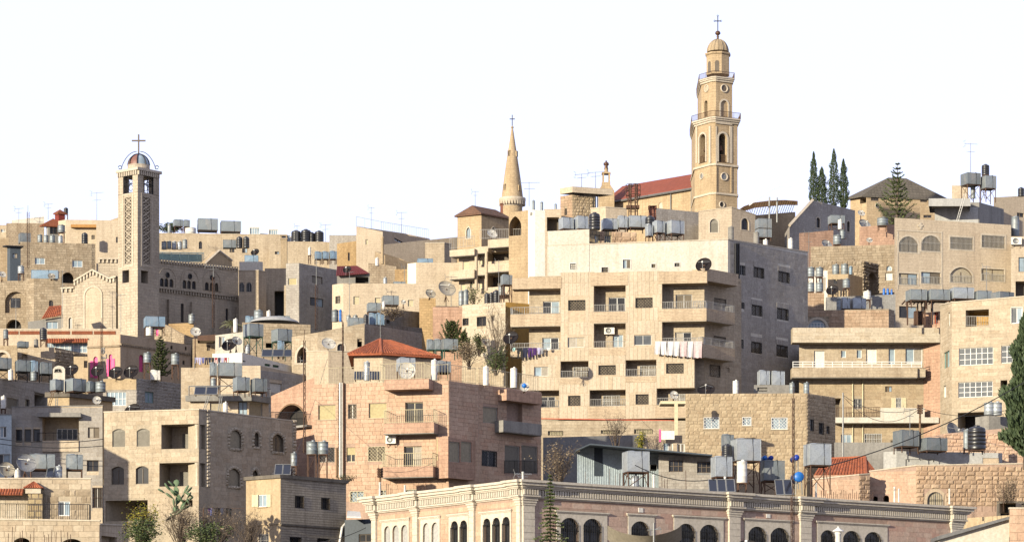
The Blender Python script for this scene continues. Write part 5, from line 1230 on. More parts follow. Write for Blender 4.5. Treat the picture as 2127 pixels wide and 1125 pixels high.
# ---------------------------------------------------------------- church with the square lattice tower
def church():
    b = Bld('church', 'stone church with gabled front and square lattice-panelled tower under a small cross dome', corner2(279, 18.2, 128, 533, 17, 51), [597, 590, 620], 'church_stone', para=.5, part='aisle_wall')
    L, R = b.L, b.R
    for r in (Zh(535, 597, 562, 695), Zh(925, 570, 950, 690), Zh(962, 568, 984, 688)): win(b, L, *r, 'slide', arch='r', nx=1, trim=.12, tm='trim_stone', **GB)
    for r in (Zh(1108, 450, 1135, 595), Zb(283, 785, 308, 935), Zb(633, 825, 655, 930)): win(b, R, *r, 'slide', arch='r', nx=1, **GB)
    for x in (1080, 1155): win(b, R, *Zh(x, 455, x+25, 690), 'blind', arch='r', gm='church_stone', rv=.15)
    b.finish()
    corbels(b, L, b.zt[1], 'trim_stone', u1=L.u(155)); corbels(b, L, b.zt[1], 'trim_stone', u0=L.u(241))
    mb = MB(); n = 46
    for i in range(n): u = R.L*i/n; R.bx(mb, u+.05, u+R.L/n*.55, R.top(u)-.5, R.top(u)-.15, 0, .2)
    mb.build('corbel_row', 'church_stone', b.root, kind='stuff')
    mb = MB(); a = [R.pt(0, R.z1-.15, .26), R.pt(R.L, R.z1b-.15, .26), R.pt(R.L, R.z1b-.15, -.1), R.pt(0, R.z1-.15, -.1)]; mb.prism(a, [p+Vector((0, 0, .2)) for p in a]); mb.build('cornice', 'church_stone', b.root)
    for x in (350, 398, 445, 493, 519): u = R.u(x); mb = MB(); R.bx(mb, u-.25, u+.25, b.z0, R.top(u)-1.3, 0, .35); mb.build('pilaster', 'church_stone', b.root)
    # gabled centre of the front with its blind arch
    polyprism(b, L, [(155, 720), (241, 720), (241, 577), (227, 581), (193, 563), (155, 586)], -4, .55, 'church_stone', 'gable_front')
    for p, q in (((154, 586), (193, 562.5)), ((193, 562.5), (228, 580)), ((228, 580), (242, 576.5))):
        A, B = L.P(*p, .55), L.P(*q, .55); d = B-A; mb = MB(); nv = Vector((L.n.x, L.n.y, 0)); up = Vector((0, 0, .2)); mb.prism([A-nv*.5, B-nv*.5, B+nv*.25, A+nv*.25], [A-nv*.5+up, B-nv*.5+up, B+nv*.25+up, A+nv*.25+up]); n = int(d.length/.42)
        for i in range(n): c = A+d*(i+.3)/n-Vector((0, 0, .22)); mb.obox(c+nv*.08, Vector((L.t.x, L.t.y, 0))*.1, nv*.1, Vector((0, 0, .2)))
        mb.build('gable_cornice', 'trim_stone', b.root)
    g = L.sub(0, L.L, b.z0, b.zt[0], .56); o = Zh(652, 350, 800, 705); u0, u1, z0, z1 = g.rect(*o); mb = MB(); ring(mb, g, outline(u0, u1, z0, z1, 'r', 12), outline(u0+.18, u1-.18, z0, z1-.18, 'r', 12), .1, 0); mb.build('blind_arch', 'trim_stone', b.root)
    MB().poly([g.pt(*q, .02) for q in outline(u0+.18, u1-.18, z0, z1-.18, 'r', 12)]).build('blind_panel', 'cream_plain', b.root)
    # clerestory of the nave behind the aisle
    p0, p1 = R.D(327, -5), R.D(495, -5)
    c = Bld('x', 'x', [(322, F/p0), (495, F/p1)], [537, 554], 'church_stone', root=b.root, part='nave_wall', para=.3, depth=8); f = c.L
    for gx, xs in ((180, (121, 156, 195)), (355, (297, 333, 371)), (527, (472, 510, 547))):
        for x in xs: win(c, f, *Zb(x, 590+(x-121)*.09, x+31, 655+(x-121)*.09), 'slide', arch='r', nx=1, fr=.04, **GB)
        u0, u1, z0, z1 = f.rect(*Zb(gx-72, 500+gx*.05, gx+68, 690)); mb = MB(); ring(mb, f, outline(u0, u1, z0, z1, 'r', 10), outline(u0+.1, u1-.1, z0, z1-.1, 'r', 10), .05, 0); mb.build('relieving_arch', 'church_stone', b.root)
        q = f.P(*Zb(gx, 555+gx*.06), .03); mb = MB(); mb.lathe(q, [(.33, 0), (.33, .06), (.22, .06), (.22, 0)], 12, q=Vector((f.n.x, f.n.y, 0)).to_track_quat('Z', 'Y')); mb.build('oculus', 'iron', b.root)
    c.finish(); mb = MB(); n = 30
    for i in range(n): u = f.L*i/n; f.bx(mb, u+.05, u+f.L/n*.55, f.top(u)-.45, f.top(u)-.1, 0, .2)
    mb.build('corbel_row', 'church_stone', b.root, kind='stuff')
    rb = MB(); zt = max(c.zt); railing_mesh(rb, [f.pt(.2, f.z1-.1, -2), f.pt(f.L*.72, f.z1b+.3, -2)], 1.1, .18, r=.03); rb.build('roof_railing', 'turquoise', b.root)
    mb = MB(); mb.poly([f.pt(.2, f.z1, -2.05), f.pt(f.L*.7, f.z1b+.3, -2.05), f.pt(f.L*.7, f.z1b+1.2, -2.05), f.pt(.2, f.z1+.9, -2.05)]); mb.build('railing_screen', 'turquoise', b.root)
    polyprism(c, f, [(428, 560), (484, 565), (481, 541), (455, 521), (428, 546)], -2, -.8, 'yellow_plaster', 'rear_gable')
    for p, q in (((427, 546), (455, 520.5)), ((455, 520.5), (482, 541))): mb = MB(); mb.tube(f.P(*p, -.75), f.P(*q, -.75), .16, n=4); mb.build('gable_coping', 'trim_stone', b.root)
    H('x', 'x', [(204, 17.3), (247, 17.3)], 537, 'church_stone', root=b.root, part='transept_wall', depth=6); t0 = Face(P(204, 0, F/17.3), P(247, 0, F/17.3), 0, 0); corbels(b, t0, ZY(536, F/17.3), 'trim_stone')
    # tower
    t = Bld('x', 'x', corner2(286, 18.35, 245, 331, 40, 51), 398, 'church_stone', root=b.root, part='tower_wall', para=.02)
    for f, up, lo in ((t.L, (259, 410, 273, 548), (254, 561, 268, 587)), (t.R, (297, 410, 312, 548), (293, 562, 308, 588))):
        win(t, f, *lo, 'room', rv=.5, gm='dark_room'); win(t, f, *up, 'blind', gm='frame_brown', rv=.3); u0, u1, z0, z1 = f.rect(*up); mb = MB(); w = u1-u0; n = int((z1-z0)/w*1.5)
        for i in range(n):
            zc = z0+(z1-z0)*(i+.5)/n; hh = (z1-z0)/n/2
            for s in (-1, 1): mb.tube(f.pt(u0, zc-hh, -.1), f.pt(u1, zc+hh, -.1), .07, n=4) if s > 0 else mb.tube(f.pt(u0, zc+hh, -.1), f.pt(u1, zc-hh, -.1), .05, n=4)
            for ru in (.17, .42): mb.path([f.pt((u0+u1)/2+w*ru*math.cos(k*.785), zc+hh*ru*2*math.sin(k*.785), -.09) for k in range(9)], .04, 4)
        mb.build('stone_lattice', 'trim_stone', b.root)
        u0, u1, z0, z1 = f.rect(up[0]-4, up[1]-8, up[2]+4, up[3]+6); mb = MB(); ring(mb, f, outline(u0, u1, z0, z1), outline(u0+.12, u1-.12, z0+.12, z1-.12), .05, 0); mb.build('panel_frame', 'trim_stone', b.root)
    t.finish(); zb, zt = t.zt[0], ZY(361, F/18.35); quad = t.poly; cen = t.c
    for i, q in enumerate(quad):
        mb = MB(); e1 = (quad[(i+1) % 4]-q)*.26; e2 = (quad[i-1]-q)*.26; a = [q, q+e1, q+e1+e2, q+e2]; mb.prism([(p.x, p.y, zb-.05) for p in a], [(p.x, p.y, zt) for p in a]); mb.build('belfry_pier', 'church_stone', b.root)
    mb = MB(); mb.prism([(p.x, p.y, zt) for p in quad], [(p.x, p.y, zt+.45) for p in quad]); k = [cen+(p-cen)*1.13 for p in quad]; mb.prism([(p.x, p.y, zt+.45) for p in k], [(p.x, p.y, zt+.75) for p in k]); mb.build('tower_cornice', 'trim_stone', b.root)
    for f in (t.L, t.R):
        mb = MB()
        for i in range(11): f.bx(mb, f.L*i/11+.05, f.L*i/11+.2, zt-.05, zt+.42, 0, .16)
        mb.build('corbel_row', 'trim_stone', b.root, kind='stuff')
        u0, u1 = f.L*.26, f.L*.74; w = u1-u0; hh = zt-zb; um = (u0+u1)/2; mb = MB()
        ring(mb, f, outline(u0, u1, zb, zt), outline(u0+.09, u1-.09, zb+.09, zt-.09), -.1, -.18)
        for a, z in ((u0+w*.27, zb+hh*.3), (u1-w*.27, zb+hh*.3), (u0+w*.27, zb+hh*.72), (u1-w*.27, zb+hh*.72)): mb.path([f.pt(a+w*.2*math.cos(j*.7), z+w*.22*math.sin(j*.7), -.14) for j in range(10)], .03, 4)
        mb.tube(f.pt(um, zb, -.14), f.pt(um, zt, -.14), .045, n=4); mb.tube(f.pt(u0, zb+hh*.52, -.14), f.pt(u1, zb+hh*.52, -.14), .05, n=4); mb.path([f.pt(um+w*.14*math.cos(j*.7), zb+hh*.55+w*.16*math.sin(j*.7), -.13) for j in range(10)], .05, 4)
        mb.build('belfry_grille', 'iron', b.root)
    ztop = ZY(342, cen.y)-.1; r = 1.2; c0 = Vector((cen.x, cen.y, ztop)); mb = MB(); mb.lathe((cen.x, cen.y, zt+.7), [(r*1.06, 0), (r*1.06, ztop-zt-.7), (r*.9, ztop-zt-.69)], 20); mb.build('dome_drum', 'church_stone', b.root)
    for i, m in enumerate(('dome_red', 'glass_sky')):
        mb = MB(); n, k = 10, 7; vs = []
        for j in range(k+1):
            for a in range(n+1): th = math.pi*(.5+i)+math.pi*a/n+(.0); ph = math.pi/2*j/k; vs.append(c0+Vector((r*math.cos(th)*math.cos(ph), r*math.sin(th)*math.cos(ph), r*1.05*math.sin(ph))))
        mb.add(vs, [[j*(n+1)+a, j*(n+1)+a+1, (j+1)*(n+1)+a+1, (j+1)*(n+1)+a] for j in range(k) for a in range(n)], True); mb.build('dome_half', m, b.root)
    mb = MB()
    for th in (-1.57, 1.57, -.75, -2.4, 0, 3.14): mb.path([c0+Vector((r*1.03*math.cos(th)*math.cos(j*.1745), r*1.03*math.sin(th)*math.cos(j*.1745), r*1.08*math.sin(j*.1745))) for j in range(10)], .07, 5)
    mb.tube(c0+Vector((0, 0, r*.9)), c0+Vector((0, 0, r*1.35)), .14, .05, n=8); mb.build('dome_rib', 'iron', b.root)
    for s in (-1, 1):
        mb = MB(); mb.path([c0+Vector((s*(1.95-1.75*(j/10)**1.4), -.2, -.45+2.0*math.sin(j/10*1.57))) for j in range(11)], .04, 5); mb.path([c0+Vector((s*(2.1+.2*math.cos(j*.7)), -.2, -.25+.2*math.sin(j*.7))) for j in range(9)], .04, 4); mb.build('iron_scroll', 'iron', b.root)
    cross(b.root, c0+Vector((0, 0, r*1.2)), 2.1, .78, .08, 'frame_brown'); return b
B_CHU = church()
# ---------------------------------------------------------------- tall bell tower and the red-roofed church
def roundel(root, f, x, y, r, m='dark_room', fm='trim_stone', rx=None):
    u, z, R = f.u(x), f.z(x, y), r*f.D(x)/F; q = Vector((f.n.x, f.n.y, 0)).to_track_quat('Z', 'Y'); mb = MB(); mb.lathe(f.pt(u, z, 0), [(R, 0), (R, .12), (R*.85, .15), (R*.7, .08), (R*.7, .0)], 20, q=q); o = mb.build('roundel', fm, root); mb = MB(); mb.lathe(f.pt(u, z, .015), [(.001, 0), (R*.7, .001)], 20, q=q); mb.build('roundel_disc', m, o)
def bell_tower():
    S = 16.0; root = None
    b = Bld('bell_tower', 'tall golden stone bell tower with balcony tiers, ribbed dome and ornate iron cross', pline(1, S, [1443, 1476, 1487, 1532], [-58, -18, 28]), 341, 'gold_stone', part='base_wall', para=.02)
    def tier(xs, yt, S2, nm, mat='gold_stone'): return Bld('x', 'x', pline(1, S2, xs, [-58, -18, 28]), yt, mat, root=b.root, part=nm, para=.02, yb=None)
    def band(t, yt, yb, w, nm='string_course', mat='trim_stone'):
        z1, z0 = ZY(yt, F/S), ZY(yb, F/S); k = 1+w/1.0; c = t.c; q = [c+(p-c)+(p-c).normalized()*w for p in t.poly]; mb = MB(); mb.prism([(p.x, p.y, z0) for p in q], [(p.x, p.y, z1) for p in q]); return mb.build(nm, mat, b.root)
    L, C, R = b.f
    roundel(b.root, R, 1504, 367, 9, 'grey_metal'); roundel(b.root, L, 1458, 366, 7, 'grey_metal'); roundel(b.root, R, 1499, 425, 7)
    b.finish(); band(b, 400, 404, .16); band(b, 340, 344, .2)
    for f, xa, xb in ((R, 1487.5, 1489.5), (R, 1518, 1521)): slab(b, f, xa, 345, xb, 400, 0, .12, 'gold_stone', 'pilaster_strip')
    t = tier([1444, 1476, 1486, 1532], 251, S, 'belfry_wall'); t.z0 = b.zt[0]-.05
    for f in t.f: f.z0 = t.z0
    L, C, R = t.f
    for f, r in ((R, (1493, 278, 1509, 337)), (L, (1454, 279, 1466, 338))):
        win(t, f, *r, 'room', arch='r', rv=1.3, gm='dark_room', trim=.0); u0, u1, z0, z1 = f.rect(*r); mb = MB(); ring(mb, f, outline(u0-.28, u1+.28, z0, z1+.28, 'r'), outline(u0-.05, u1+.05, z0, z1+.05, 'r'), .12, 0); mb.build('arch_mould', 'trim_stone', b.root)
        mb = MB(); o = f.pt((u0+u1)/2, z0+(z1-z0)*.42, -.6); mb.lathe(o, [(.42, 0), (.40, .1), (.3, .3), (.25, .6), (.12, .78), (.01, .82)], 14); mb.tube(o+Vector((0, 0, .8)), o+Vector((0, 0, 1.3)), .05, n=6); mb.build('bell', 'bronze', b.root)
        rb = MB(); railing_mesh(rb, [f.pt(u0, z0, -.05), f.pt(u1, z0, -.05)], .95, .16, r=.022); rb.build('belfry_railing', 'wood', b.root)
    for x0, x1, f in ((1487.5, 1489.5, R), (1516, 1521, R), (1445, 1447.5, L), (1472, 1475.5, L)): slab(t, f, x0, 262, x1, 339, 0, .1, 'trim_stone', 'pilaster_strip')
    slab(t, R, 1487.5, 254, 1521, 258, 0, .15, 'trim_stone', 'panel_head')
    t.finish()
    for yt, yb, w in ((250.5, 254.5, .18), (247, 250.5, .36), (244, 247, .52)): band(t, yt, yb, w, 'cornice')
    def rail(t, yb, w, h, nm):
        z = ZY(yb, F/S); q = [t.c+(p-t.c)+(p-t.c).normalized()*w for p in t.poly]; rb = MB(); railing_mesh(rb, [(p.x, p.y, z) for p in q+q[:1]], h, .17, r=.018); rb.build(nm, 'rust', b.root)
    rail(t, 244, .5, .75, 'balcony_railing')
    u = tier([1457, 1479, 1487, 1521], 163, S*.995, 'upper_wall'); u.z0 = t.zt[0]-.05
    for f in u.f: f.z0 = u.z0
    L, C, R = u.f
    win(u, L, 1463, 209, 1469.5, 243, 'room', arch='r', rv=.6, gm='dark_room'); win(u, R, 1497, 209, 1512, 243, 'blind', arch='r', gm='gold_stone', rv=.15); roundel(b.root, R, 1504, 184, 9, 'frame_brown'); roundel(b.root, L, 1468, 184, 8, 'panel_cap')
    u0, u1, z0, z1 = R.rect(1497, 209, 1512, 243); mb = MB(); ring(mb, R, outline(u0-.2, u1+.2, z0, z1+.2, 'r'), outline(u0, u1, z0, z1, 'r'), .07, 0); mb.build('arch_mould', 'trim_stone', b.root)
    u.finish()
    for yt, yb, w in ((159, 163, .2), (156, 159, .36), (153.5, 156, .48)): band(u, yt, yb, w, 'cornice')
    rail(u, 153.5, .4, .7, 'upper_railing')
    c = u.c; D = c.y; m = D/F; z = ZY(153.5, D)-.25; c = Vector((PX(1491, c.y), c.y)); r = 25*m
    mb = MB(); mb.lathe((c.x, c.y, z), [(r, 0), (r, (153.5-114)*m), (r*1.1, (153.5-112)*m), (r*1.12, (153.5-108.5)*m), (r*.9, (153.5-108)*m)], 8, rot=.25, smooth=False); mb.build('lantern', 'gold_stone', b.root)
    mb = MB(); f = Face((c.x-r*.86, c.y-r*.42), (c.x-r*.35, c.y-r*.86), 0, 1)
    zz = ZY(108.5, D); R0 = 22*m; mb = MB(); pr = [(R0*math.cos(a*math.pi/20), R0*1.2*math.sin(a*math.pi/20)) for a in range(11)]; mb.lathe((c.x, c.y, zz), pr, 32); mb.build('dome', 'chimney_stone', b.root); mb = MB()
    for i in range(16): th = 6.283*i/16; mb.path([Vector((c.x+x*1.01*math.cos(th), c.y+x*1.01*math.sin(th), zz+y)) for x, y in pr], .06, 4)
    mb.build('dome_rib', 'chimney_stone', b.root)
    q = Vector((c.x, c.y, ZY(83, D))); mb = MB(); mb.lathe(q, [(.3, 0), (.16, .1), (.12, .35), (.2, .45), (.1, .5), (.1, .55), (.33, .75), (.36, .9), (.25, 1.1), (.05, 1.2)], 14); mb.build('finial', 'bronze', b.root)
    cross(b.root, q+Vector((0, 0, 1.15)), 2.0, .42, .055, 'iron', trefoil=True)
    for k in (4, 5):
        a = .25+math.pi*k/4+math.pi/8-math.pi/8*0; n = Vector((math.cos(a), math.sin(a), 0)); o = Vector((c.x, c.y, z))+n*r*math.cos(math.pi/8); s = Vector((-n.y, n.x, 0)); mb = MB(); mb.poly([o+s*x+n*.02+Vector((0, 0, y)) for x, y in outline(-.28, .28, .2, 1.7, 'r')]); mb.build('lantern_door', 'shade_room', b.root)
    return b
B_BEL = bell_tower()
def red_church():
    b = Bld('red_roofed_church', 'golden church hall with long red roof running up to the bell tower', pline(1, 15.6, [1262, 1446], [-44]), 391, 'gold_stone', depth=10, para=.02); f = b.L
    for p in (Zf(270, 765), Zf(575, 740)): win(b, f, p[0]-4, p[1]-4, p[0]+4, p[1]+18, 'blind', arch='r', gm='trim_stone', rv=.1)
    b.finish(); z = b.zt[0]; a, e = f.pt(-.5, z, .4), f.pt(f.L+.2, z, .4); up = Vector((-f.n.x*4, -f.n.y*4, 2.7)); n = Vector((0, 0, .18))
    mb = MB(); mb.prism([a, e, e+up, a+up], [a+n, e+n, e+up+n, a+up+n]); mb.build('roof', 'church_red', b.root); bk = Vector((-f.n.x*7, -f.n.y*7, 0)); mb = MB(); mb.prism([a+up, e+up, e+bk, a+bk], [a+up+n, e+up+n, e+bk+n, a+bk+n]); mb.build('rear_roof', 'church_red', b.root)
    mb = MB(); mb.poly([a, a+up, a+bk]); mb.build('gable_wall', 'gold_stone', b.root)
    mb = MB(); mb.tube(a-n*.3, e-n*.3, .16, n=6); mb.build('eave_gutter', 'lead', b.root)
    for x in (1393, 1436): mb = MB(); mb.tube(f.P(x, 396, .15), f.P(x, 440, .15), .08, n=6); mb.build('rain_pipe', 'grey_metal', b.root)
    # open stone pedestal on the gable end, carrying a statue
    D = f.D(1270)-3; m = D/F; q = P(1258, 394, D); mb = MB(); w = 9*m
    polyg = [(1243, 396), (1250, 384), (1250, 378), (1268, 378), (1268, 384), (1276, 396)]; mb.prism([P(x, y, D) for x, y in polyg], [P(x, y, D)+Vector((0, 1.4, 0)) for x, y in polyg])
    mb.box(PX(1243, D), PX(1276, D), D+.02, D+1.38, ZY(480, D), ZY(396, D))
    for x in (1251.5, 1264): mb.box(PX(x, D), PX(x+3.5, D), D+.1, D+.5, ZY(378, D), ZY(360, D)); mb.box(PX(x, D), PX(x+3.5, D), D+.9, D+1.3, ZY(378, D), ZY(360, D))
    mb.box(PX(1250, D), PX(1268.5, D), D, D+1.4, ZY(360, D), ZY(357, D)); mb.lathe((PX(1259.5, D), D+.7, ZY(357, D)), [(.45, 0), (.3, .15), (.22, .5), (.3, .6)], 10); mb.build('pedestal', 'gold_stone', b.root)
    mb = MB(); s = Vector((PX(1259.5, D), D+.7, ZY(350.5, D))); h = 19*m
    mb.lathe(s, [(.26, 0), (.28, .05*h), (.22, .35*h), (.27, .6*h), (.30, .74*h), (.2, .82*h), (.09, .86*h), (.12, .9*h), (.14, .94*h), (.1, .99*h), (.01, h)], 12, sx=1, sy=.75)
    for sx in (-1, 1): mb.tube(s+Vector((sx*.28, 0, h*.72)), s+Vector((sx*.3, -.12, h*.5)), .09, .07, n=6); mb.tube(s+Vector((sx*.3, -.12, h*.5)), s+Vector((sx*.08, -.28, h*.58)), .07, .05, n=6)
    tag(mb.build('statue', 'bronze'), 'dark bronze robed statue on the church gable pedestal', 'statue'); return b
red_church()
def spire():
    D = 440; m = D/F; c = P(1064, 540, D); t = thing('church_spire', 'slender round stone spire with cross behind the hip-roofed hall', 'spire', c)
    z = lambda y: ZY(y, D)-c.z
    mb = MB(); mb.lathe(c, [(21*m, 0), (21*m, z(430))], 28); mb.build('drum', 'gold_stone', t)
    mb = MB(); mb.lathe(c, [(21*m, z(430)), (25*m, z(424)), (28*m, z(417)), (28*m, z(412)), (24*m, z(411))], 28)
    for i in range(28): a = 6.283*i/28; mb.obox(c+Vector((24*m*math.cos(a), 24*m*math.sin(a), z(423))), Vector((-math.sin(a), math.cos(a), 0))*.1, Vector((math.cos(a), math.sin(a), 0))*.25, Vector((0, 0, .3)))
    mb.build('machicolation', 'trim_stone', t)
    pr = [(22.5*m, z(411))]; n = 22
    for i in range(1, n+1): k = i/n; r = (22.5*(1-k)+1.6*k)*m*(1+.05*math.sin(k*3.1)); pr.append((r, z(411-145*k)))
    mb = MB(); mb.lathe(c, pr, 28); mb.build('cone', 'gold_stone', t)
    mb = MB(); mb.lathe(c+Vector((0, 0, z(267))), [(.1, 0), (.22, .1), (.22, .25), (.08, .35), (.05, .5)], 10); mb.build('finial', 'chimney_stone', t)
    for x, y in ((1048.5, 391), (1078.5, 393), (1057.5, 320), (1072.5, 321)):
        k = (411-y)/145; r = (22.5*(1-k)+1.6*k)*m*1.03; dx = PX(x, D)-c.x; dy = -math.sqrt(max(.05, r*r-dx*dx)); f = Vector((dx, dy, 0)).normalized(); s = Vector((-f.y, f.x, 0)); o = Vector((c.x+dx, c.y+dy, ZY(y, D))); mb = MB()
        for a in (-1, 1): mb.obox(o+s*.16*a, s*.05, f*.16, Vector((0, 0, .42)))
        mb.obox(o+Vector((0, 0, .42)), s*.21, f*.16, Vector((0, 0, .05))); w = mb.build('lucarne', 'gold_stone', t); MB().obox(o, s*.12, f*.08, Vector((0, 0, .38))).build('lucarne_opening', 'dark_room', w)
    cross(t, c+Vector((0, 0, z(264))), 1.85, .4, .06, 'iron')
spire()
# ---------------------------------------------------------------- skyline and upper houses, left
A = dict(arch='r')
def roofq(b, quads, mat, name='roof', th=.15):
    mb = MB()
    for q in quads: q = [Vector(p) for p in q]; mb.prism(q, [p+Vector((0, 0, th)) for p in q])
    return mb.build(name, mat, b.root)
def hip(b, eave, mat, rise, ridge=0, over=.4, rows=True):
    """hipped roof over a block's outline"""
    c = b.c; q = [c+(p-c)+(p-c).normalized()*over for p in b.poly]; z = b.zt[0] if eave is None else eave
    v = [Vector((p.x, p.y, z)) for p in q]; n = len(v); mb = MB()
    if ridge:
        e = (q[2]-q[1]).normalized() if (q[2]-q[1]).length > (q[1]-q[0]).length else (q[1]-q[0]).normalized(); r0, r1 = Vector((*(c-e*ridge), z+rise)), Vector((*(c+e*ridge), z+rise))
        for i in range(n):
            a, d = v[i], v[(i+1) % n]; near = lambda p: r0 if (p-r0).length < (p-r1).length else r1; ra, rd = near(a), near(d); mb.poly([a, d, rd] if ra == rd else [a, d, rd, ra])
    else:
        for i in range(n): mb.poly([v[i], v[(i+1) % n], Vector((c.x, c.y, z+rise))])
    mb.prism([p-Vector((0, 0, .18)) for p in v], [p-Vector((0, 0, .01)) for p in v]); return mb.build('roof', mat, b.root)
def left_far():
    H('stone_house', 'old rubble stone house with two green and white windows above the arches', front(42, 198, 16.3, 10), 502, 'old_stone', [(0, Zh(272, 132, 350, 182), 'slide', GY), (0, Zh(563, 152, 642, 205), 'slide', GY), (0, Zh(480, 245, 575, 330), 'room', dict(arch='r', gm='dark_room'))], [(0, .5, .3, 'b_old', dict(y1=590, jit=.4, out=.03))], depth=8)
    H('stone_house', 'weathered brown stone wall house below the white roof room at far left', front(13, 92, 15.2, 3), 463, 'old_stone', depth=6); H('roof_room', 'white roof room on top of the weathered brown house', front(24, 92, 14.9, 2), [457, 449], 'white_plaster', depth=5)
    b = H('roof_turret', 'dark red roof turret with pyramid tile cap', corner2(122, 15.1, 114, 135, 30, 30), 442, 'red_paint', depth=2, para=.02); hip(b, None, 'roof_tile', .55, over=.25)
    b = H('grey_cottage', 'grey walled cottage with red hipped tile roof at far left skyline', corner2(100, 15.4, 96, 125, 40, 15), 468, 'concrete', [(1, (104, 470, 119, 486), 'bars', GB)], para=.02); hip(b, None, 'roof_tile', 1.0, over=.9)
    b = H('plastered_house', 'tan plastered house with orange awning strip behind the lattice tower', pline(1, 15.5, [121, 137, 200], [-40, 2]), 456, 'cream_plain', [(1, (190, 488, 197, 497), 'slide', GB)]); slab(b, b.f[1], 147, 466, 200, 472, 0, .7, 'orange_awning', 'awning')
    H('stone_house', 'plain beige block half hidden by the lattice tower', front(200, 262, 15.7, 2), 457, 'cream_plain', [(0, (241, 492, 246, 504), 'slide', GB)], depth=5); H('stone_house', 'small gabled plaster house peeking out by the lattice tower', front(226, 262, 14.6), [458, 446], 'yellow_plaster', depth=4)
    H('stone_house', 'pale low house with white window at the left picture edge', front(-40, 16, 15, 0), 467, 'cream_far', [(0, (2, 476, 11, 482), 'slide', GY)], depth=6); H('stone_house', 'tan house wall below the pale low house', front(-40, 18, 16, 0), 494, 'tan_stone', depth=6)
    b = H('tin_shed', 'dark blue tin shed with flat overhanging roof on the old stone house', pline(1, 16.9, [15, 21, 43], [-35, 15]), 513, 'shed_dark', [(1, (26, 526, 36, 536), 'slide', GB)]); roofq(b, [[b.L.pt(-.3, b.zt[0], .5), b.L.pt(b.L.L, b.zt[0], .7), b.R.pt(b.R.L+.3, b.zt[0], .5), b.R.pt(b.R.L, b.zt[0], -2)]], 'iron')
    b = H('arcaded_house', 'old stone house with tall blind arches in shade at left edge', front(-40, 57, 17.2, 0), 583, 'old_stone', [(0, Zh(40, 395, 200, 560), 'blind', dict(arch='r', gm='old_stone', rv=.5)), (0, Zh(-120, 400, 5, 560), 'blind', dict(arch='r', gm='old_stone', rv=.5)), (0, Zh(50, 612, 165, 760), 'room', dict(arch='r', gm='dark_room'))], [(0, .55, .3, 'b_old', dict(out=.03, y1=690))], depth=8)
    slab(b, b.L, *Zh(82, 445, 155, 520), -.45, -.4, 'glass_black', 'arch_window')
    H('stone_house', 'sunlit stone block with small arched window beside the church front', pline(1, 17.6, [55, 71, 126], [-20, 6]), 578, 'old_stone', [(1, Zh(382, 462, 415, 535), 'slide', dict(arch='r', **GB))], [(1, .5, .3, 'b_old', dict(out=.03, y1=690)), (0, .5, .3, 'b_old', dict(out=.03, y1=690))])
    b = H('lean_to', 'dark lean-to with red tiled roof at the foot of the church', front(58, 128, 18.5), [668, 658], 'concrete', [(0, (96, 664, 120, 684), 'slide', dict(gm='glass_sky', fm='frame_white'))], depth=3, para=.02); tile_roof_mesh([(b.L.P(86, 662, .5), b.L.P(128, 655, .5), b.L.P(128, 634, -1.6), b.L.P(102, 636, -1.6))], .25).build('roof_tiles', 'tiles', b.root, kind='stuff')
    # cafe terrace with brick parapet
    b = H('terrace_building', 'low cream building with brick panel parapet and a long glazed front', front(-30, 250, 18.9), 684, 'cream_plain', [(0, (96, 712, 181, 732), 'slide', dict(gm='glass_sky', fm='frame_white', nx=9, nz=2))], depth=5, cop='trim_stone')
    for a, c in ((8, 38), (41, 82), (98, 145), (149, 192), (195, 240)): slab(b, b.L, a, 687, c, 694, -.02, .05, 'roof_tile', 'brick_panel')
    tile_roof_mesh([(b.L.P(95, 712, .8), b.L.P(184, 711, .8), b.L.P(184, 703, 0), b.L.P(95, 703, 0))], .25).build('awning_tiles', 'tiles', b.root, kind='stuff')
    H('stone_house', 'low stone wall with rounded archway at left edge under the brick terrace', front(-40, 36, 19.8), 717, 'tan_stone', [(0, Zu(-60, 320, 112, 480), 'blind', dict(arch='r', gm='cream_plain', trim=.25, rv=.4))], [(0, .5, .28, 'b_tan', dict(y1=770))], depth=5)
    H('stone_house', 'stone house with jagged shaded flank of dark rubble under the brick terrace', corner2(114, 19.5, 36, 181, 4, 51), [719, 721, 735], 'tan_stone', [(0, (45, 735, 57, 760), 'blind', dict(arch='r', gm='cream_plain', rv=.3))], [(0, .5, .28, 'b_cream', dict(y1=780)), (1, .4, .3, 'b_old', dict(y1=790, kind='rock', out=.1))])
    H('plastered_house', 'small sandy plastered room with barred window left of the pink shutters', front(153, 183, 20, 0), 740, 'yellow_plaster', [(0, Zu(1092, 430, 1130, 520), 'bars', GB)], depth=3); b = Bld('gate_wall', 'little whitewashed gable wall with arched grille', [(110, 20.6), (135, 20.6)], 765, 'white_plaster', depth=.5, cat='wall'); win(b, b.L, *Zu(705, 525, 805, 580), 'bars', arch='r', bm='iron', gm='dark_room'); b.finish(); polyprism(b, b.L, [(110, 766), (135, 766), (131, 761), (122, 758.5), (114, 761)], -.5, .02, 'white_plaster', 'gable_top')
    # pink shuttered house
    b = Bld('pink_shuttered_house', 'old plastered house with bright pink shutters and grey lettering on its front', corner2(250, 19.2, 182, 396, 20, 51), [706, 694, 716], 'sand_plaster', para=.4, part='front_wall'); L, R = b.L, b.R
    for w, sh in (((194, 740, 203, 785), ((187, 749, 193.5, 783),)), ((226, 735, 233, 782), ((221, 745, 225.5, 781), (233.5, 744, 238, 772)))):
        win(b, L, *w, 'slide', arch='r', gm='pink_paint', fm='pink_paint', rv=.2, nx=1)
        for s in sh: slab(b, L, *s, .02, .08, 'pink_paint', 'shutter')
    win(b, R, 289, 736, 298.5, 772, 'slide', arch='r', gm='pink_paint', fm='pink_paint', nx=2, rv=.25)
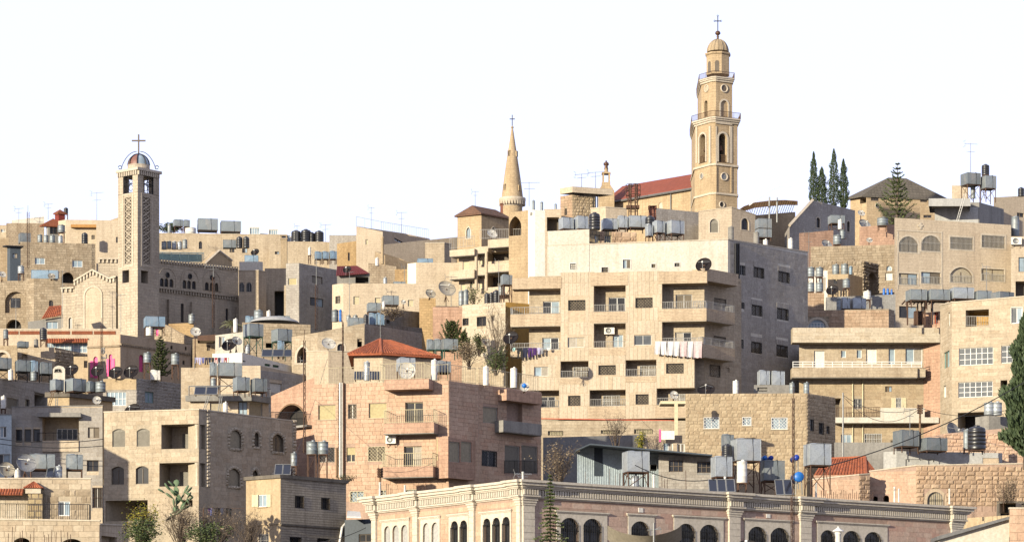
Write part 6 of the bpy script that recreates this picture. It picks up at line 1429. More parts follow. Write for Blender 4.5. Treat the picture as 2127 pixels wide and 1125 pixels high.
    for r in ((354, 717, 359, 725), (384, 719, 388, 727), (379, 748, 384, 757)): win(b, R, *r, 'slide', nx=1, arch='r', **GB)
    b.finish(); mb = MB(); L.bx(mb, 0, L.L, b.zt[0]-.9, b.zt[0]-.7, 0, .15); mb.build('parapet_band', 'old_stone', b.root); mb = MB(); n = 40
    for i in range(n): u = R.L*i/n; R.bx(mb, u, u+R.L/n*.5, R.top(u)-1.2, R.top(u)-.95, 0, .16)
    mb.build('corbel_row', 'old_stone', b.root, kind='stuff'); mb = MB(); g = MB()
    a = [L.P(214+3.2*math.cos(t*.6), 727+7*math.sin(t*.6), .03) for t in range(11)]; mb.path(a, .07, 5); mb.path([L.P(214+1.6*math.cos(t*.8), 725+3.5*math.sin(t*.8), .03) for t in range(8)], .06, 5); mb.tube(L.P(212, 724, .03), L.P(216, 731, .03), .05, n=4); mb.build('wall_emblem', 'dish_grey', b.root)
    mb = MB(); mb.path([L.P(x, y, .03) for x, y in ((220.5, 735), (220.5, 743), (217, 744), (215.5, 741), (215, 744), (212.5, 744), (212, 740.5), (211.5, 744), (210, 744))], .055, 5); mb.tube(L.P(210, 737, .03), L.P(210, 745, .03), .055, n=5)
    for y in (748, 751.5): mb.path([L.P(x, y+dy, .03) for x, dy in ((210, 0), (212, .8), (213, -.6), (215, .6), (217, 0), (219, .6))], .04, 4)
    mb.build('wall_lettering', 'dish_grey', b.root)
    H('ruined_wall', 'broken stepped stone wall above the pink shuttered house', [(321, 18.5), (345, 18.55), (374, 18.6), (403, 18.7)], [670, 674, 690, 702], 'old_stone', [(0, (323.5, 674, 329, 697), 'blind', dict(arch='r', gm='pink_paint', rv=.1))], blk=[(i, .45, .3, 'b_old', dict(out=.04, kind='rock', y1=715)) for i in range(3)], depth=.8, cat='wall')
    b = H('stone_house', 'low sunlit stone wall house below the church flank', front(350, 402, 18.3), [672, 670], 'orange_stone', depth=4)
    H('grey_stone_house', 'grey cut stone house in shade with roller window below the tank row at left edge', [(-40, 22.2), (108, 21.2)], [783, 797], 'grey_stone', [(0, Zu(90, 915, 240, 1060), 'roller'), (0, Zu(325, 930, 385, 1060), 'slide', dict(nx=1, **GB)), (0, Zu(445, 850, 600, 1060), 'room', dict(gm='shade_room'))], [(0, .62, .3, 'b_grey', dict(y1=850, out=.02))], cop='trim_stone')
    b = H('plastered_house', 'small ochre plastered roof house with broad concrete roof slab', corner2(144, 22.6, 99, 234, 8, 51), 824, 'yellow_plaster', para=.02); roofq(b, [[b.L.pt(-.2, b.zt[0], .25), b.L.pt(b.L.L+.1, b.zt[0], .25), b.R.pt(b.R.L+.2, b.zt[0], .2), b.R.pt(b.R.L, b.zt[0], -3)]], 'dark_concrete', 'roof_slab', .45)
    b = H('plastered_house', 'sandy house with pale glazed veranda and shaded stone flank', corner2(283, 21.6, 214, 376, 6, 51), 785, 'grey_stone', [(0, (221, 813, 262, 842), 'slide', dict(gm='glass_sky', fm='frame_white', nx=5, nz=2)), (1, (301, 813, 319, 836), 'slide', dict(gm='glass_sky', fm='frame_teal'))], [(1, .55, .3, 'b_grey', dict(y1=855, kind='rock', out=.03))]); slab(b, b.L, 215, 786, 283, 809, 0, .04, 'yellow_plaster', 'plaster_band')
left_far()
def mid_left():
    H('stone_house', 'long skyline house carrying big grey box tanks right of the lattice tower', front(322, 585, 14.6, 4), 485, 'cream_far', [(0, (413, 501, 420, 517), 'slide', dict(arch='r', nx=1, **GB)), (0, (477, 513, 487, 524), 'slide', GB), (0, (503, 515, 514, 525), 'slide', GB)], depth=8, cop='trim_stone')
    H('stone_house', 'skyline stone house with three black tanks and antenna', front(560, 690, 14.8, 3), 501, 'cream_far', [(0, (571, 522, 580, 528), 'slide', GB)], depth=7); H('stone_house', 'grey rendered roof block beside the black tanks', front(684, 742, 14.9), 488, 'grey_stone', depth=6)
    b = Bld('conservatory', 'white framed glazed conservatory on the skyline roof', [(517, 14.4), (607, 14.3)], 483, 'white_paint', depth=4, para=.05)
    win(b, b.L, 541, 487, 603, 501, 'slide', gm='glass_sky', fm='frame_white', nx=6); b.finish()
    for x0, x1, y0 in ((517, 540, 469), (557, 578, 473)): 
        c = Bld('x', 'x', [(x0, 14.45), (x1, 14.45)], y0, 'white_paint', root=b.root, part='glazed_dormer', depth=2); win(c, c.L, x0+2, y0+4, x1-1, y0+27, 'slide', gm='glass_sky', fm='frame_white', nx=4); c.finish()
    H('stone_house', 'small orange stone house with slit window on the skyline', front(700, 742, 15.4), [506, 500], 'orange_stone', [(0, Zc(160, 465, 175, 530), 'slide', dict(nx=1, arch='r', **GB))], depth=5)
    H('stone_house', 'cream house with two arched windows and white parapet at the church apse', corner2(537, 17.6, 496, 553, 4, 51), 562, 'cream_far', [(0, (497.5, 586, 507, 606), 'bars', dict(arch='r', gm='glass_black')), (0, (512, 586, 522.5, 606), 'bars', dict(arch='r', gm='glass_black'))], cop='trim_stone'); H('white_block', 'white plastered roof block over the twin arched windows', corner2(540, 17.5, 497, 546, 4, 51), 543, 'white_plaster', drop=0, yb=562)
    H('stone_house', 'pale house with dark garage doorway under a square chimney', front(550, 600, 17.4), 557, 'cream_far', [(0, Zb(1012, 690, 1093, 885), 'room', dict(gm='dark_room'))], depth=5); H('stone_house', 'low pale wing beside the garage doorway', front(590, 626, 17.7), 592, 'cream_far', [(0, (599, 577, 616, 592), 'slide', GB)], depth=3)
    H('stone_house', 'grey shaded apartment house with striped shutter and air conditioner', corner2(621, 18.2, 594, 702, 10, 51), 546, 'grey_stone', [(1, Zb(1305, 576, 1388, 632), 'slide', GB), (1, Zb(1290, 745, 1395, 810), 'slide', GB), (0, Zb(1120, 590, 1185, 642), 'roller', dict(gm='shutter_yellow'))], [(1, .6, .3, 'b_grey', dict(y1=680))])
    b = H('tiled_house', 'low dark house with burgundy tiled roof beside the grey apartment house', front(700, 768, 18.3), [571, 567], 'concrete', [(0, Zc(218, 655, 320, 715), 'room', dict(gm='dark_room'))], depth=4, para=.02); tile_roof_mesh([(b.L.P(698, 573, .6), b.L.P(768, 568, .6), b.L.P(742, 552, -2), b.L.P(700, 553, -2))], .25).build('roof_tiles', 'burgundy', b.root, kind='stuff')
    H('stone_house', 'old grey parapet house with stepped wall behind the burgundy roof', front(765, 823, 17.8), [546, 553], 'old_stone', depth=4); H('stone_house', 'small sunlit orange wall next to the stepped parapet', front(820, 848, 18.3), 559, 'orange_stone', depth=3)
    b = H('stone_house', 'plain tall house with sloping roofline and fenced top on the skyline', [(740, 16), (795, 16), (893, 15.2)], [470, 481, 496], 'cream_plain', [(0, Zc(297, 365, 318, 405), 'roller', dict(gm='frame_cream')), (1, Zc(522, 357, 588, 386), 'slide', GB)], depth=6); rb = MB(); railing_mesh(rb, [b.f[0].pt(0, b.zt[0], -.2), b.f[1].pt(0, b.zt[1], -.2), b.f[1].pt(b.f[1].L, b.zt[2], -.2)], 1.3, .9, r=.011); rb.build('wire_fence', 'grey_metal', b.root)
    H('boundary_wall', 'long blank beige boundary wall climbing towards the hip-roofed hall', [(795, 16.6), (950, 16.3)], [508, 492], 'cream_plain', depth=4, cat='wall'); H('stone_house', 'square stone block with moulded top below the boundary wall', corner2(923, 17.6, 883, 937, 3, 51), 505, 'cream_far', cop='trim_stone')
    b = H('stone_house', 'small wedge-shaped house with sloping slab roof', [(779, 17.6), (800, 17.7), (852, 17.6)], [522, 530, 545], 'tan_stone', depth=3)
    b = H('plastered_house', 'beige rendered house with white stair wall and door', corner2(865, 19.2, 846, 953, 35, 3), 545, 'cream_plain', para=.2, part='wall'); slab(b, b.L, 847, 547, 864, 597, 0, .03, 'white_paint', 'white_render'); slab(b, b.L, 852, 575, 862, 597, .03, .06, 'frame_white', 'door')
    H('plastered_house', 'long low beige house with four small shuttered windows', corner2(713, 19.6, 690, 905, 40, 2), 588, 'cream_plain', [(0, Zc(65, 805, 100, 862), 'bars', dict(gm='glass_brown')), (1, Zc(203, 807, 250, 870), 'roller', dict(gm='frame_cream')), (1, Zc(370, 818, 412, 858), 'roller', dict(gm='frame_cream')), (1, Zc(627, 835, 672, 885), 'roller', dict(gm='frame_cream'))])
    # hall with hip roof
    b = H('hip_roofed_hall', 'stone hall with brown hipped tile roof and pointed window beside the spire', corner2(1000, 16.4, 950, 1060, 30, 47), 443, 'gold_stone', [(0, Zd(183, 945, 215, 1030), 'slide', dict(arch='p', trim=.15, gm='glass_sky', fm='frame_brown')), (1, Zd(375, 945, 410, 1000), 'slide', dict(arch='p', trim=.15, **GB))], para=.02); hip(b, None, 'brown_tile', 1.25, 2.2, .4); mb = MB(); q = P(1001, 440, b.c.y); 
    chimney(1039, 1045, 422, 443, 372, 'brick_red', 'thin red brick chimney on the hip-roofed hall')
    # balcony apartments
    b = Bld('balcony_apartments', 'beige apartment house with deep wavy balconies below the hip-roofed hall', [(953, 19.4), (1100, 19.6)], 508, 'cream_plain', depth=6, para=.3); f = b.L
    for r in (Zc(1055, 525, 1105, 600), Zc(1185, 500, 1225, 560), Zc(1040, 710, 1072, 760), Zc(1180, 685, 1205, 745), Zc(1490, 465, 1508, 530)): win(b, f, *r, 'roller', gm='frame_cream')
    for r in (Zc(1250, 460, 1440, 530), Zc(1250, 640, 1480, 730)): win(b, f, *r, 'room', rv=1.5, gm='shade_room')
    win(b, f, *Zc(1112, 695, 1128, 745), 'slide', nx=1, **GB); b.finish()
    for r, w in (((952, 442, 1145, 490), 1.5), ((1145, 420, 1252, 470), 1.0), ((1250, 358, 1506, 420), 1.8), ((950, 605, 1145, 668), 1.5), ((1145, 580, 1252, 640), 1.0), ((1250, 548, 1496, 612), 1.8), ((1250, 730, 1496, 790), 1.2)): balcony(b, f, *Zc(*r), w, 'cream_plain')
    rb = MB(); railing_mesh(rb, [f.P(Zc.x(955), Zc.y(440), 1.4), f.P(Zc.x(1145), Zc.y(418), 1.4)], 1.1, .2); railing_mesh(rb, [f.P(Zc.x(1190), Zc.y(362), 1.7), f.P(Zc.x(1505), Zc.y(356), 1.7)], 1.0, .2); rb.build('balcony_railing', 'alu', b.root)
    for x in (1160, 1240): mb = MB(); mb.tube(f.P(Zc.x(x), Zc.y(760), 1.0), f.P(Zc.x(x), Zc.y(460), 1.0), .17, n=10); mb.build('column', 'cream_plain', b.root)
    c = Bld('x', 'x', [(1057, 19.7), (1098, 19.75)], [442, 436], 'gold_stone', root=b.root, part='loggia_wall', depth=4); win(c, c.L, *Zd(516, 858, 610, 1010), 'room', arch='p', rv=2, gm='gold_stone'); c.finish()
    H('stair_tower', 'smooth white stair tower rising between the balcony apartments and the big block', corner2(1111, 21.4, 1097, 1132, 30, 14), 436, 'white_paint', [(0, Zd(682, 828, 697, 855), 'bars', dict(gm='shutter_grey', bm='alu'))])
    H('balcony_house', 'pale slab-balcony house with dark loggia beside the white stair tower', [(1130, 20.4), (1166, 20.4)], 434, 'cream_plain', [(0, (1136, 451, 1161, 480), 'room', dict(gm='shade_room'))], depth=4)
    b = H('roof_house', 'rock-faced stone roof house with broad pale fascia', corner2(1189, 20.2, 1164, 1236, 40, 20), 404, 'mortar_tan', [(0, (1173, 433, 1178, 447), 'slide', dict(nx=1, **GB))], [(1, .42, .3, 'b_tan', dict(kind='rock', out=.06, y1=460)), (0, .45, .3, 'b_rust', dict(out=.03, y1=460))], para=.05); c = Bld('x', 'x', corner2(1189, 20.25, 1162.5, 1273, 40, 20), 387, 'cream_plain', root=b.root, part='fascia', yb=405); c.finish()
    mb = MB(); f = c.R
    for x in (1233, 1237, 1241): mb = MB(); mb.tube(f.P(x, 408, -.2), f.P(x, 470, -.2), .05, n=6); mb.build('roof_pipe', 'iron', b.root)
    H('roof_house', 'low pale parapet room in front of the red church roof', corner2(1258, 20.6, 1227, 1302, 30, 22), 431, 'cream_plain', cop='trim_stone')
    # the higher left part of the white wall, and the rubble-faced roof cottage
    uL = B_APTU.L; c = Bld('x', 'x', [(1138, F/(uL.D(1138)-.04)), (1224, F/(uL.D(1224)-.04))], [480, 476], 'white_plaster', root=B_APT.root, part='upper_wall', depth=3); win(c, c.L, *Zm(413, 180, 444, 212), 'bars', gm='glass_brown', trim=.06, tm='white_paint'); c.finish()
    H('roof_cottage', 'roof cottage faced with crazy yellow stone and a small white window', [(1224, 22.6), (1246, 22.55), (1322, 22.5)], 478, 'rubble', [(1, Zw(820, 770, 925, 885), 'slide', dict(gm='glass', fm='frame_cream', nx=3, nz=2)), (0, Zw(680, 770, 745, 880), 'slide', dict(gm='glass', fm='frame_cream', nz=2))], [(1, .5, .38, 'b_rust', dict(kind='rock', out=.05, jit=.7, y1=515))], depth=4, roofmat='concrete')
    H('stone_house', 'pale orange house with white ledge below the large satellite dishes', front(899, 962, 21.3), 637, 'pink_stone', [(0, (925, 702, 930, 712), 'slide', GB)], depth=4); H('stone_house', 'short rough stone wall carrying the tan satellite dishes', front(871, 905, 20.8), 619, 'orange_stone', depth=3)
    H('stone_house', 'white limestone house with three dark barred windows', [(960, 21.7), (1050, 21.9)], [633, 627], 'cream_stone', [(0, Zc(1055, 978, 1100, 1032), 'lattice', GB), (0, Zc(1165, 965, 1237, 1038), 'lattice', GB), (0, Zc(1278, 958, 1302, 1000), 'slide', GB)], [(0, .6, .3, 'b_light', dict(y1=740))], depth=5); H('plastered_house', 'ochre yellow plastered house wedged beside the big apartment block', [(1050, 21.7), (1100, 21.6)], 627, 'ochre', depth=4)
mid_left()
def mid():
    H('stone_house', 'sunlit tan house wall below the brown canopy', front(400, 452, 20.3), 703, 'tan_stone', [(0, (430, 716, 436, 728), 'slide', GB)], depth=4); b = H('whitewashed_house', 'lumpy whitewashed roof room with bent vent pipe', front(447, 505, 20.6), [696, 689], 'white_plaster', [(0, Zi(580, 295, 628, 380), 'slide', GY)], depth=4)
    b = H('domed_house', 'old stone house with shallow whitewashed dome', front(503, 645, 19.6, 3), [669, 674], 'old_stone', [(0, (552, 712, 566, 722), 'room', GK)], [(0, .5, .3, 'b_old', dict(out=.03, y1=715))], depth=6); mb = MB(); c = b.L.P(570, 671, -3); mb.lathe(c, [(2.7, 0), (2.5, .2), (1.9, .45), (1.1, .62), (.01, .7)], 24); mb.build('dome', 'pale_render', b.root)
    b = H('gabled_house', 'tan stone house with pointed dark archway and sloping roofline', pline(1, 21.6, [606, 660, 757], [-14, 6]), [699, 690, 671], 'cream_stone', [(0, Zl(160, 168, 226, 262), 'room', dict(arch='p', gm='dark_room', trim=.25)), (1, Zl(395, 150, 437, 200), 'slide', dict(arch='r', trim=.15, **GB)), (1, Zl(512, 122, 540, 170), 'room', GK)], [(0, .55, .28, 'b_cream', dict(y1=760)), (1, .55, .28, 'b_cream', dict(y1=760))])
    H('stone_house', 'plain roof terrace block in front of the pointed archway', corner2(682, 22.6, 636, 742, 14, 20), 729, 'cream_plain', cop='trim_stone')
    H('block_house', 'unfinished grey breeze block house with cables on its flank', [(757, 21.3), (924, 20.6)], [672, 684], 'block_wall', blk=[(0, .44, .23, 'b_grey', dict(y1=745, jit=.05))], depth=4); H('block_house', 'upper grey breeze block storey with a small dark hole', [(799, 20.9), (899, 20.5)], [641, 650], 'block_wall', [(0, Zc(460, 990, 487, 1020), 'room', GK)], depth=4)
    b = H('tiled_house', 'small stone house under a bright red hipped tile roof', corner2(795, 24.6, 735, 902, 10, 25), 735, 'cream_plain', para=.02); c = b.c; z = b.zt[0]; q = [c+(p-c)+(p-c).normalized()*.7 for p in b.poly]; v = [Vector((p.x, p.y, z)) for p in q]; ap = Vector((PX(790, c.y-.5), c.y-.5, ZY(704.5, c.y-.5))); a2 = ap+(v[2]-v[1]).normalized()*1.0
    tile_roof_mesh([(v[0], v[1], ap, ap), (v[1], v[2], a2, ap)], .24).build('roof_tiles', 'tiles', b.root, kind='stuff'); mb = MB(); mb.poly([v[2], v[3], a2]); mb.poly([v[3], v[0], ap, a2]); mb.prism([p-Vector((0, 0, .15)) for p in v], [p-Vector((0, 0, .01)) for p in v]); mb.tube(v[1], ap, .12, n=6); mb.tube(v[0], ap, .12, n=6); mb.build('roof_frame', 'tiles', b.root)
    H('white_house', 'long low white house with two green shuttered windows and wall lamps', corner2(503, 21.9, 441, 626, 6, 51), [734, 732, 765], 'white_paint', [(1, Zi(937, 474, 981, 526), 'roller', dict(gm='green_shutter')), (1, Zi(1000, 490, 1048, 536), 'roller', dict(gm='green_shutter')), (1, Zi(765, 470, 788, 493), 'slide', dict(nx=1, gm='green_shutter'))])
    H('stone_house', 'sunlit tan house with plain parapet between the conifer and the laundry', front(376, 472, 22.6), 763, 'cream_plain', depth=5, blk=[(0, .6, .3, 'b_cream', dict(y1=860))]); H('stone_house', 'stepped parapet house with long shaded flank beside the pink house', corner2(541, 22.9, 440, 658, 4, 51), [759, 759, 784], 'cream_plain', [(1, (560, 795, 585, 815), 'roller', dict(gm='white_paint'))], blk=[(1, .6, .3, 'b_grey', dict(y1=860))])
    b = H('roof_house', 'roof house with wide concrete slab roof and railing behind the villa', corner2(517, 24.0, 392, 558, 4, 51), 833, 'cream_plain', [(0, Zi(510, 810, 615, 920), 'roller', dict(gm='shutter_beige')), (0, Zi(730, 800, 800, 920), 'slide', GB), (1, Zi(820, 810, 920, 920), 'roller', dict(gm='shutter_beige'))], para=.02); roofq(b, [[b.L.pt(-.2, b.zt[0], .5), b.L.pt(b.L.L+.3, b.zt[0], .5), b.R.pt(b.R.L+.1, b.zt[0], .3), b.R.pt(b.R.L, b.zt[0], -4.5)]], 'concrete', 'roof_slab', .5)
    rb = MB(); z = b.zt[0]+.5; railing_mesh(rb, [b.L.pt(.1, z, .4), b.L.pt(b.L.L+.2, z, .4), b.R.pt(b.R.L, z, .2)], .8, 1.1, r=.025); rb.build('roof_railing', 'grey_metal', b.root)
    b = H('brown_canopy', 'rust brown sheet canopy behind the raised white dish', front(410, 449, 20.5), [697, 694], 'rust', depth=2, cat='canopy', yb=706)
mid()
def right_far():
    H('stone_house', 'pale roof house with arched shuttered window below the bell tower', corner2(1520, 17.6, 1451, 1569, 3, 36), [440, 431, 447], 'cream_plain', [(0, Zf(655, 880, 720, 985), 'roller', dict(arch='r', trim=.15, gm='shutter_grey')), (1, Zf(900, 875, 956, 965), 'slide', dict(arch='r', trim=.15, **GB))], cop='trim_stone')
    H('stone_house', 'grey rendered wall house between chimney and bell tower', [(1362, 17.4), (1454, 17.2)], [432, 441], 'grey_stone', depth=5); H('stone_house', 'golden wall under the lattice canopy', [(1566, 17), (1652, 16.6)], [447, 440], 'gold_stone', depth=4)
    # lattice barrel canopy
    D = 352; t = thing('lattice_canopy', 'curved brown lattice canopy beside the bell tower', 'canopy', P(1590, 450, D)); arc = [(1528, 441), (1545, 429), (1568, 421), (1600, 417), (1630, 416), (1657, 418)]; mb = MB()
    for k in range(9): mb.path([P(x, y+k*1.4*(1-abs(x-1590)/200), D+k*.7) for x, y in arc], .05, 4)
    t1 = [Vector(P(x, y, D)) for x, y in arc]
    for i in range(5):
        for j in range(6): s = j/6; a = P(arc[i][0]+(arc[i+1][0]-arc[i][0])*s, arc[i][1]+(arc[i+1][1]-arc[i][1])*s, D); mb.tube(a, a+Vector((0, 6, -.5)), .035, n=4)
    mb.build('slat_lattice', 'wood', t, kind='stuff'); mb = MB()
    for x, y in ((1598, 417), (1614, 418)): mb.tube(P(x, y-8, D), P(x, 462, D), .1, n=8); 
    mb.build('post', 'grey_metal', t)
    mb = MB(); mb.path([P(1556+124*s, 427-42*math.sin(s**1.25*math.pi*.93)**.8 if s < .97 else 440, 350) for s in [i/24 for i in range(24)]]+[P(1680, 420, 350), P(1682, 460, 350)], .06, 6); tag(mb.build('arched_pipe', 'frame_white'), 'thin pale arched pipe spanning behind the cypresses', 'arch')  # plain bent pipe, carries no lamps
    b = H('gabled_church_hall', 'grey shaded hall with sloping gable and two slim arched windows', [(1640, 17.4), (1688, 17.2), (1708, 17.15), (1776, 16.8)], [468, 416, 420, 437], 'grey_stone', [(1, (1695.5, 452, 1703, 473), 'slide', dict(arch='r', nx=1, trim=.12, **GB)), (3-1, (1759, 459, 1765, 481), 'slide', dict(arch='r', nx=1, trim=.12, **GB))], depth=6, para=.1); mb = MB(); mb.tube(b.f[0].P(1640, 468, .1), b.f[0].P(1688, 415.5, .1), .22, n=4); mb.build('gable_coping', 'trim_stone', b.root)
    b = H('pyramid_roofed_church', 'broad church with dark pyramid tile roof behind the araucaria', corner2(1800, 14.3, 1766, 1962, 45, 14), 407, 'gold_stone', [(1, Zg(595, 450, 652, 482), 'slide', dict(nx=5, **GB)), (1, Zg(672, 447, 727, 476), 'slide', dict(nx=5, **GB)), (1, Zg(955, 460, 1006, 491), 'slide', dict(nx=5, **GB)), (1, Zg(850, 455, 888, 485), 'slide', dict(nx=5, **GB)), (0, Zg(515, 465, 560, 500), 'room', GK)], para=.02); roundel(b.root, b.R, *Zg(640, 517), 5.5); hip(b, None, 'slate_tile', 3.1, 1.4, .8)
    b = H('roof_house', 'pale grey roof building with shaded curved flank carrying tanks and ladders', corner2(2034, 19.8, 1943, 2085, 3, 51), 420, 'concrete', [(0, Zg(1112, 588, 1140, 602), 'slide', dict(nx=1, **GB))], para=.05); slab(b, b.L, *Zg(1060, 530, 1378, 662), 0, .03, 'pale_render', 'front_render'); c = Bld('x', 'x', [(1929, 20), (2016, 20)], 412, 'pale_render', root=b.root, part='canopy_slab', depth=4, yb=428); c.finish()
    H('roof_room', 'small tan stair head room under the grey tank', [(1977, 19.3), (2011, 19.3)], 385, 'cream_plain', depth=3); H('stone_house', 'tan wall left of the pale grey roof building', [(1911, 19.2), (1945, 19.2)], 424, 'tan_stone', [(0, Zg(978, 585, 1037, 606), 'slide', GB)], depth=4); H('stone_house', 'tan skyline house at right edge behind the tanks', [(2064, 18.9), (2170, 18.7)], [410, 404], 'cream_plain', [(0, Zg(1660, 570, 1712, 600), 'slide', GB)], depth=5)
    b = H('apartment_house', 'beige apartment house with air conditioner at the right edge', [(2100, 20.6), (2170, 20.6)], 491, 'cream_plain', [(0, Zg(1672, 893, 1760, 1000), 'slide', GB), (0, Zg(1650, 1068, 1800, 1200), 'room', dict(gm='shade_room'))], depth=5); acunit(b.L, *Zg(1620, 748, 1695, 800), 'white air conditioner on the wall at the right picture edge')
    H('stone_house', 'orange plastered roof wall with rusty clutter right of the cypress row', [(1660, 18.4), (1731, 18.3)], [484, 478], 'pink_stone', depth=4); H('stone_house', 'terracotta tinted house below the araucaria', [(1785, 18.4), (1860, 18.4)], [471, 466], 'pink_stone', depth=4)
    H('stone_house', 'old stone terrace wall with small white twin window below the araucaria', [(1684, 19), (1860, 19.1)], [512, 508], 'old_stone', [(0, Zg(708, 955, 746, 992), 'slide', dict(arch='r', **GY)), (0, Zg(700, 1008, 752, 1062), 'door_solid', dict(gm='white_paint'))], [(0, .5, .3, 'b_old', dict(out=.03, y1=590))], depth=5)
    H('ruined_house', 'ruined stone house with dark rubble flank and tall arch', corner2(1791, 19.7, 1683, 1824, 4, 52), [543, 541, 548], 'old_stone', [(1, Zx(1145, 185, 1275, 520), 'blind', dict(arch='r', rv=.5, gm='old_stone'))], [(0, .5, .35, 'b_old', dict(kind='rock', out=.06, y1=600)), (1, .4, .35, 'b_old', dict(kind='rock', out=.12, y1=620))])
    H('tin_shed', 'white panelled lean-to behind four round tanks', [(1655, 20.1), (1719, 20.1)], 562, 'white_paint', [(0, Zx(430, 260, 540, 455), 'slide', GY)], depth=3); H('plastered_house', 'peeling yellow plaster cube with tiny window below the ruin', corner2(1762, 20.4, 1719, 1792, 3, 50), 569, 'yellow_plaster', [(0, Zx(643, 278, 697, 345), 'slide', dict(arch='r', gm='curtain', fm='frame_cream'))])
    H('stone_house', 'orange stone pier wall with black dish beside the big block', [(1660, 21.1), (1712, 21.1)], 608, 'orange_stone', depth=3, blk=[(0, .5, .3, 'b_rust', dict(out=.03, y1=650))]); H('retaining_wall', 'grey breeze block retaining wall behind the bright box tanks', [(1715, 21.2), (1860, 21.2)], [617, 611], 'grey_block', depth=1, cat='wall')
    H('stone_house', 'long low golden stone house with arched grid window above the long balcony', corner2(1846, 21.9, 1656, 1858, 2, 50), [645, 641, 645], 'old_stone', [(0, Zx(268, 865, 540, 1010), 'slide', dict(arch=.5, trim=.22, gm='glass_sky', fm='frame_white', nx=6, nz=3))], [(0, .5, .3, 'b_rust', dict(out=.03, y1=690))])
    H('plastered_house', 'pale terracotta roof room with red door under the pergola', [(1918, 23.0), (1954, 23.1)], 646, 'pink_stone', [(0, (1941, 648, 1949, 672), 'slide', dict(gm='glass', fm='red_pipe'))], depth=2)
right_far()
def right_near():
    b = H('metal_shed', 'corrugated blue-white shed with dark metal roof behind the mansion cornice', [(1199, 28.2), (1368, 28)], [937, 950], 'shed_blue', depth=4, para=.02); f = b.L; mb = MB()
    for i in range(46): u = f.L*i/46; f.bx(mb, u, u+.05, b.z0, f.top(u)-.05, 0, .035)
    mb.build('corrugation', 'shed_blue', b.root, kind='stuff'); slab(b, f, *Zo(505, 385, 570, 610), .03, .06, 'shed_dark', 'sheet_panel')
    g = H('block_hut', 'grey breeze block hut with two dark windows under a metal roof', [(1368, 28.3), (1482, 28.3)], [943, 948], 'grey_block', [(0, Zo(1085, 488, 1198, 578), 'slide', dict(nx=3, nz=2, **GB)), (0, Zo(1305, 498, 1415, 586), 'slide', dict(nx=3, nz=2, **GB)), (0, Zo(940, 520, 992, 560), 'room', GK)], [(0, .42, .21, 'b_grey', dict(y1=1015, jit=.04))], depth=4)
    mb = MB(); pts = [(1196, 936), (1226, 923), (1480, 946)]
    for (xa, ya), (xb, yb) in zip(pts[:-1], pts[1:]): a, c = P(xa, ya, F/28.6), P(xb, yb, F/28.6); d = Vector((0, 5, .2)); n = Vector((0, 0, .1)); mb.prism([a, c, c+d, a+d], [a+n, c+n, c+d+n, a+d+n])
    mb.build('shed_roof', 'shed_dark', b.root); mb = MB(); mb.poly([f.P(1199, 937.5), f.P(1226, 925), f.P(1368, 938), f.P(1368, 951)]); mb.build('gable_sheet', 'shed_blue', b.root)
    H('sheet_fence', 'grey corrugated sheet fence at the foot of the big apartment block', [(1128, 25.8), (1342, 25.6)], [908, 902], 'lead', depth=.3, cat='fence', para=.01); b = H('stone_annex', 'small cream annex with two white windows under a sign', [(1336, 26), (1425, 26)], [905, 903], 'cream_stone', [(0, Zo(1043, 352, 1118, 425), 'slide', GY), (0, Zo(1150, 357, 1207, 425), 'slide', GY)], depth=4)
    mb = MB(); mb.box(PX(1401, 231), PX(1408, 231), 231, 231.3, ZY(945, 231), ZY(838, 231)); mb.box(PX(1372, 231), PX(1424, 231), 231, 233, ZY(838, 231), ZY(832, 231)); tag(mb.build('concrete_post', 'frame_cream'), 'tall cream concrete post holding a balcony slab by the tan house', 'post')
    t = thing('sign_board', 'white sign board with magenta edge below the cream post', 'sign', P(1385, 913, 230)); mb = MB(); mb.box(PX(1373, 230), PX(1401, 230), 230, 230.1, ZY(912, 230), ZY(894, 230)); mb.build('board', 'white_paint', t); mb = MB(); mb.box(PX(1369, 230), PX(1373, 230), 229.98, 230.12, ZY(917, 230), ZY(891, 230)); mb.build('edge', 'pink_paint', t)
    b = Bld('tiled_house', 'low house with red tiled hip roof behind the blue drum', corner2(1800, 26.6, 1690, 1826, 8, 30), 985, 'pink_stone', para=.02); b.finish(); v = [Vector((p.x, p.y, b.zt[0])) for p in b.poly]; r0, r1 = P(1712, 953, b.c.y), P(1797, 949, b.c.y)
    tile_roof_mesh([(v[0], v[1], r1, r0), (v[1], v[2], r1, r1)], .24).build('roof_tiles', 'tiles', b.root, kind='stuff'); mb = MB(); mb.tube(v[1], r1, .13, n=6); mb.tube(r0, r1, .13, n=6); mb.poly([v[2], v[3], r0, r1]); mb.build('ridge_tiles', 'tiles', b.root)
    kw = dict(y1=1050, kind='rock', out=.07)
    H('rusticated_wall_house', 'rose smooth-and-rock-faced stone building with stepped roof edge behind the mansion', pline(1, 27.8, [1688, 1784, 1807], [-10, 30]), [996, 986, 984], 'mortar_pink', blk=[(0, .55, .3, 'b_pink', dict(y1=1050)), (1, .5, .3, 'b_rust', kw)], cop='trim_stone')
    b = H('rock_faced_building', 'large building of bulging rose rock-faced blocks with arched barred window', pline(1, 27.6, [1806, 1903, 2190], [-12, 3]), [979, 967, 962], 'mortar_pink', [(1, Zr(1250, 178, 1395, 320), 'bars', dict(arch='r', gm='shutter_beige', trim=.25, tm='panel_cap')), (0, Zr(850, 208, 903, 300), 'room', dict(arch='r', **GK)), (0, Zr(757, 216, 800, 300), 'room', dict(arch='r', **GK))], [(0, .62, .3, 'b_pink', dict(y1=1050)), (1, .58, .31, 'b_rust', kw)], cop='trim_stone')
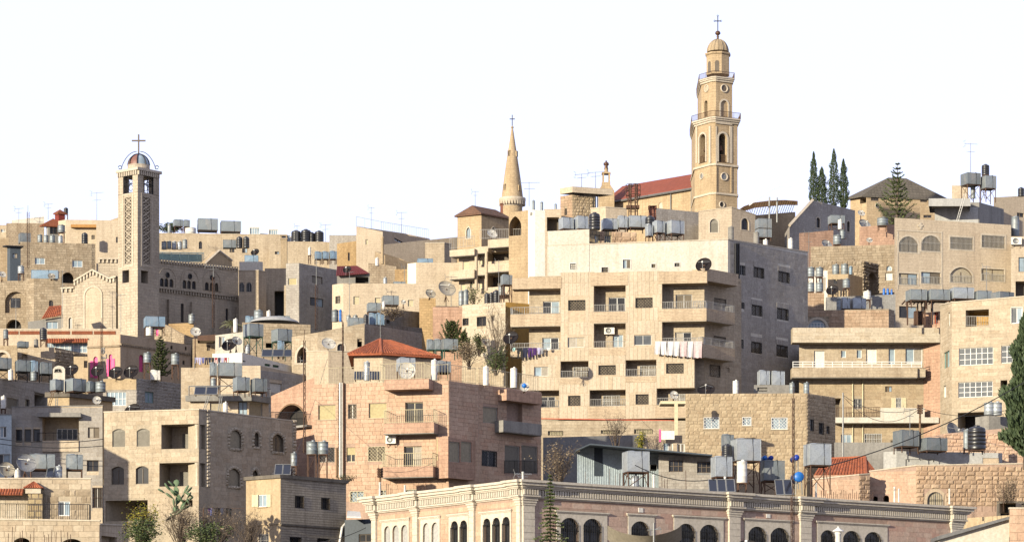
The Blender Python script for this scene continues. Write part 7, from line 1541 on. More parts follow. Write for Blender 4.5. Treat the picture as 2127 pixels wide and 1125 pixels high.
    H('grey_house', 'pale grey rendered house with rose stone corner below the black tank', pline(1, 26.5, [1835, 1862, 2082], [-30, 2]), [938, 936, 940], 'pale_render', [(1, Zs(620, 815, 985, 960), 'blind', dict(gm='pale_render', rv=.1)), (1, Zs(1600, 800, 1810, 880), 'blind', dict(gm='panel_cap', rv=.05))]); 
    H('stone_house', 'rose rough-stone house behind the black ribbed tank', pline(0, 25.9, [1925, 1960, 2190], [0, 0]), [908, 900, 880], 'mortar_pink', blk=[(1, .55, .3, 'b_pink', dict(y1=965, kind='rock', out=.05)), (0, .55, .3, 'b_pink', dict(y1=965, kind='rock', out=.05))], depth=4); H('roof_block', 'concrete roof block carrying the shiny twin tanks', pline(1, 25.7, [2026, 2054, 2100], [-25, 15]), [866, 862, 866], 'concrete')
    H('dark_shed', 'dark tarpaulin shed in the gap between yellow house and mansion', [(716, 29.4), (790, 29.6)], 1076, 'shed_dark', [(0, (745, 1108, 772, 1125), 'slide', GB)], depth=3); mb = MB(); a = [P(720, 1074, 202), P(750, 1075, 202), P(748, 1064, 205), P(722, 1062, 205)]; mb.prism(a, [p+Vector((0, 0, .08)) for p in a]); tag(mb.build('metal_sheet', 'white_paint'), 'white corrugated sheet lying on the dark shed', 'sheet')
    H('retaining_wall', 'dark concrete retaining wall below the long balcony house', [(1733, 25.1), (1862, 25.1)], 918, 'concrete', depth=1, cat='wall')
    # bottom right corner
    D = F/36; t = thing('lean_to', 'white wall under a sloping grey eave in the bottom right corner', 'building', P(2020, 1190, D)); a = [(1950, 1120), (2096, 1078), (2096, 1200), (1950, 1200)]; mb = MB(); mb.prism([P(x, y, D) for x, y in a], [P(x, y, D)+Vector((0, 2, 0)) for x, y in a]); mb.build('wall', 'white_plaster', t)
    mb = MB(); e = [(1946, 1121), (2097, 1077), (2097, 1071), (1946, 1113)]; mb.prism([P(x, y, D-.35) for x, y in e], [P(x, y, D-.35)+Vector((0, 2.5, 0)) for x, y in e]); mb.build('roof_eave', 'lead', t)
    H('gate_pier', 'rose stone block pier at the bottom right corner', [(2097, 36.2), (2170, 36.2)], 1056, 'mortar_pink', blk=[(0, .9, .5, 'b_pink', dict(y1=1140, out=.02))], depth=1, cat='wall', cop='trim_stone'); H('rendered_wall', 'yellowish rendered wall between the mansion end and the rose pier', [(1990, 28.3), (2110, 28.6)], [1076, 1068], 'yellow_plaster', [(0, (2076, 1044, 2110, 1064), 'room', GK)], depth=2, cat='wall')
    H('hidden_storehouse', 'dark storehouse with opening behind the rendered wall', [(2070, 27.9), (2180, 27.9)], 1040, 'dark_concrete', [(0, (2078, 1046, 2140, 1075), 'room', GK)], depth=2)
right_near()
# ---------------------------------------------------------------- water tanks: (kind, where, scale, [(numbers..., options)])
KN = {'galv': 'dull steel', 'galv_bright': 'shiny steel', 'galv_dull': 'dark grey steel', 'galv_blue': 'bluish steel', 'black_plastic': 'black plastic', 'white_plastic': 'white', 'blue_plastic': 'blue', 'concrete': 'concrete', 'rust': 'rusty'}
def cyls(where, S, rows, mat='galv', group=None, legm='rust'):
    n = len(rows)
    for i, r in enumerate(rows):
        x, y0, y1, w = r[:4]; yb = r[4] if len(r) > 4 else None; m = r[5] if len(r) > 5 else mat
        cyl(x, y0, y1, w, F/S, f'{ordn(i, n)}{KN[m]} round tank {where}', m, yb, group or 'round rooftop water tanks', legm=legm)
def boxes(where, S, rows, mat='galv', yaw=18, legm='rust', dep=1.2):
    n = len(rows)
    for i, r in enumerate(rows):
        x0, x1, y0, y1 = r[:4]; yb = r[4] if len(r) > 4 else None; m = r[5] if len(r) > 5 else mat
        boxtank(x0, x1, y0, y1, F/S, f'{ordn(i, n)}{KN[m]} box tank {where}', yb, m, dep, yaw, 'square rooftop water tanks', legm)
def dishes(where, S, rows, mat='dish_black', az=-20, el=35):
    n = len(rows); nm = {'dish_black': 'black', 'dish_white': 'white', 'dish_tan': 'tan', 'dish_grey': 'grey'}
    for i, r in enumerate(rows):
        x, y, rr = r[:3]; yb = r[3] if len(r) > 3 else None; m = r[4] if len(r) > 4 else mat; a = r[5] if len(r) > 5 else az; e = r[6] if len(r) > 6 else el
        dish(x, y, rr, F/S, f'{ordn(i, n)}{nm[m]} satellite dish {where}', m, a, e, yb, 'satellite dishes')
W_, B_, S_, U_, D_ = 'white_plastic', 'black_plastic', 'galv_bright', 'galv_blue', 'galv_dull'
cyls('on the old stone house', 16.1, [(83, 488, 503, 10), (95.5, 489, 504, 10), (108.5, 489, 504, 11), (125.5, 490, 505, 10, None, S_)]); cyls('on a stand before the orange awning', 15.75, [(127.5, 468, 483, 15, 506)]); cyls('under the orange awning strip', 15.8, [(176, 483, 506, 13, None, B_)]); cyls('behind the red turret', 14.9, [(137, 431, 444, 9, 458, B_)])
boxes('with curved end on the old stone house', 16.1, [(36, 63, 484, 504, None, D_)]); cyls('on a stand over the arcaded house', 17.3, [(43.5, 553, 568, 13, 583, S_)]); boxes('along the roof edge beside the church front', 17.35, [(64, 120, 561, 578, None, U_)], yaw=4)
cyls('beside the lattice tower top', 14.5, [(352, 467, 484, 8), (396, 474, 486, 22, None, W_)]); boxes('raised on the skyline beside the lattice tower', 14.5, [(358, 380, 456, 469, 486), (380.5, 394, 457, 470, 486)]); boxes('on sloping base on the long skyline roof', 14.45, [(407, 452, 454, 477, 488), (455, 500, 459, 480, 490)], yaw=10, dep=2)
cyls('behind the nave railing', 15.4, [(341, 502, 518, 11), (351.5, 501, 517, 9), (362, 502, 518, 10, None, S_), (373, 502, 518, 10, None, S_), (384, 498, 516, 10)]); cyls('side by side above the apse gable', 15.3, [(497.5, 491, 515, 13), (511.5, 491, 515, 13)], B_); boxes('low beside the twin black tanks', 15.3, [(462, 490, 498, 514, None, D_)], yaw=5)
cyls('right of the conservatory', 14.6, [(615, 478, 504, 20), (635.5, 476, 504, 21), (648, 482, 504, 12), (663, 479, 504, 19)], B_); chimney(583, 596, 487, 558, F/16.6, 'chimney_stone', 'tall square stained chimney behind the garage house'); dishes('on the roof above the apse gable', 16, [(530, 524, 9, 540)])
boxes('on the white block above twin arched windows', 17.2, [(507, 536, 530, 544, None, U_)], yaw=4); boxes('on the grey apartment house roof', 18.0, [(653, 668, 523, 537, 548), (669, 683, 523, 537, 548), (684, 699, 522, 537, 548)], U_); cyls('on the grey apartment house corner', 18.0, [(643, 514, 530, 6, 548, W_)])
pipe_thing('vent_pipe', 794.5, 492, 548, F/18.1, 3.2, 'chimney_stone', 'tall concrete vent pipe before the long boundary wall'); cyls('beside the tall vent pipe', 18, [(783, 536, 552, 7, None, W_)]); boxes('flat on the beige rendered house roof', 18.9, [(866, 899, 537, 547, None, U_)], yaw=5); cyls('on the long low beige house', 19.3, [(800, 577, 593, 8, None, S_)]); boxes('on the long low beige house', 19.3, [(816, 842, 585, 596)], yaw=5)
dishes('on the rough wall below the wavy balconies', 20.9, [(894, 610, 11, 622), (928, 600, 19, 626)], 'dish_tan', 25, 30); cyls('behind the large tan dish', 21.2, [(958, 605, 634, 11), (967.5, 603, 634, 11)]); cyls('on the white limestone house', 21.4, [(1012, 608, 632, 12), (1021, 607, 632, 11), (1031, 602, 632, 16)], B_); boxes('on a tall stand beside the ochre house', 21.5, [(1040, 1064, 571, 590, 630)]); cyls('below the box tank by the ochre house', 21.4, [(1042, 594, 613, 14, 630)])
cyls('at the end of the long beige house', 20.0, [(696, 644, 668, 14, None, D_), (707, 644, 668, 6, None, 'blue_plastic')]); boxes('low behind the breeze block house', 20.4, [(721, 755, 660, 676), (761, 791, 629, 646, 676), (792, 828, 614, 632, 645)], yaw=10); boxes('bluish pair beside the breeze block house', 20.9, [(766, 782, 651, 674, None, U_), (783, 798, 651, 674, None, U_)], yaw=10); cyls('beside the bluish box pair', 20.95, [(760, 652, 674, 10, None, B_)]); cyls('among the boxes over the breeze block house', 20.7, [(797, 627, 644, 6, None, W_)])
boxes('on green legs above the white house', 21.2, [(503, 546, 672, 697, 738), (562, 606, 683, 707, 745)], legm='green_metal', yaw=30, dep=1.5); cyls('under the green-legged tanks', 21.25, [(489, 663, 690, 9, None, W_), (514, 717, 734, 10, None, S_)]); boxes('under the right green-legged tank', 21.25, [(576, 590, 709, 726, 745, U_)])
dishes('on the whitewashed house terrace', 21.3, [(476.5, 716.5, 16, 736), (492, 708, 11, 736, 'dish_grey', 30)]); dishes('on a tall cream pole beside the conifer', 21.5, [(406, 689, 11, 765)], 'dish_white', 15, 30); solar(543, 612, 726, 742, F/21.4, 'dark solar collectors beside the green-legged tanks', n=3)
boxes('on posts above the concrete slab roof', 23.4, [(435, 450, 754, 779, 822), (450, 502, 753, 780, 822)], yaw=12); boxes('sitting on the concrete slab roof', 24.3, [(482, 518, 783, 810, 822), (519, 554, 786, 812, 822, D_)], yaw=25); cyls('at the back of the concrete slab roof', 23.9, [(443, 786, 810, 11, 822)]); solar(403, 452, 804, 821, F/24.3, 'black solar collectors on the concrete slab roof'); ladder(434, 820, 424, 852, F/24.9, 'grey ladder leaning on the concrete slab roof'); ladder(460, 820, 455, 855, F/24.9, 'second grey ladder below the solar collectors'); cyls('below the concrete slab roof edge', 24.9, [(468, 836, 856, 10, None, W_)])
dishes('on the terrace block by the pointed archway', 22.4, [(682.5, 714, 15, 732, 'dish_white', 20), (699, 762, 9, 775, 'dish_grey', 40)]); boxes('on green legs beside the red hip roof', 22.6, [(886, 904, 706, 725, 744), (902, 920, 705, 725, 744), (916, 951, 704, 725, 744)], legm='green_metal', yaw=14); dishes('among shrubs beside the big block', 22.6, [(1009.5, 711, 11, 730, 'dish_tan', 40)]); dishes('on a rail in front of the big block', 24.2, [(1061.5, 702, 16, 730)], el=30)
# roof of the pink house
boxes('on the pink house roof terrace', 27.0, [(823, 862, 743, 768, 790, S_), (905, 936, 750, 772, 790)], yaw=15); cyls('behind the pink house roof railing', 27.1, [(762, 752, 790, 13, None, S_), (902, 748, 790, 13, None, W_), (1009, 762, 800, 12, None, W_), (1067, 765, 805, 14, None, W_)]); dishes('behind the pink house roof railing', 27.3, [(844.5, 770, 18, 792), (1089, 803, 10, 815)], 'dish_white', 8, 12); solar(735, 790, 772, 790, F/27.0, 'solar collectors lying behind the pink house railing', n=3)
mb = MB(); mb.lathe(P(1089, 806, F/27.6), [(.01, 0), (.16, .1), (.2, .2), (.16, .3), (.01, .4)], 12); tag(mb.build('ball', 'blue_plastic'), 'small blue ball by the white dish on the pink roof', 'ball')
# pink shuttered house and left rows
cyls('behind the shallow dome', 19.3, [(537, 645, 668, 19, 676), (558, 646, 668, 9, None, W_)]); boxes('behind the shallow dome', 19.25, [(568, 602, 656, 670), (509, 526, 657, 674, None, U_)], yaw=8); dishes('small among the breeze block tanks', 20.6, [(838, 627, 5, 640, 'dish_white', 10, 15), (721, 560, 9, 570, 'dish_black')]); cyls('row behind the long low beige house end', 20.3, [(724, 655, 668, 9), (738, 655, 668, 10)]); dishes('beside the arcaded house', 17.6, [(5, 570, 8, 585, 'dish_white', 30), (107, 574, 8, 582, 'dish_tan', 20)]); cyls('before the spire', 19.3, [(1108, 417, 440, 6), (1125, 420, 440, 6), (1154, 424, 437, 5)]); dishes('behind the wavy balcony railing', 18.9, [(1022, 486, 11, 500, 'dish_white', 25)])
dishes('in front of the pink shutters', 21.6, [(150, 768, 14, 788), (203, 770, 14, 790), (241, 774, 15, 792), (273, 772, 16, 792)], az=-15, el=32); cyls('beside the conifer by the pink shutters', 21.3, [(306, 733, 753, 16, 788), (364, 735, 757, 17, 788)]); boxes('white bin-like beside the conifer', 21.5, [(311, 332, 769, 788, None, 'white_plastic')], yaw=15); boxes('on posts before the church flank', 19.0, [(295, 342, 657, 677, 697, U_)], yaw=14, dep=2.4); cyls('under the bluish box before the church flank', 19.0, [(310, 680, 697, 14, None, W_)]); cyls('on the low wall below the church flank', 18.3, [(398, 653, 672, 13)])
cyls('on a stand at the brick terrace', 19.1, [(90, 680, 706, 15, 725, B_)]); cyls('at the left edge by the brick terrace', 19.9, [(12, 685, 703, 10, 718, D_)]); boxes('small and low under the brick terrace', 19.7, [(33, 59, 709, 720, None, D_)]); cyls('stone drum under the brick terrace', 19.6, [(75, 705, 721, 9, None, 'concrete')])
boxes('in the dark row at left edge', 21.9, [(-12, 23, 743, 765, 790), (28, 62, 748, 770, 790), (63, 78, 750, 771, 790, U_), (78, 107, 753, 775, 792)], D_, yaw=22, legm='iron'); cyls('under the long dark tank row', 21.9, [(22, 768, 789, 10, None, W_), (70, 772, 790, 13)])
boxes('on the ochre roof house', 22.9, [(102, 131, 788, 809, 815), (132, 177, 786, 811, 815), (178, 198, 793, 812, 815, D_)], yaw=40, dep=1.4); cyls('at the end of the ochre roof house', 22.9, [(209, 793, 814, 21)]); dishes('on the shaded block roof edge', 24.4, [(201, 831, 9, 845, 'dish_white', 12, 18)]); ladder(111, 812, 101, 846, F/23.2, 'thin wooden ladder on the ochre roof house', mat='wood'); ladder(118, 826, 117, 846, F/23.3, 'short wire ladder on the ochre roof house'); cyls('at the left edge above the tin annex', 24.2, [(7, 823, 848, 10, 862, W_)]); dishes('half hidden behind the villa parapet', 24.6, [(275, 853, 18, 870)], az=-25)
# bottom left house
dishes('on the tiled pier house', 32.2, [(14, 975, 17, 995, 'dish_tan', 30, 25), (54, 962, 21, 993, 'dish_grey', 30, 25)]); boxes('on rusty legs on the tiled pier house', 31.8, [(56, 113, 943, 972, 996), (134, 171, 944, 973, 996)], yaw=10, dep=1.3); cyls('between the two pier house tanks', 31.9, [(36, 975, 996, 12, None, W_), (122, 968, 996, 14, None, S_)]); solar(95, 126, 972, 994, F/31.9, 'tilted collectors between the pier house tanks')
# yellow house
cyls('on the yellow house roof beside collectors', 29.3, [(610.5, 941, 967, 13, 988)]); solar(570, 604, 965, 988, F/29.4, 'black solar collectors on the yellow house roof'); cyls('twin on rusty stand over the yellow house', 28.6, [(648, 917, 943, 23, 992), (671, 917, 943, 22, 992)]); pipe_thing('timber_post', 700, 929, 992, F/29, 2.6, 'wood', 'weathered timber post behind the yellow house roof', 'post')
# mansion roof and sheds
boxes('on rusty legs behind the mansion cornice', 30.2, [(1294, 1349, 937, 978, 1018), (1479, 1521, 948, 988, 1022)], S_, yaw=14, dep=1.3); boxes('large and high behind the mansion cornice', 29.9, [(1521, 1581, 911, 955, 1022), (1673, 1727, 921, 964, 1026)], S_, yaw=14, dep=1.4); boxes('low and dull beside the high box tank', 29.7, [(1582, 1630, 956, 996, 1026, D_), (1500, 1524, 903, 934, 1020, D_)], yaw=8); cyls('under the steel boxes behind the mansion cornice', 30.1, [(1319, 988, 1018, 17, None, S_), (1541, 958, 1002, 22, 1022, W_)]); cyls('between the box tanks behind the mansion', 29.85, [(1510, 921, 949, 21, 1020, B_)])
solar(1473, 1528, 996, 1024, F/30.6, 'tilted solar collectors rising behind the mansion cornice', n=3); solar(1612, 1648, 996, 1030, F/30.2, 'dark collector of the blue boiler behind the mansion', n=2)
for i, (x, y, r, m, lb) in enumerate(((1660, 989, 10.5, 'blue_plastic', 'bright blue boiler drum end behind the mansion cornice'), (1655, 949, 6, 'deep_blue', 'dark blue drum on a stand before the tan house'), (1602, 950, 5, 'deep_blue', 'dark blue drum right of the high box tank'), (1589, 950, 5, 'blue_plastic', 'light blue drum right of the high box tank'))):
    D = F/29.7+.6; c = P(x, y, D); R = r*D/F; lg = (.9, 2.0, .04, .04)[i]; t = thing('drum', lb, 'drum', c-Vector((0, 0, R+lg))); q = Vector((.12, -1, .05)).to_track_quat('Z', 'Y'); mb = MB(); mb.lathe(c, [(R*.6, -1.4), (R, -1.35), (R, -.02), (R*.93, .03), (.01, .05)], 20, q=q); mb.build('drum_body', m, t); mb = MB()
    for s in (-.5, .5): mb.tube(c+Vector((s*R, .2, -R*.7)), c+Vector((s*R*1.3, .2, -R-lg)), .04, n=5)
    mb.build('cradle', 'grey_metal', t)
boxes('dull pair on the grey house by the utility pole', 26.8, [(1859, 1910, 893, 925, 940), (1910, 1969, 909, 934, 940)], D_, yaw=20, dep=1.5); cyls('big ribbed behind the rock-faced building', 26.9, [(2029, 883, 934, 37, 942, B_)]); cyls('half hidden behind the big black tank', 26.5, [(2008, 893, 932, 14, 942)]); cyls('shiny twin on the concrete roof block', 25.9, [(2055, 836, 862, 22), (2070, 836, 862, 22)], S_); dishes('over the rose rough-stone wall', 25.8, [(1980, 898, 22, 908), (2004, 902, 14, 912, 'dish_white')], 'dish_grey', 45, 20)
# right hand terraces
boxes('in the row over the pergola', 23.5, [(1885, 1926, 601, 622, 640), (1927, 1974, 601, 622, 640), (1975, 2024, 597, 619, 640, S_), (2025, 2061, 604, 624, 640)], yaw=12, dep=1.3); boxes('dark at the end of the pergola row', 23.7, [(2062, 2108, 606, 625, 630, D_)], yaw=30)
t = thing('pergola', 'dark rusty steel pergola under the box tank row', 'pergola', P(1915, 672, F/23.3)); 
for x, dy in ((1885, 0), (1906, 1.5), (1921, 0), (1935, 0)): mb = MB(); q = P(x, 675, F/23.3+dy); mb.box(q.x-.06, q.x+.06, q.y-.06, q.y+.06, q.z, ZY(627, F/23.3)); mb.build('post', 'rust', t)
mb = MB(); mb.box(PX(1880, F/23.3), PX(1955, F/23.3), F/23.3-.1, F/23.3+.05, ZY(627, F/23.3), ZY(624.5, F/23.3)); mb.build('beam', 'rust', t)
for i in range(9): mb = MB(); x = PX(1881+i*8, F/23.3); mb.box(x-.05, x+.05, F/23.3-.5, F/23.3+2.4, ZY(624.5, F/23.3)+.002, ZY(622.5, F/23.3)); mb.build('rafter', 'rust', t)
boxes('rusty upright on the long balcony house roof', 23.15, [(1900, 1918, 647, 673, None, 'rust')], yaw=5); pipe_thing('water_post', 1936, 628, 674, F/23.2, 2.6, 'grey_metal', 'grey steel column under the box tank row', 'post')
cyls('in the upper row on the white lean-to', 20.6, [(1684, 556, 575, 16, 590), (1702, 556, 575, 16, 590)]); cyls('in the lower row before the white lean-to', 20.9, [(1684, 588, 606, 15, 612), (1702, 588, 606, 15, 612)]); cyls('over the peeling yellow cube', 20.0, [(1736, 550, 570, 14), (1754.5, 549, 570, 15), (1767, 554, 570, 8, None, U_)]); cyls('on a stand before the peeling yellow cube', 20.8, [(1758, 580, 598, 15, 617)]); cyls('pale and alone on a stub before the ruin', 21.3, [(1801, 605, 622, 16, 640, W_)]); boxes('bright twin on the golden stone house', 21.6, [(1747, 1766, 619, 640, 645, S_), (1767, 1799, 619, 640, 645, S_)], yaw=12); cyls('beside the bright twin boxes', 21.6, [(1742, 620, 644, 9)]); dishes('below the ruin', 20.9, [(1677, 632, 14, 646), (1729, 603, 13, 618)]); cyls('blue canister row at the loggia block foot', 21.0, [(1836, 600, 616, 5), (1844, 600, 616, 5), (1852, 602, 616, 4)], 'blue_plastic')
boxes('pair below the gabled church hall', 17.9, [(1722, 1755, 447, 463, 482)], yaw=12); cyls('below the gabled church hall', 18.0, [(1745, 457, 476, 9, None, W_), (1750, 478, 496, 11)]); cyls('on a stand over the stone terrace wall', 18.7, [(1739, 489, 508, 17, 516)]); cyls('beside the araucaria trunk', 18.5, [(1833, 453, 469, 22, 480)]); dishes('left of the araucaria', 18.2, [(1789, 443, 8, 462, 'dish_white', 20), (1796, 467, 14, 480, 'dish_grey', 30)]); dishes('on the old terrace wall', 18.9, [(1717, 508, 12, 516, 'dish_grey', 30), (1806, 499, 6.5, 514, 'dish_white', 10)])
boxes('stacked pair beside the lattice canopy', 18.6, [(1570, 1603, 454, 473, 492), (1570, 1603, 475, 492, 500)], yaw=14); cyls('concrete pipe on the big block roof', 22.2, [(1518, 472, 504, 12, None, 'concrete'), (1571, 483, 512, 12, None, 'concrete')]); cyls('white at the big block roof edge', 22.0, [(1590, 498, 516, 10, None, W_), (1642, 496, 520, 10, None, W_)])
boxes('raised on the pale roof building skyline', 19.5, [(1999, 2038, 359, 382, 420, D_), (2039, 2070, 365, 390, 420)], yaw=20, dep=1.6); cyls('topmost on the right skyline', 19.2, [(2047, 341, 364, 16, 368, B_)]); cyls('below the raised skyline boxes', 19.4, [(2021, 388, 412, 10)]); cyls('at the right edge skyline', 19, [(2121, 389, 408, 13, None, B_)]); cyls('beside the air conditioner wall', 20.2, [(2109, 451, 491, 16)]); ladder(2005, 402, 1986, 468, F/20.1, 'aluminium ladder leaning on the pale roof building', 4, 'alu'); ladder(2041, 370, 2047, 412, F/19.3, 'aluminium ladder up to the skyline tanks', 4, 'alu')
# roof of the big block
boxes('at the left end of the big block roof', 22.75, [(1161, 1191, 452, 474, 482), (1193, 1222, 449, 474, 482)], S_, yaw=22); boxes('over the crazy stone cottage', 22.3, [(1249, 1283, 454, 475, 480), (1283, 1303, 449, 472, 480), (1303, 1343, 448, 471, 480)], S_, yaw=12); cyls('on the big block roof', 22.4, [(1235, 441, 478, 23, None, B_), (1350, 448, 480, 20, 482, B_)]); boxes('on spidery legs on the big block roof', 22.6, [(1341, 1356, 467, 489, 508), (1356, 1381, 459, 482, 508), (1382, 1422, 458, 484, 508)], S_, yaw=28); chimney(1348, 1363, 427, 470, F/21.0, 'brick_red', 'red brick chimney behind the big block tanks'); dishes('on the big block balcony roof corner', 23.6, [(1462, 551, 17, 566)], el=25)
t = thing('water_tower_frame', 'tall rusty round steel cage frame before the red church roof', 'frame', P(1315, 478, F/21.2)); D = F/21.2; mb = MB(); m = D/F; c = P(1315, 478, D)
for i in range(6): a = i*1.047; mb.tube(c+Vector((9*m*math.cos(a), 9*m*math.sin(a), 0)), c+Vector((9*m*math.cos(a), 9*m*math.sin(a), 95*m)), .05, n=4); mb.tube(c+Vector((15*m*math.cos(a), 15*m*math.sin(a), 73*m)), c+Vector((15*m*math.cos(a), 15*m*math.sin(a), 94*m)), .03, n=4); mb.tube(c+Vector((9*m*math.cos(a), 9*m*math.sin(a), 58*m)), c+Vector((15*m*math.cos(a), 15*m*math.sin(a), 73*m)), .04, n=4)
for z, r in ((73, 15), (94, 15), (95, 9), (58, 9), (40, 9), (20, 9), (83, 15)): mb.path([c+Vector((r*m*math.cos(i*.524), r*m*math.sin(i*.524), z*m)) for i in range(13)], .045 if z == 73 else .03, 4)
mb.build('cage', 'rust', t); mb = MB(); mb.box(PX(1301, D), PX(1328, D), D-.3, D+.5, ZY(433, D), ZY(427, D)); mb.build('platform', 'rust', t)
# tan house roof
H('roof_hut', 'low flat concrete hut on the tan house roof', [(1566, 24.6), (1640, 24.6)], 799, 'concrete', [(0, (1573, 804, 1594, 812), 'room', GK)], depth=2); boxes('on the low concrete hut', 24.5, [(1575, 1599, 770, 798), (1600, 1630, 771, 799)], S_, yaw=12); cyls('along the tan house roof', 24.8, [(1528, 791, 817, 12, None, W_), (1645, 795, 817, 11), (1675, 795, 817, 12)]); dishes('lying on the tan house roof', 24.7, [(1467, 810, 18, 818, 'dish_black', -10, 45)]); dishes('at the cream post', 25.4, [(1400, 820, 9, 834, 'dish_white', 15, 20)])
# bottom foreground dishes
D = F/40; t = thing('bent_dish', 'big tan bent sheet dish facing up before the mansion windows', 'satellite dish', P(1340, 1180, D)); mb = MB(); nx, ny = 14, 6; vs = []
for j in range(ny+1):
    for i in range(nx+1):
        s = i/nx*2-1; x = 1262+i/nx*154; y = 1090+22*(1-s*s)**.8+j*7*(1-.3*abs(s)); vs.append(P(x, y if j else y, D+j*.22+(.9*s*s)))
mb.add(vs, [[j*(nx+1)+i, j*(nx+1)+i+1, (j+1)*(nx+1)+i+1, (j+1)*(nx+1)+i] for j in range(ny) for i in range(nx)], True); mb.build('reflector', 'dish_tan', t); mb = MB(); mb.tube(P(1358, 1180, D-.2), P(1358, 1085, D-.2), .05, n=8); mb.tube(P(1345, 1100, D-.2), P(1373, 1098, D-.2), .03, n=6); mb.path([P(1362, 1098, D-.2), P(1370, 1094, D-.2), P(1373, 1098, D-.2), P(1373, 1106, D-.2)], .02, 5); mb.build('feed_mast', 'grey_metal', t)
dish(1551, 1140, 27, F/38, 'black dish rim rising at the bottom edge before the mansion', 'dish_black', -10, 50, 1190); pipe_thing('flue', 1741, 1104, 1180, F/37, 6, 'white_plastic', 'white flue pipe with conical cowl before the triple mansion window', 'flue')
c = P(1741, 1103, F/37); mb = MB(); mb.lathe(c, [(.33, 0), (.3, .05), (.05, .22), (.03, .3)], 14); tag(mb.build('flue_cowl', 'white_plastic'), 'conical metal cowl on the white flue', 'cowl')
c = P(1010, 1128, F/42); mb = MB(); mb.obox(c+Vector((.2, 1, -1)), Vector((1.6, .1, .03)), Vector((0, 1.2, .2)), Vector((0, 0, .9))); tag(mb.build('vehicle_roof', 'galv_blue'), 'blue grey metal roof edge at the bottom picture edge', 'canopy')
# ---------------------------------------------------------------- air conditioners, aerials, masts, poles
acunit(B_PNK.L, *Zl(678, 687, 736, 732), 'white air conditioner between the pink house balconies'); acunit(B_APT.f[0], *Zm(603, 533, 660, 572), 'white air conditioner in the middle balcony recess of the big block')
AE = [(39, 432, 466, 15.0, 18, 'beside the white roof room'), (100, 423, 456, 14.9, 16, 'left of the red turret'), (201, 399, 458, 15.2, 26, 'on the tan house left of the lattice tower'), (443, 552, 575, 18.9, 36, 'on top of the mast before the nave'), (617, 468, 505, 14.7, 10, 'among the skyline black tanks'), (676, 466, 503, 14.7, 22, 'right of the skyline black tanks'), (771, 430, 475, 15.5, 12, 'on the fenced skyline house'), (834, 440, 490, 15.3, 20, 'right on the fenced skyline house'), (987, 397, 428, 15.9, 14, 'on the hip-roofed hall'), (1099, 378, 428, 19.5, 40, 'beside the spire'), (1208, 361, 390, 19.8, 30, 'left on the rock-faced roof house'), (1237, 357, 390, 19.8, 34, 'right on the rock-faced roof house'), (2016, 297, 362, 19.3, 26, 'above the right skyline tanks'), (937, 573, 640, 20.8, 24, 'before the large tan dish'), (657, 527, 592, 19.0, 14, 'on the mast before the grey apartment house'), (726, 562, 660, 19.9, 16, 'before the long low beige house'), (840, 552, 600, 19.5, 12, 'behind the long low beige house'), (1036, 540, 628, 21.9, 14, 'beside the ochre house'), (33, 620, 684, 18.5, 14, 'before the blind arches'), (130, 560, 680, 18.5, 14, 'before the church front'), (251, 610, 690, 18.9, 18, 'before the church corner'), (1085, 983, 1004, 31.5, 34, 'on the mansion corner'), (1890, 848, 905, 26.9, 24, 'tilted beside the utility pole'), (1680, 480, 560, 19.5, 18, 'over the round tanks'), (2049, 552, 606, 23.3, 16, 'behind the box tank row'), (790, 640, 730, 21.8, 10, 'before the breeze block flank'), (630, 745, 860, 24.0, 12, 'left of the pink house')]
for x, y0, y1, S, w, lb in AE: aerial(x, y0, y1, F/S, 'thin TV aerial '+lb, az=random.Random(x).uniform(-25, 25), w=w, group='TV aerials on the roofs')
for x, y0, y1, S, w, lb in ((58, 440, 556, 16.6, 6, 'before the old stone house'), (443, 575, 680, 18.9, 6, 'before the church nave'), (657, 590, 685, 19.0, 7, 'before the grey apartment house'), (211, 676, 775, 20.5, 5, 'before the pink shutters'), (632, 706, 940, 27.6, 5, 'left of the pink house front'), (1648, 826, 1030, 30.0, 5, 'before the tan house'), (1646, 1030, 1150, 36, 8, 'at the bottom before the mansion'), (712, 668, 800, 27.2, 3, 'on the pink house roof')): mast(x, y0, y1, F/S, 'rusty lattice mast '+lb, w)
def pole(x, y0, y1, S, label, mat='wood', r=2.6, arms=True):
    D = F/S; t = thing('utility_pole', label, 'pole', P(x, y1, D)); mb = MB(); mb.tube(P(x, y1, D), P(x, y0, D), r*D/F, r*.75*D/F, n=10); mb.build('shaft', mat, t)
    if arms: 
        mb = MB()
        for k in range(4): mb.tube(P(x-4, y0+3+k*5, D-.1), P(x+4, y0+3+k*5, D-.1), .04, n=5); mb.lathe(P(x-4, y0+3+k*5, D-.1), [(.07, -.02), (.09, .06), (.05, .14)], 8); mb.lathe(P(x+4, y0+3+k*5, D-.1), [(.07, -.02), (.09, .06), (.05, .14)], 8)
        mb.build('insulators', 'rust', t)
pole(1911, 840, 912, 26.7, 'utility pole with tangled wires over the grey house'); pole(1751, 815, 948, 26, 'grey metal pole right of the tan house', 'grey_metal', 2.0, False); pole(789.5, 972, 1032, 28.5, 'short wooden pole with insulators before the pink house')
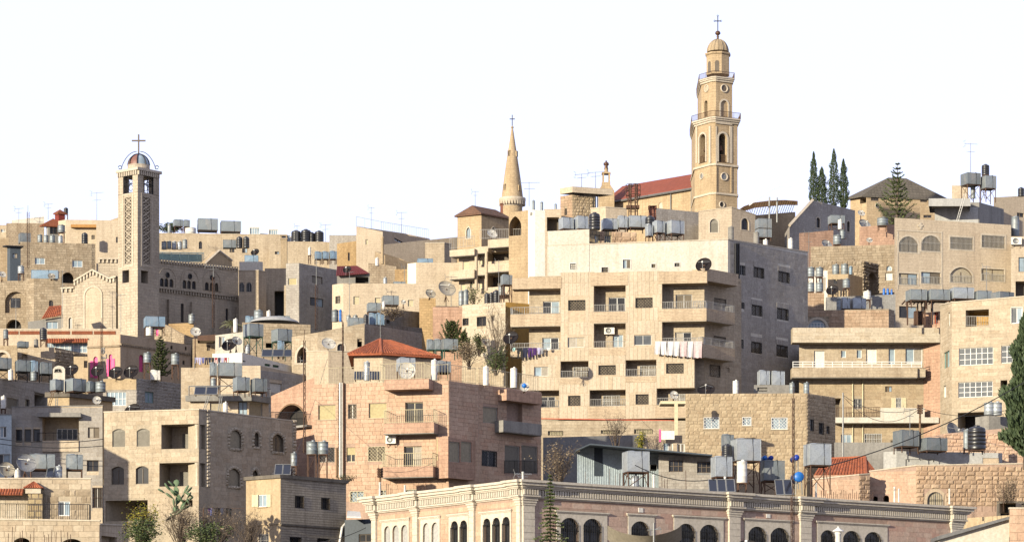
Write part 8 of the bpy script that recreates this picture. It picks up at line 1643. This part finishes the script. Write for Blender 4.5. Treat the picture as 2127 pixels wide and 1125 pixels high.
wire([P(1721, 967, 200), P(2140, 786, 205)], 'thick black power cable rising across the right terraces', .6, .035); wire([P(1751, 820, 230), P(1911, 846, 225), P(2127, 838, 225)], 'sagging cable between metal pole and utility pole', .8, .02); wire([P(1751, 822, 230), P(1905, 852, 225)], 'lower sagging cable from metal pole to utility pole', 1.4, .02); wire([P(0, 911, 236), P(216, 911, 236)], 'upper black cable across the shaded block', .3, .03); wire([P(0, 921, 236), P(216, 925, 236)], 'lower black cable across the shaded block', .25, .03); wire([P(600, 985, 200), P(680, 745, 232)], 'thin stay wire crossing the villa flank', .3, .014); wire([P(1060, 715, 245), P(720, 800, 220)], 'faint wire over the pink house roof', 1, .012); wire([P(1319, 965, 198), P(1484, 994, 197)], 'black hose cable between the two low box tanks', .5, .03); wire([P(600, 1125, 190), P(760, 1095, 185)], 'dark cable across the yellow house foot', .4, .025); wire([P(789, 975, 209), P(900, 960, 214)], 'thin service wire to the pink house', .4, .012); wire([P(1330, 870, 250), P(1560, 960, 215)], 'service cable before the big block', 1.2, .012)
WP = [(1358, 985, 1016, 30.9, 2.6), (1506, 989, 1024, 30.4, 2.4), (1695, 1002, 1032, 29.7, 2.3), (1858, 1010, 1042, 29.2, 1.9), (1867, 1014, 1042, 29.2, 1.9), (1972, 1014, 1046, 28.9, 1.8), (789, 1001, 1031, 29.5, 2.2), (841, 1007, 1026, 30.5, 2.2), (1086, 979, 1003, 32.0, 2.3), (1086.5, 480, 500, 22, 1)][:9]
for i, (x, y0, y1, S, r) in enumerate(WP): pipe_thing('plastic_pipe', x, y0, y1, F/S, r, 'white_plastic', f'{ordn(i, 9)}white plastic pipe stub standing on the mansion roof', group='pipe stubs on the mansion roof')
rr = random.Random(5)
def rods(xs, y1, S, h, lb):
    for x in xs: k = h*rr.uniform(.6, 1.2); mb = MB(); mb.tube(P(x, y1, F/S), P(x+rr.uniform(-1, 1), y1-k, F/S), .018 if S > 26 else .014, n=4); tag(mb.build('rebar_rod', 'rust'), lb, 'rebar', lb[11:])
rods([1706+i*4.3 for i in range(26)], 1036, 29.6, 18, 'one of the thin rusty rebar rods behind the mansion cornice'); rods([1985, 2010, 2029, 2062, 2084, 1961, 1998, 2040, 2067], 1062, 29.0, 60, 'one of the long rusty rods before the rock-faced building'); rods([17, 25, 42, 46, 63, 70, 92, 101, 107, 116, 127, 141, 147], 1128, 36.5, 30, 'one of the weathered stakes standing before the terrace wall'); rods([1215, 1224, 1266, 1279, 1287, 1375, 1380, 1386, 1425], 1018, 30.5, 38, 'one of the rusty rods before the metal shed'); rods([802, 806, 812, 872, 878, 884], 1030, 30.2, 26, 'one of the rusty rods on the mansion wing')
# ---------------------------------------------------------------- laundry
f = B_APT.f[0]; xs = [(885, 915), (919, 950), (954, 987), (990, 1021), (1026, 1063), (1066, 1097), (1101, 1147)]
for i, (a, c) in enumerate(xs): cloth(f, *[Zm.x(v) for v in (a, c)], Zm.y(612), Zm.y(684+i*3.3), 1.95, 'cloth_rose' if i in (4, 6) else 'cloth_white', f'{ordn(i, 7)}'+('pinkish' if i in (4, 6) else 'white')+' towel on the big block clothesline')
tb = MB(); tb.path([f.P(Zm.x(882), Zm.y(612), 1.95), f.P(Zm.x(1150), Zm.y(612), 1.95)], .02, 5)
for x in (885, 1145): tb.tube(f.P(Zm.x(x), Zm.y(612), 1.4), f.P(Zm.x(x), Zm.y(612), 1.95), .02, n=4)
tag(tb.build('clothesline', 'alu'), 'metal clothesline carrying white towels on the big block', 'clothesline')
L2 = [(92, 108, 'aqua', 668), (120, 148, 'black', 706), (150, 178, 'navy', 702), (180, 204, 'violet', 700), (206, 228, 'violet', 690), (230, 248, 'lilac', 684), (250, 264, 'grey', 682), (282, 302, 'white', 662)]
for i, (a, c, m, y) in enumerate(L2): cloth(f, Zm.x(a), Zm.x(c), Zm.y(648), Zm.y(y), 1.95, 'cloth_'+m, f'{ordn(i, 8)}{m} garment hanging at the big block left balcony', 'trousers' if i in (1, 3) else 'shirt')
tb = MB(); tb.path([f.P(Zm.x(88), Zm.y(648), 1.95), f.P(Zm.x(305), Zm.y(640), 1.95)], .015, 5)
for x in (95, 300): tb.tube(f.P(Zm.x(x), Zm.y(645), 1.4), f.P(Zm.x(x), Zm.y(645), 1.95), .02, n=4)
tag(tb.build('clothesline', 'alu'), 'clothesline with dark garments at the big block left balcony', 'clothesline')
g = Face(P(400, 0, F/22.8), P(480, 0, F/22.8), 0, 1)
for i, m in enumerate(('lilac', 'lilac', 'blue', 'navy', 'navy', 'black', 'crimson', 'navy', 'lilac', 'crimson')): a = 397+i*25; cloth(g, Zi.x(a), Zi.x(a+22), Zi.y(458), Zi.y(500+((i*37) % 24)), 0, 'cloth_'+m, f'{ordn(i, 10) if i in (0, 9) else (ORD[i] if i < 9 else "")+" from left "}{m} garment before the white house', 'shirt' if i % 3 else 'trousers')
tb = MB(); tb.path([g.P(Zi.x(390), Zi.y(457)), g.P(Zi.x(655), Zi.y(460))], .015, 5)
for x in (390, 655): tb.tube(g.P(Zi.x(x), Zi.y(457)), g.P(Zi.x(x), Zi.y(545)), .03, n=6)
tag(tb.build('clothesline', 'grey_metal'), 'clothesline on posts before the white house', 'clothesline')
g = Face(P(425, 0, F/30.5), P(500, 0, F/30.5), 0, 1)
for i, (a, c, m) in enumerate(((120, 135, 'violet'), (137, 152, 'blue'), (172, 190, 'black'), (193, 214, 'black'), (218, 240, 'grey'), (258, 280, 'black'), (284, 304, 'black'))): cloth(g, Zk.x(a), Zk.x(c), Zk.y(860), Zk.y(905+(i*13) % 20), 0, 'cloth_'+m, f'{ordn(i, 7)}{m} garment drying beside the yellow house', 'shirt')
tb = MB(); tb.path([g.P(Zk.x(85), Zk.y(860)), g.P(Zk.x(415), Zk.y(862))], .015, 5); tb.tube(g.P(Zk.x(85), Zk.y(860)), g.P(Zk.x(85), Zk.y(1000)), .05, n=6); tag(tb.build('clothesline', 'rust'), 'clothesline beside the yellow house', 'clothesline')
# ---------------------------------------------------------------- trees and shrubs
for i, (x, y0, y1, w, lb) in enumerate(((1690, 315, 436, 26, 'leftmost'), (1707, 347, 436, 31, 'shortest'), (1732, 309, 438, 31, 'tallest'), (1752, 330, 438, 28, 'rightmost'))): cypress(x, y0, y1, w, F/16.4, f'{lb} dark cypress in the row behind the gabled hall', i+1, n=4200, group='cypress row on the skyline')
conifer(1864, 339, 470, 84, F/18.0, 'tall araucaria with tiered branches before the pyramid roof', 4, tiers=14, up=.3, name='araucaria_tree', leafn=60, power=.85, ls=1.7)
cypress(2134, 640, 960, 116, F/28.5, 'broad dark cypress cut off by the right edge', 9, n=15000, tip=.8); conifer(1143, 985, 1150, 62, F/36, 'slender spruce standing before the mansion corner', 6, tiers=22, up=-.15, name='spruce_tree', leafn=40, power=1.2, ls=2.2, jag=.4)
conifer(333, 700, 782, 48, F/21.1, 'dense green young conifer beside the pink shuttered house', 7, tiers=15, up=.35, leafn=60, power=.7, ls=1.7, mat='leaf_green'); conifer(940, 668, 722, 46, F/22.2, 'yellow green juniper right of the breeze block house', 8, tiers=10, up=.9, leafn=60, power=.5, ls=2.0, mat='leaf_green', name='juniper_tree'); conifer(964, 690, 735, 30, F/22.25, 'small juniper beside the larger one', 18, tiers=8, up=1.0, leafn=60, power=.5, ls=2.0, mat='leaf_green', name='juniper_tree')
shrub(980, 1010, 700, 735, F/22.4, 'green bush between juniper and tan dish', 3, n=900); shrub(940, 1010, 715, 762, F/22.9, 'brown tangled bush behind the pink roof railing', 5, 'leaf_dry', n=900, bare=True); shrub(985, 1080, 650, 760, F/23.3, 'leafless grey bush beside the big block', 12, n=0, bare=True, stems=18); shrub(1000, 1060, 730, 775, F/23.5, 'low green hedge bush behind the roof railing', 14, n=1400, mat='leaf_green'); shrub(962, 1008, 598, 634, F/21.0, 'thin olive shrub by the large tan dish', 15, n=500, mat='leaf_palm')
shrub(258, 330, 1055, 1130, F/33, 'yellow green lemon bush in the lower garden', 21, 'leaf_lemon', n=1500, s=2.4, bare=True); shrub(330, 420, 1055, 1135, F/33.5, 'bare brown bush in the lower garden', 22, 'leaf_dry', n=700, bare=True, stems=26); shrub(400, 500, 1060, 1135, F/33.2, 'grey leafless thicket left of the yellow house', 23, 'leaf_dry', n=500, bare=True, stems=26); shrub(255, 340, 1085, 1140, F/35, 'dark green bush at the bottom edge', 24, 'leaf_green', n=1800, s=3); shrub(380, 470, 1090, 1140, F/35.5, 'mixed green weeds at the bottom edge', 25, 'leaf_green', n=1500, s=3); shrub(470, 560, 1070, 1140, F/34.5, 'bare vine bush before the yellow house', 26, n=0, bare=True, stems=20); shrub(1120, 1200, 930, 1010, F/29.5, 'dark leafless creeper beside the metal shed', 27, 'leaf_dry', n=600, bare=True, stems=20); shrub(1320, 1345, 905, 940, F/27, 'yellow green bush behind the metal shed', 28, 'leaf_lemon', n=700); shrub(1240, 1320, 870, 935, F/26.4, 'bare grey tree before the sheet fence', 29, n=0, bare=True, stems=12); shrub(2070, 2127, 1000, 1062, F/28.3, 'dry creeper on the rock-faced building', 30, 'leaf_dry', n=500, bare=True); shrub(330, 380, 466, 486, F/14.2, 'dark green trees behind the skyline tanks', 31, 'leaf_cypress', n=1500, name='tree', cat='tree'); shrub(780, 850, 640, 662, F/21.3, 'dry weeds on the breeze block wall', 32, 'leaf_dry', n=400, bare=True); shrub(690, 740, 985, 1000, F/29.2, 'tiny rooftop weeds on the yellow house', 33, 'leaf_green', n=120)
# prickly pear
t = thing('prickly_pear', 'pale green prickly pear cactus against the villa', 'cactus', P(352, 1085, F/31)); D = F/31; rp = random.Random(2); mb = MB(); m = D/F; st = [(P(345, 1080, D), 0), (P(358, 1080, D+.3), 0), (P(365, 1078, D), 0)]; k = 0
while st and k < 60:
    c, lv = st.pop(0); k += 1; a = rp.uniform(-1.1, 1.1); h = rp.uniform(.5, .72); up = Vector((math.sin(a), rp.uniform(-.2, .2), math.cos(a))).normalized(); q = up.to_track_quat('Z', 'Y'); mb.lathe(c, [(.03, 0), (h*.27, h*.2), (h*.42, h*.55), (h*.33, h*.85), (.01, h)], 10, sx=1, sy=.3, q=q)
    if lv < 4: st += [(c+up*h*.93+Vector((rp.uniform(-.1, .1), 0, 0)), lv+1) for _ in range(2 if rp.random() < .6 else 1)]
mb.build('pads', 'cactus', t)
# palm
D = F/18.9; t = thing('palm_tree', 'small feathery palm before the church flank', 'palm', P(484, 692, D)); m = D/F; c = P(484, 676, D); mb = MB(); mb.tube(P(484, 700, D), c, .22, .18, n=10); mb.build('trunk', 'bark', t); rp = random.Random(8); mb = MB()
for i in range(26):
    a = 6.283*i/26+rp.uniform(-.1, .1); e = rp.uniform(.2, 1.2); L = 34*m*rp.uniform(.75, 1.05); pts = []
    for j in range(9): s = j/8; pts.append(c+Vector((math.cos(a)*math.cos(e)*L*s, math.sin(a)*math.cos(e)*L*s, math.sin(e)*L*s-L*.55*s*s)))
    mb.path(pts, .018, 3)
    for j in range(1, 9):
        for k in range(3):
            p = pts[j-1].lerp(pts[j], k/3); d = (pts[j]-pts[j-1]).normalized(); s = d.cross(Vector((0, 0, 1))).normalized()
            for sg in (-1, 1): tip = p+(s*sg*.8+d*.7-Vector((0, 0, .35)))*.5*(1.1-j/10); mb.add([p, p+d*.05, tip], [[0, 1, 2]])
mb.build('fronds', 'leaf_palm', t, uv=False)
# unseen masses added at left to shade the grey block and villa's foot
H('shade_caster_block', 'unseen stone block added beyond the left edge to cast shade', [(1063.5-62/226*6000, F/226), (1063.5-49.6/226*6000, F/226)], None, 'cream_stone', zt=31.6, depth=8); H('shade_caster_wing', 'unseen lower wing added beyond the left edge to shade the villa foot', [(1063.5-46/199*6000, F/199), (1063.5-40/199*6000, F/199)], [1500-26/199*6000, 1500-23.1/199*6000], 'cream_stone', depth=7)
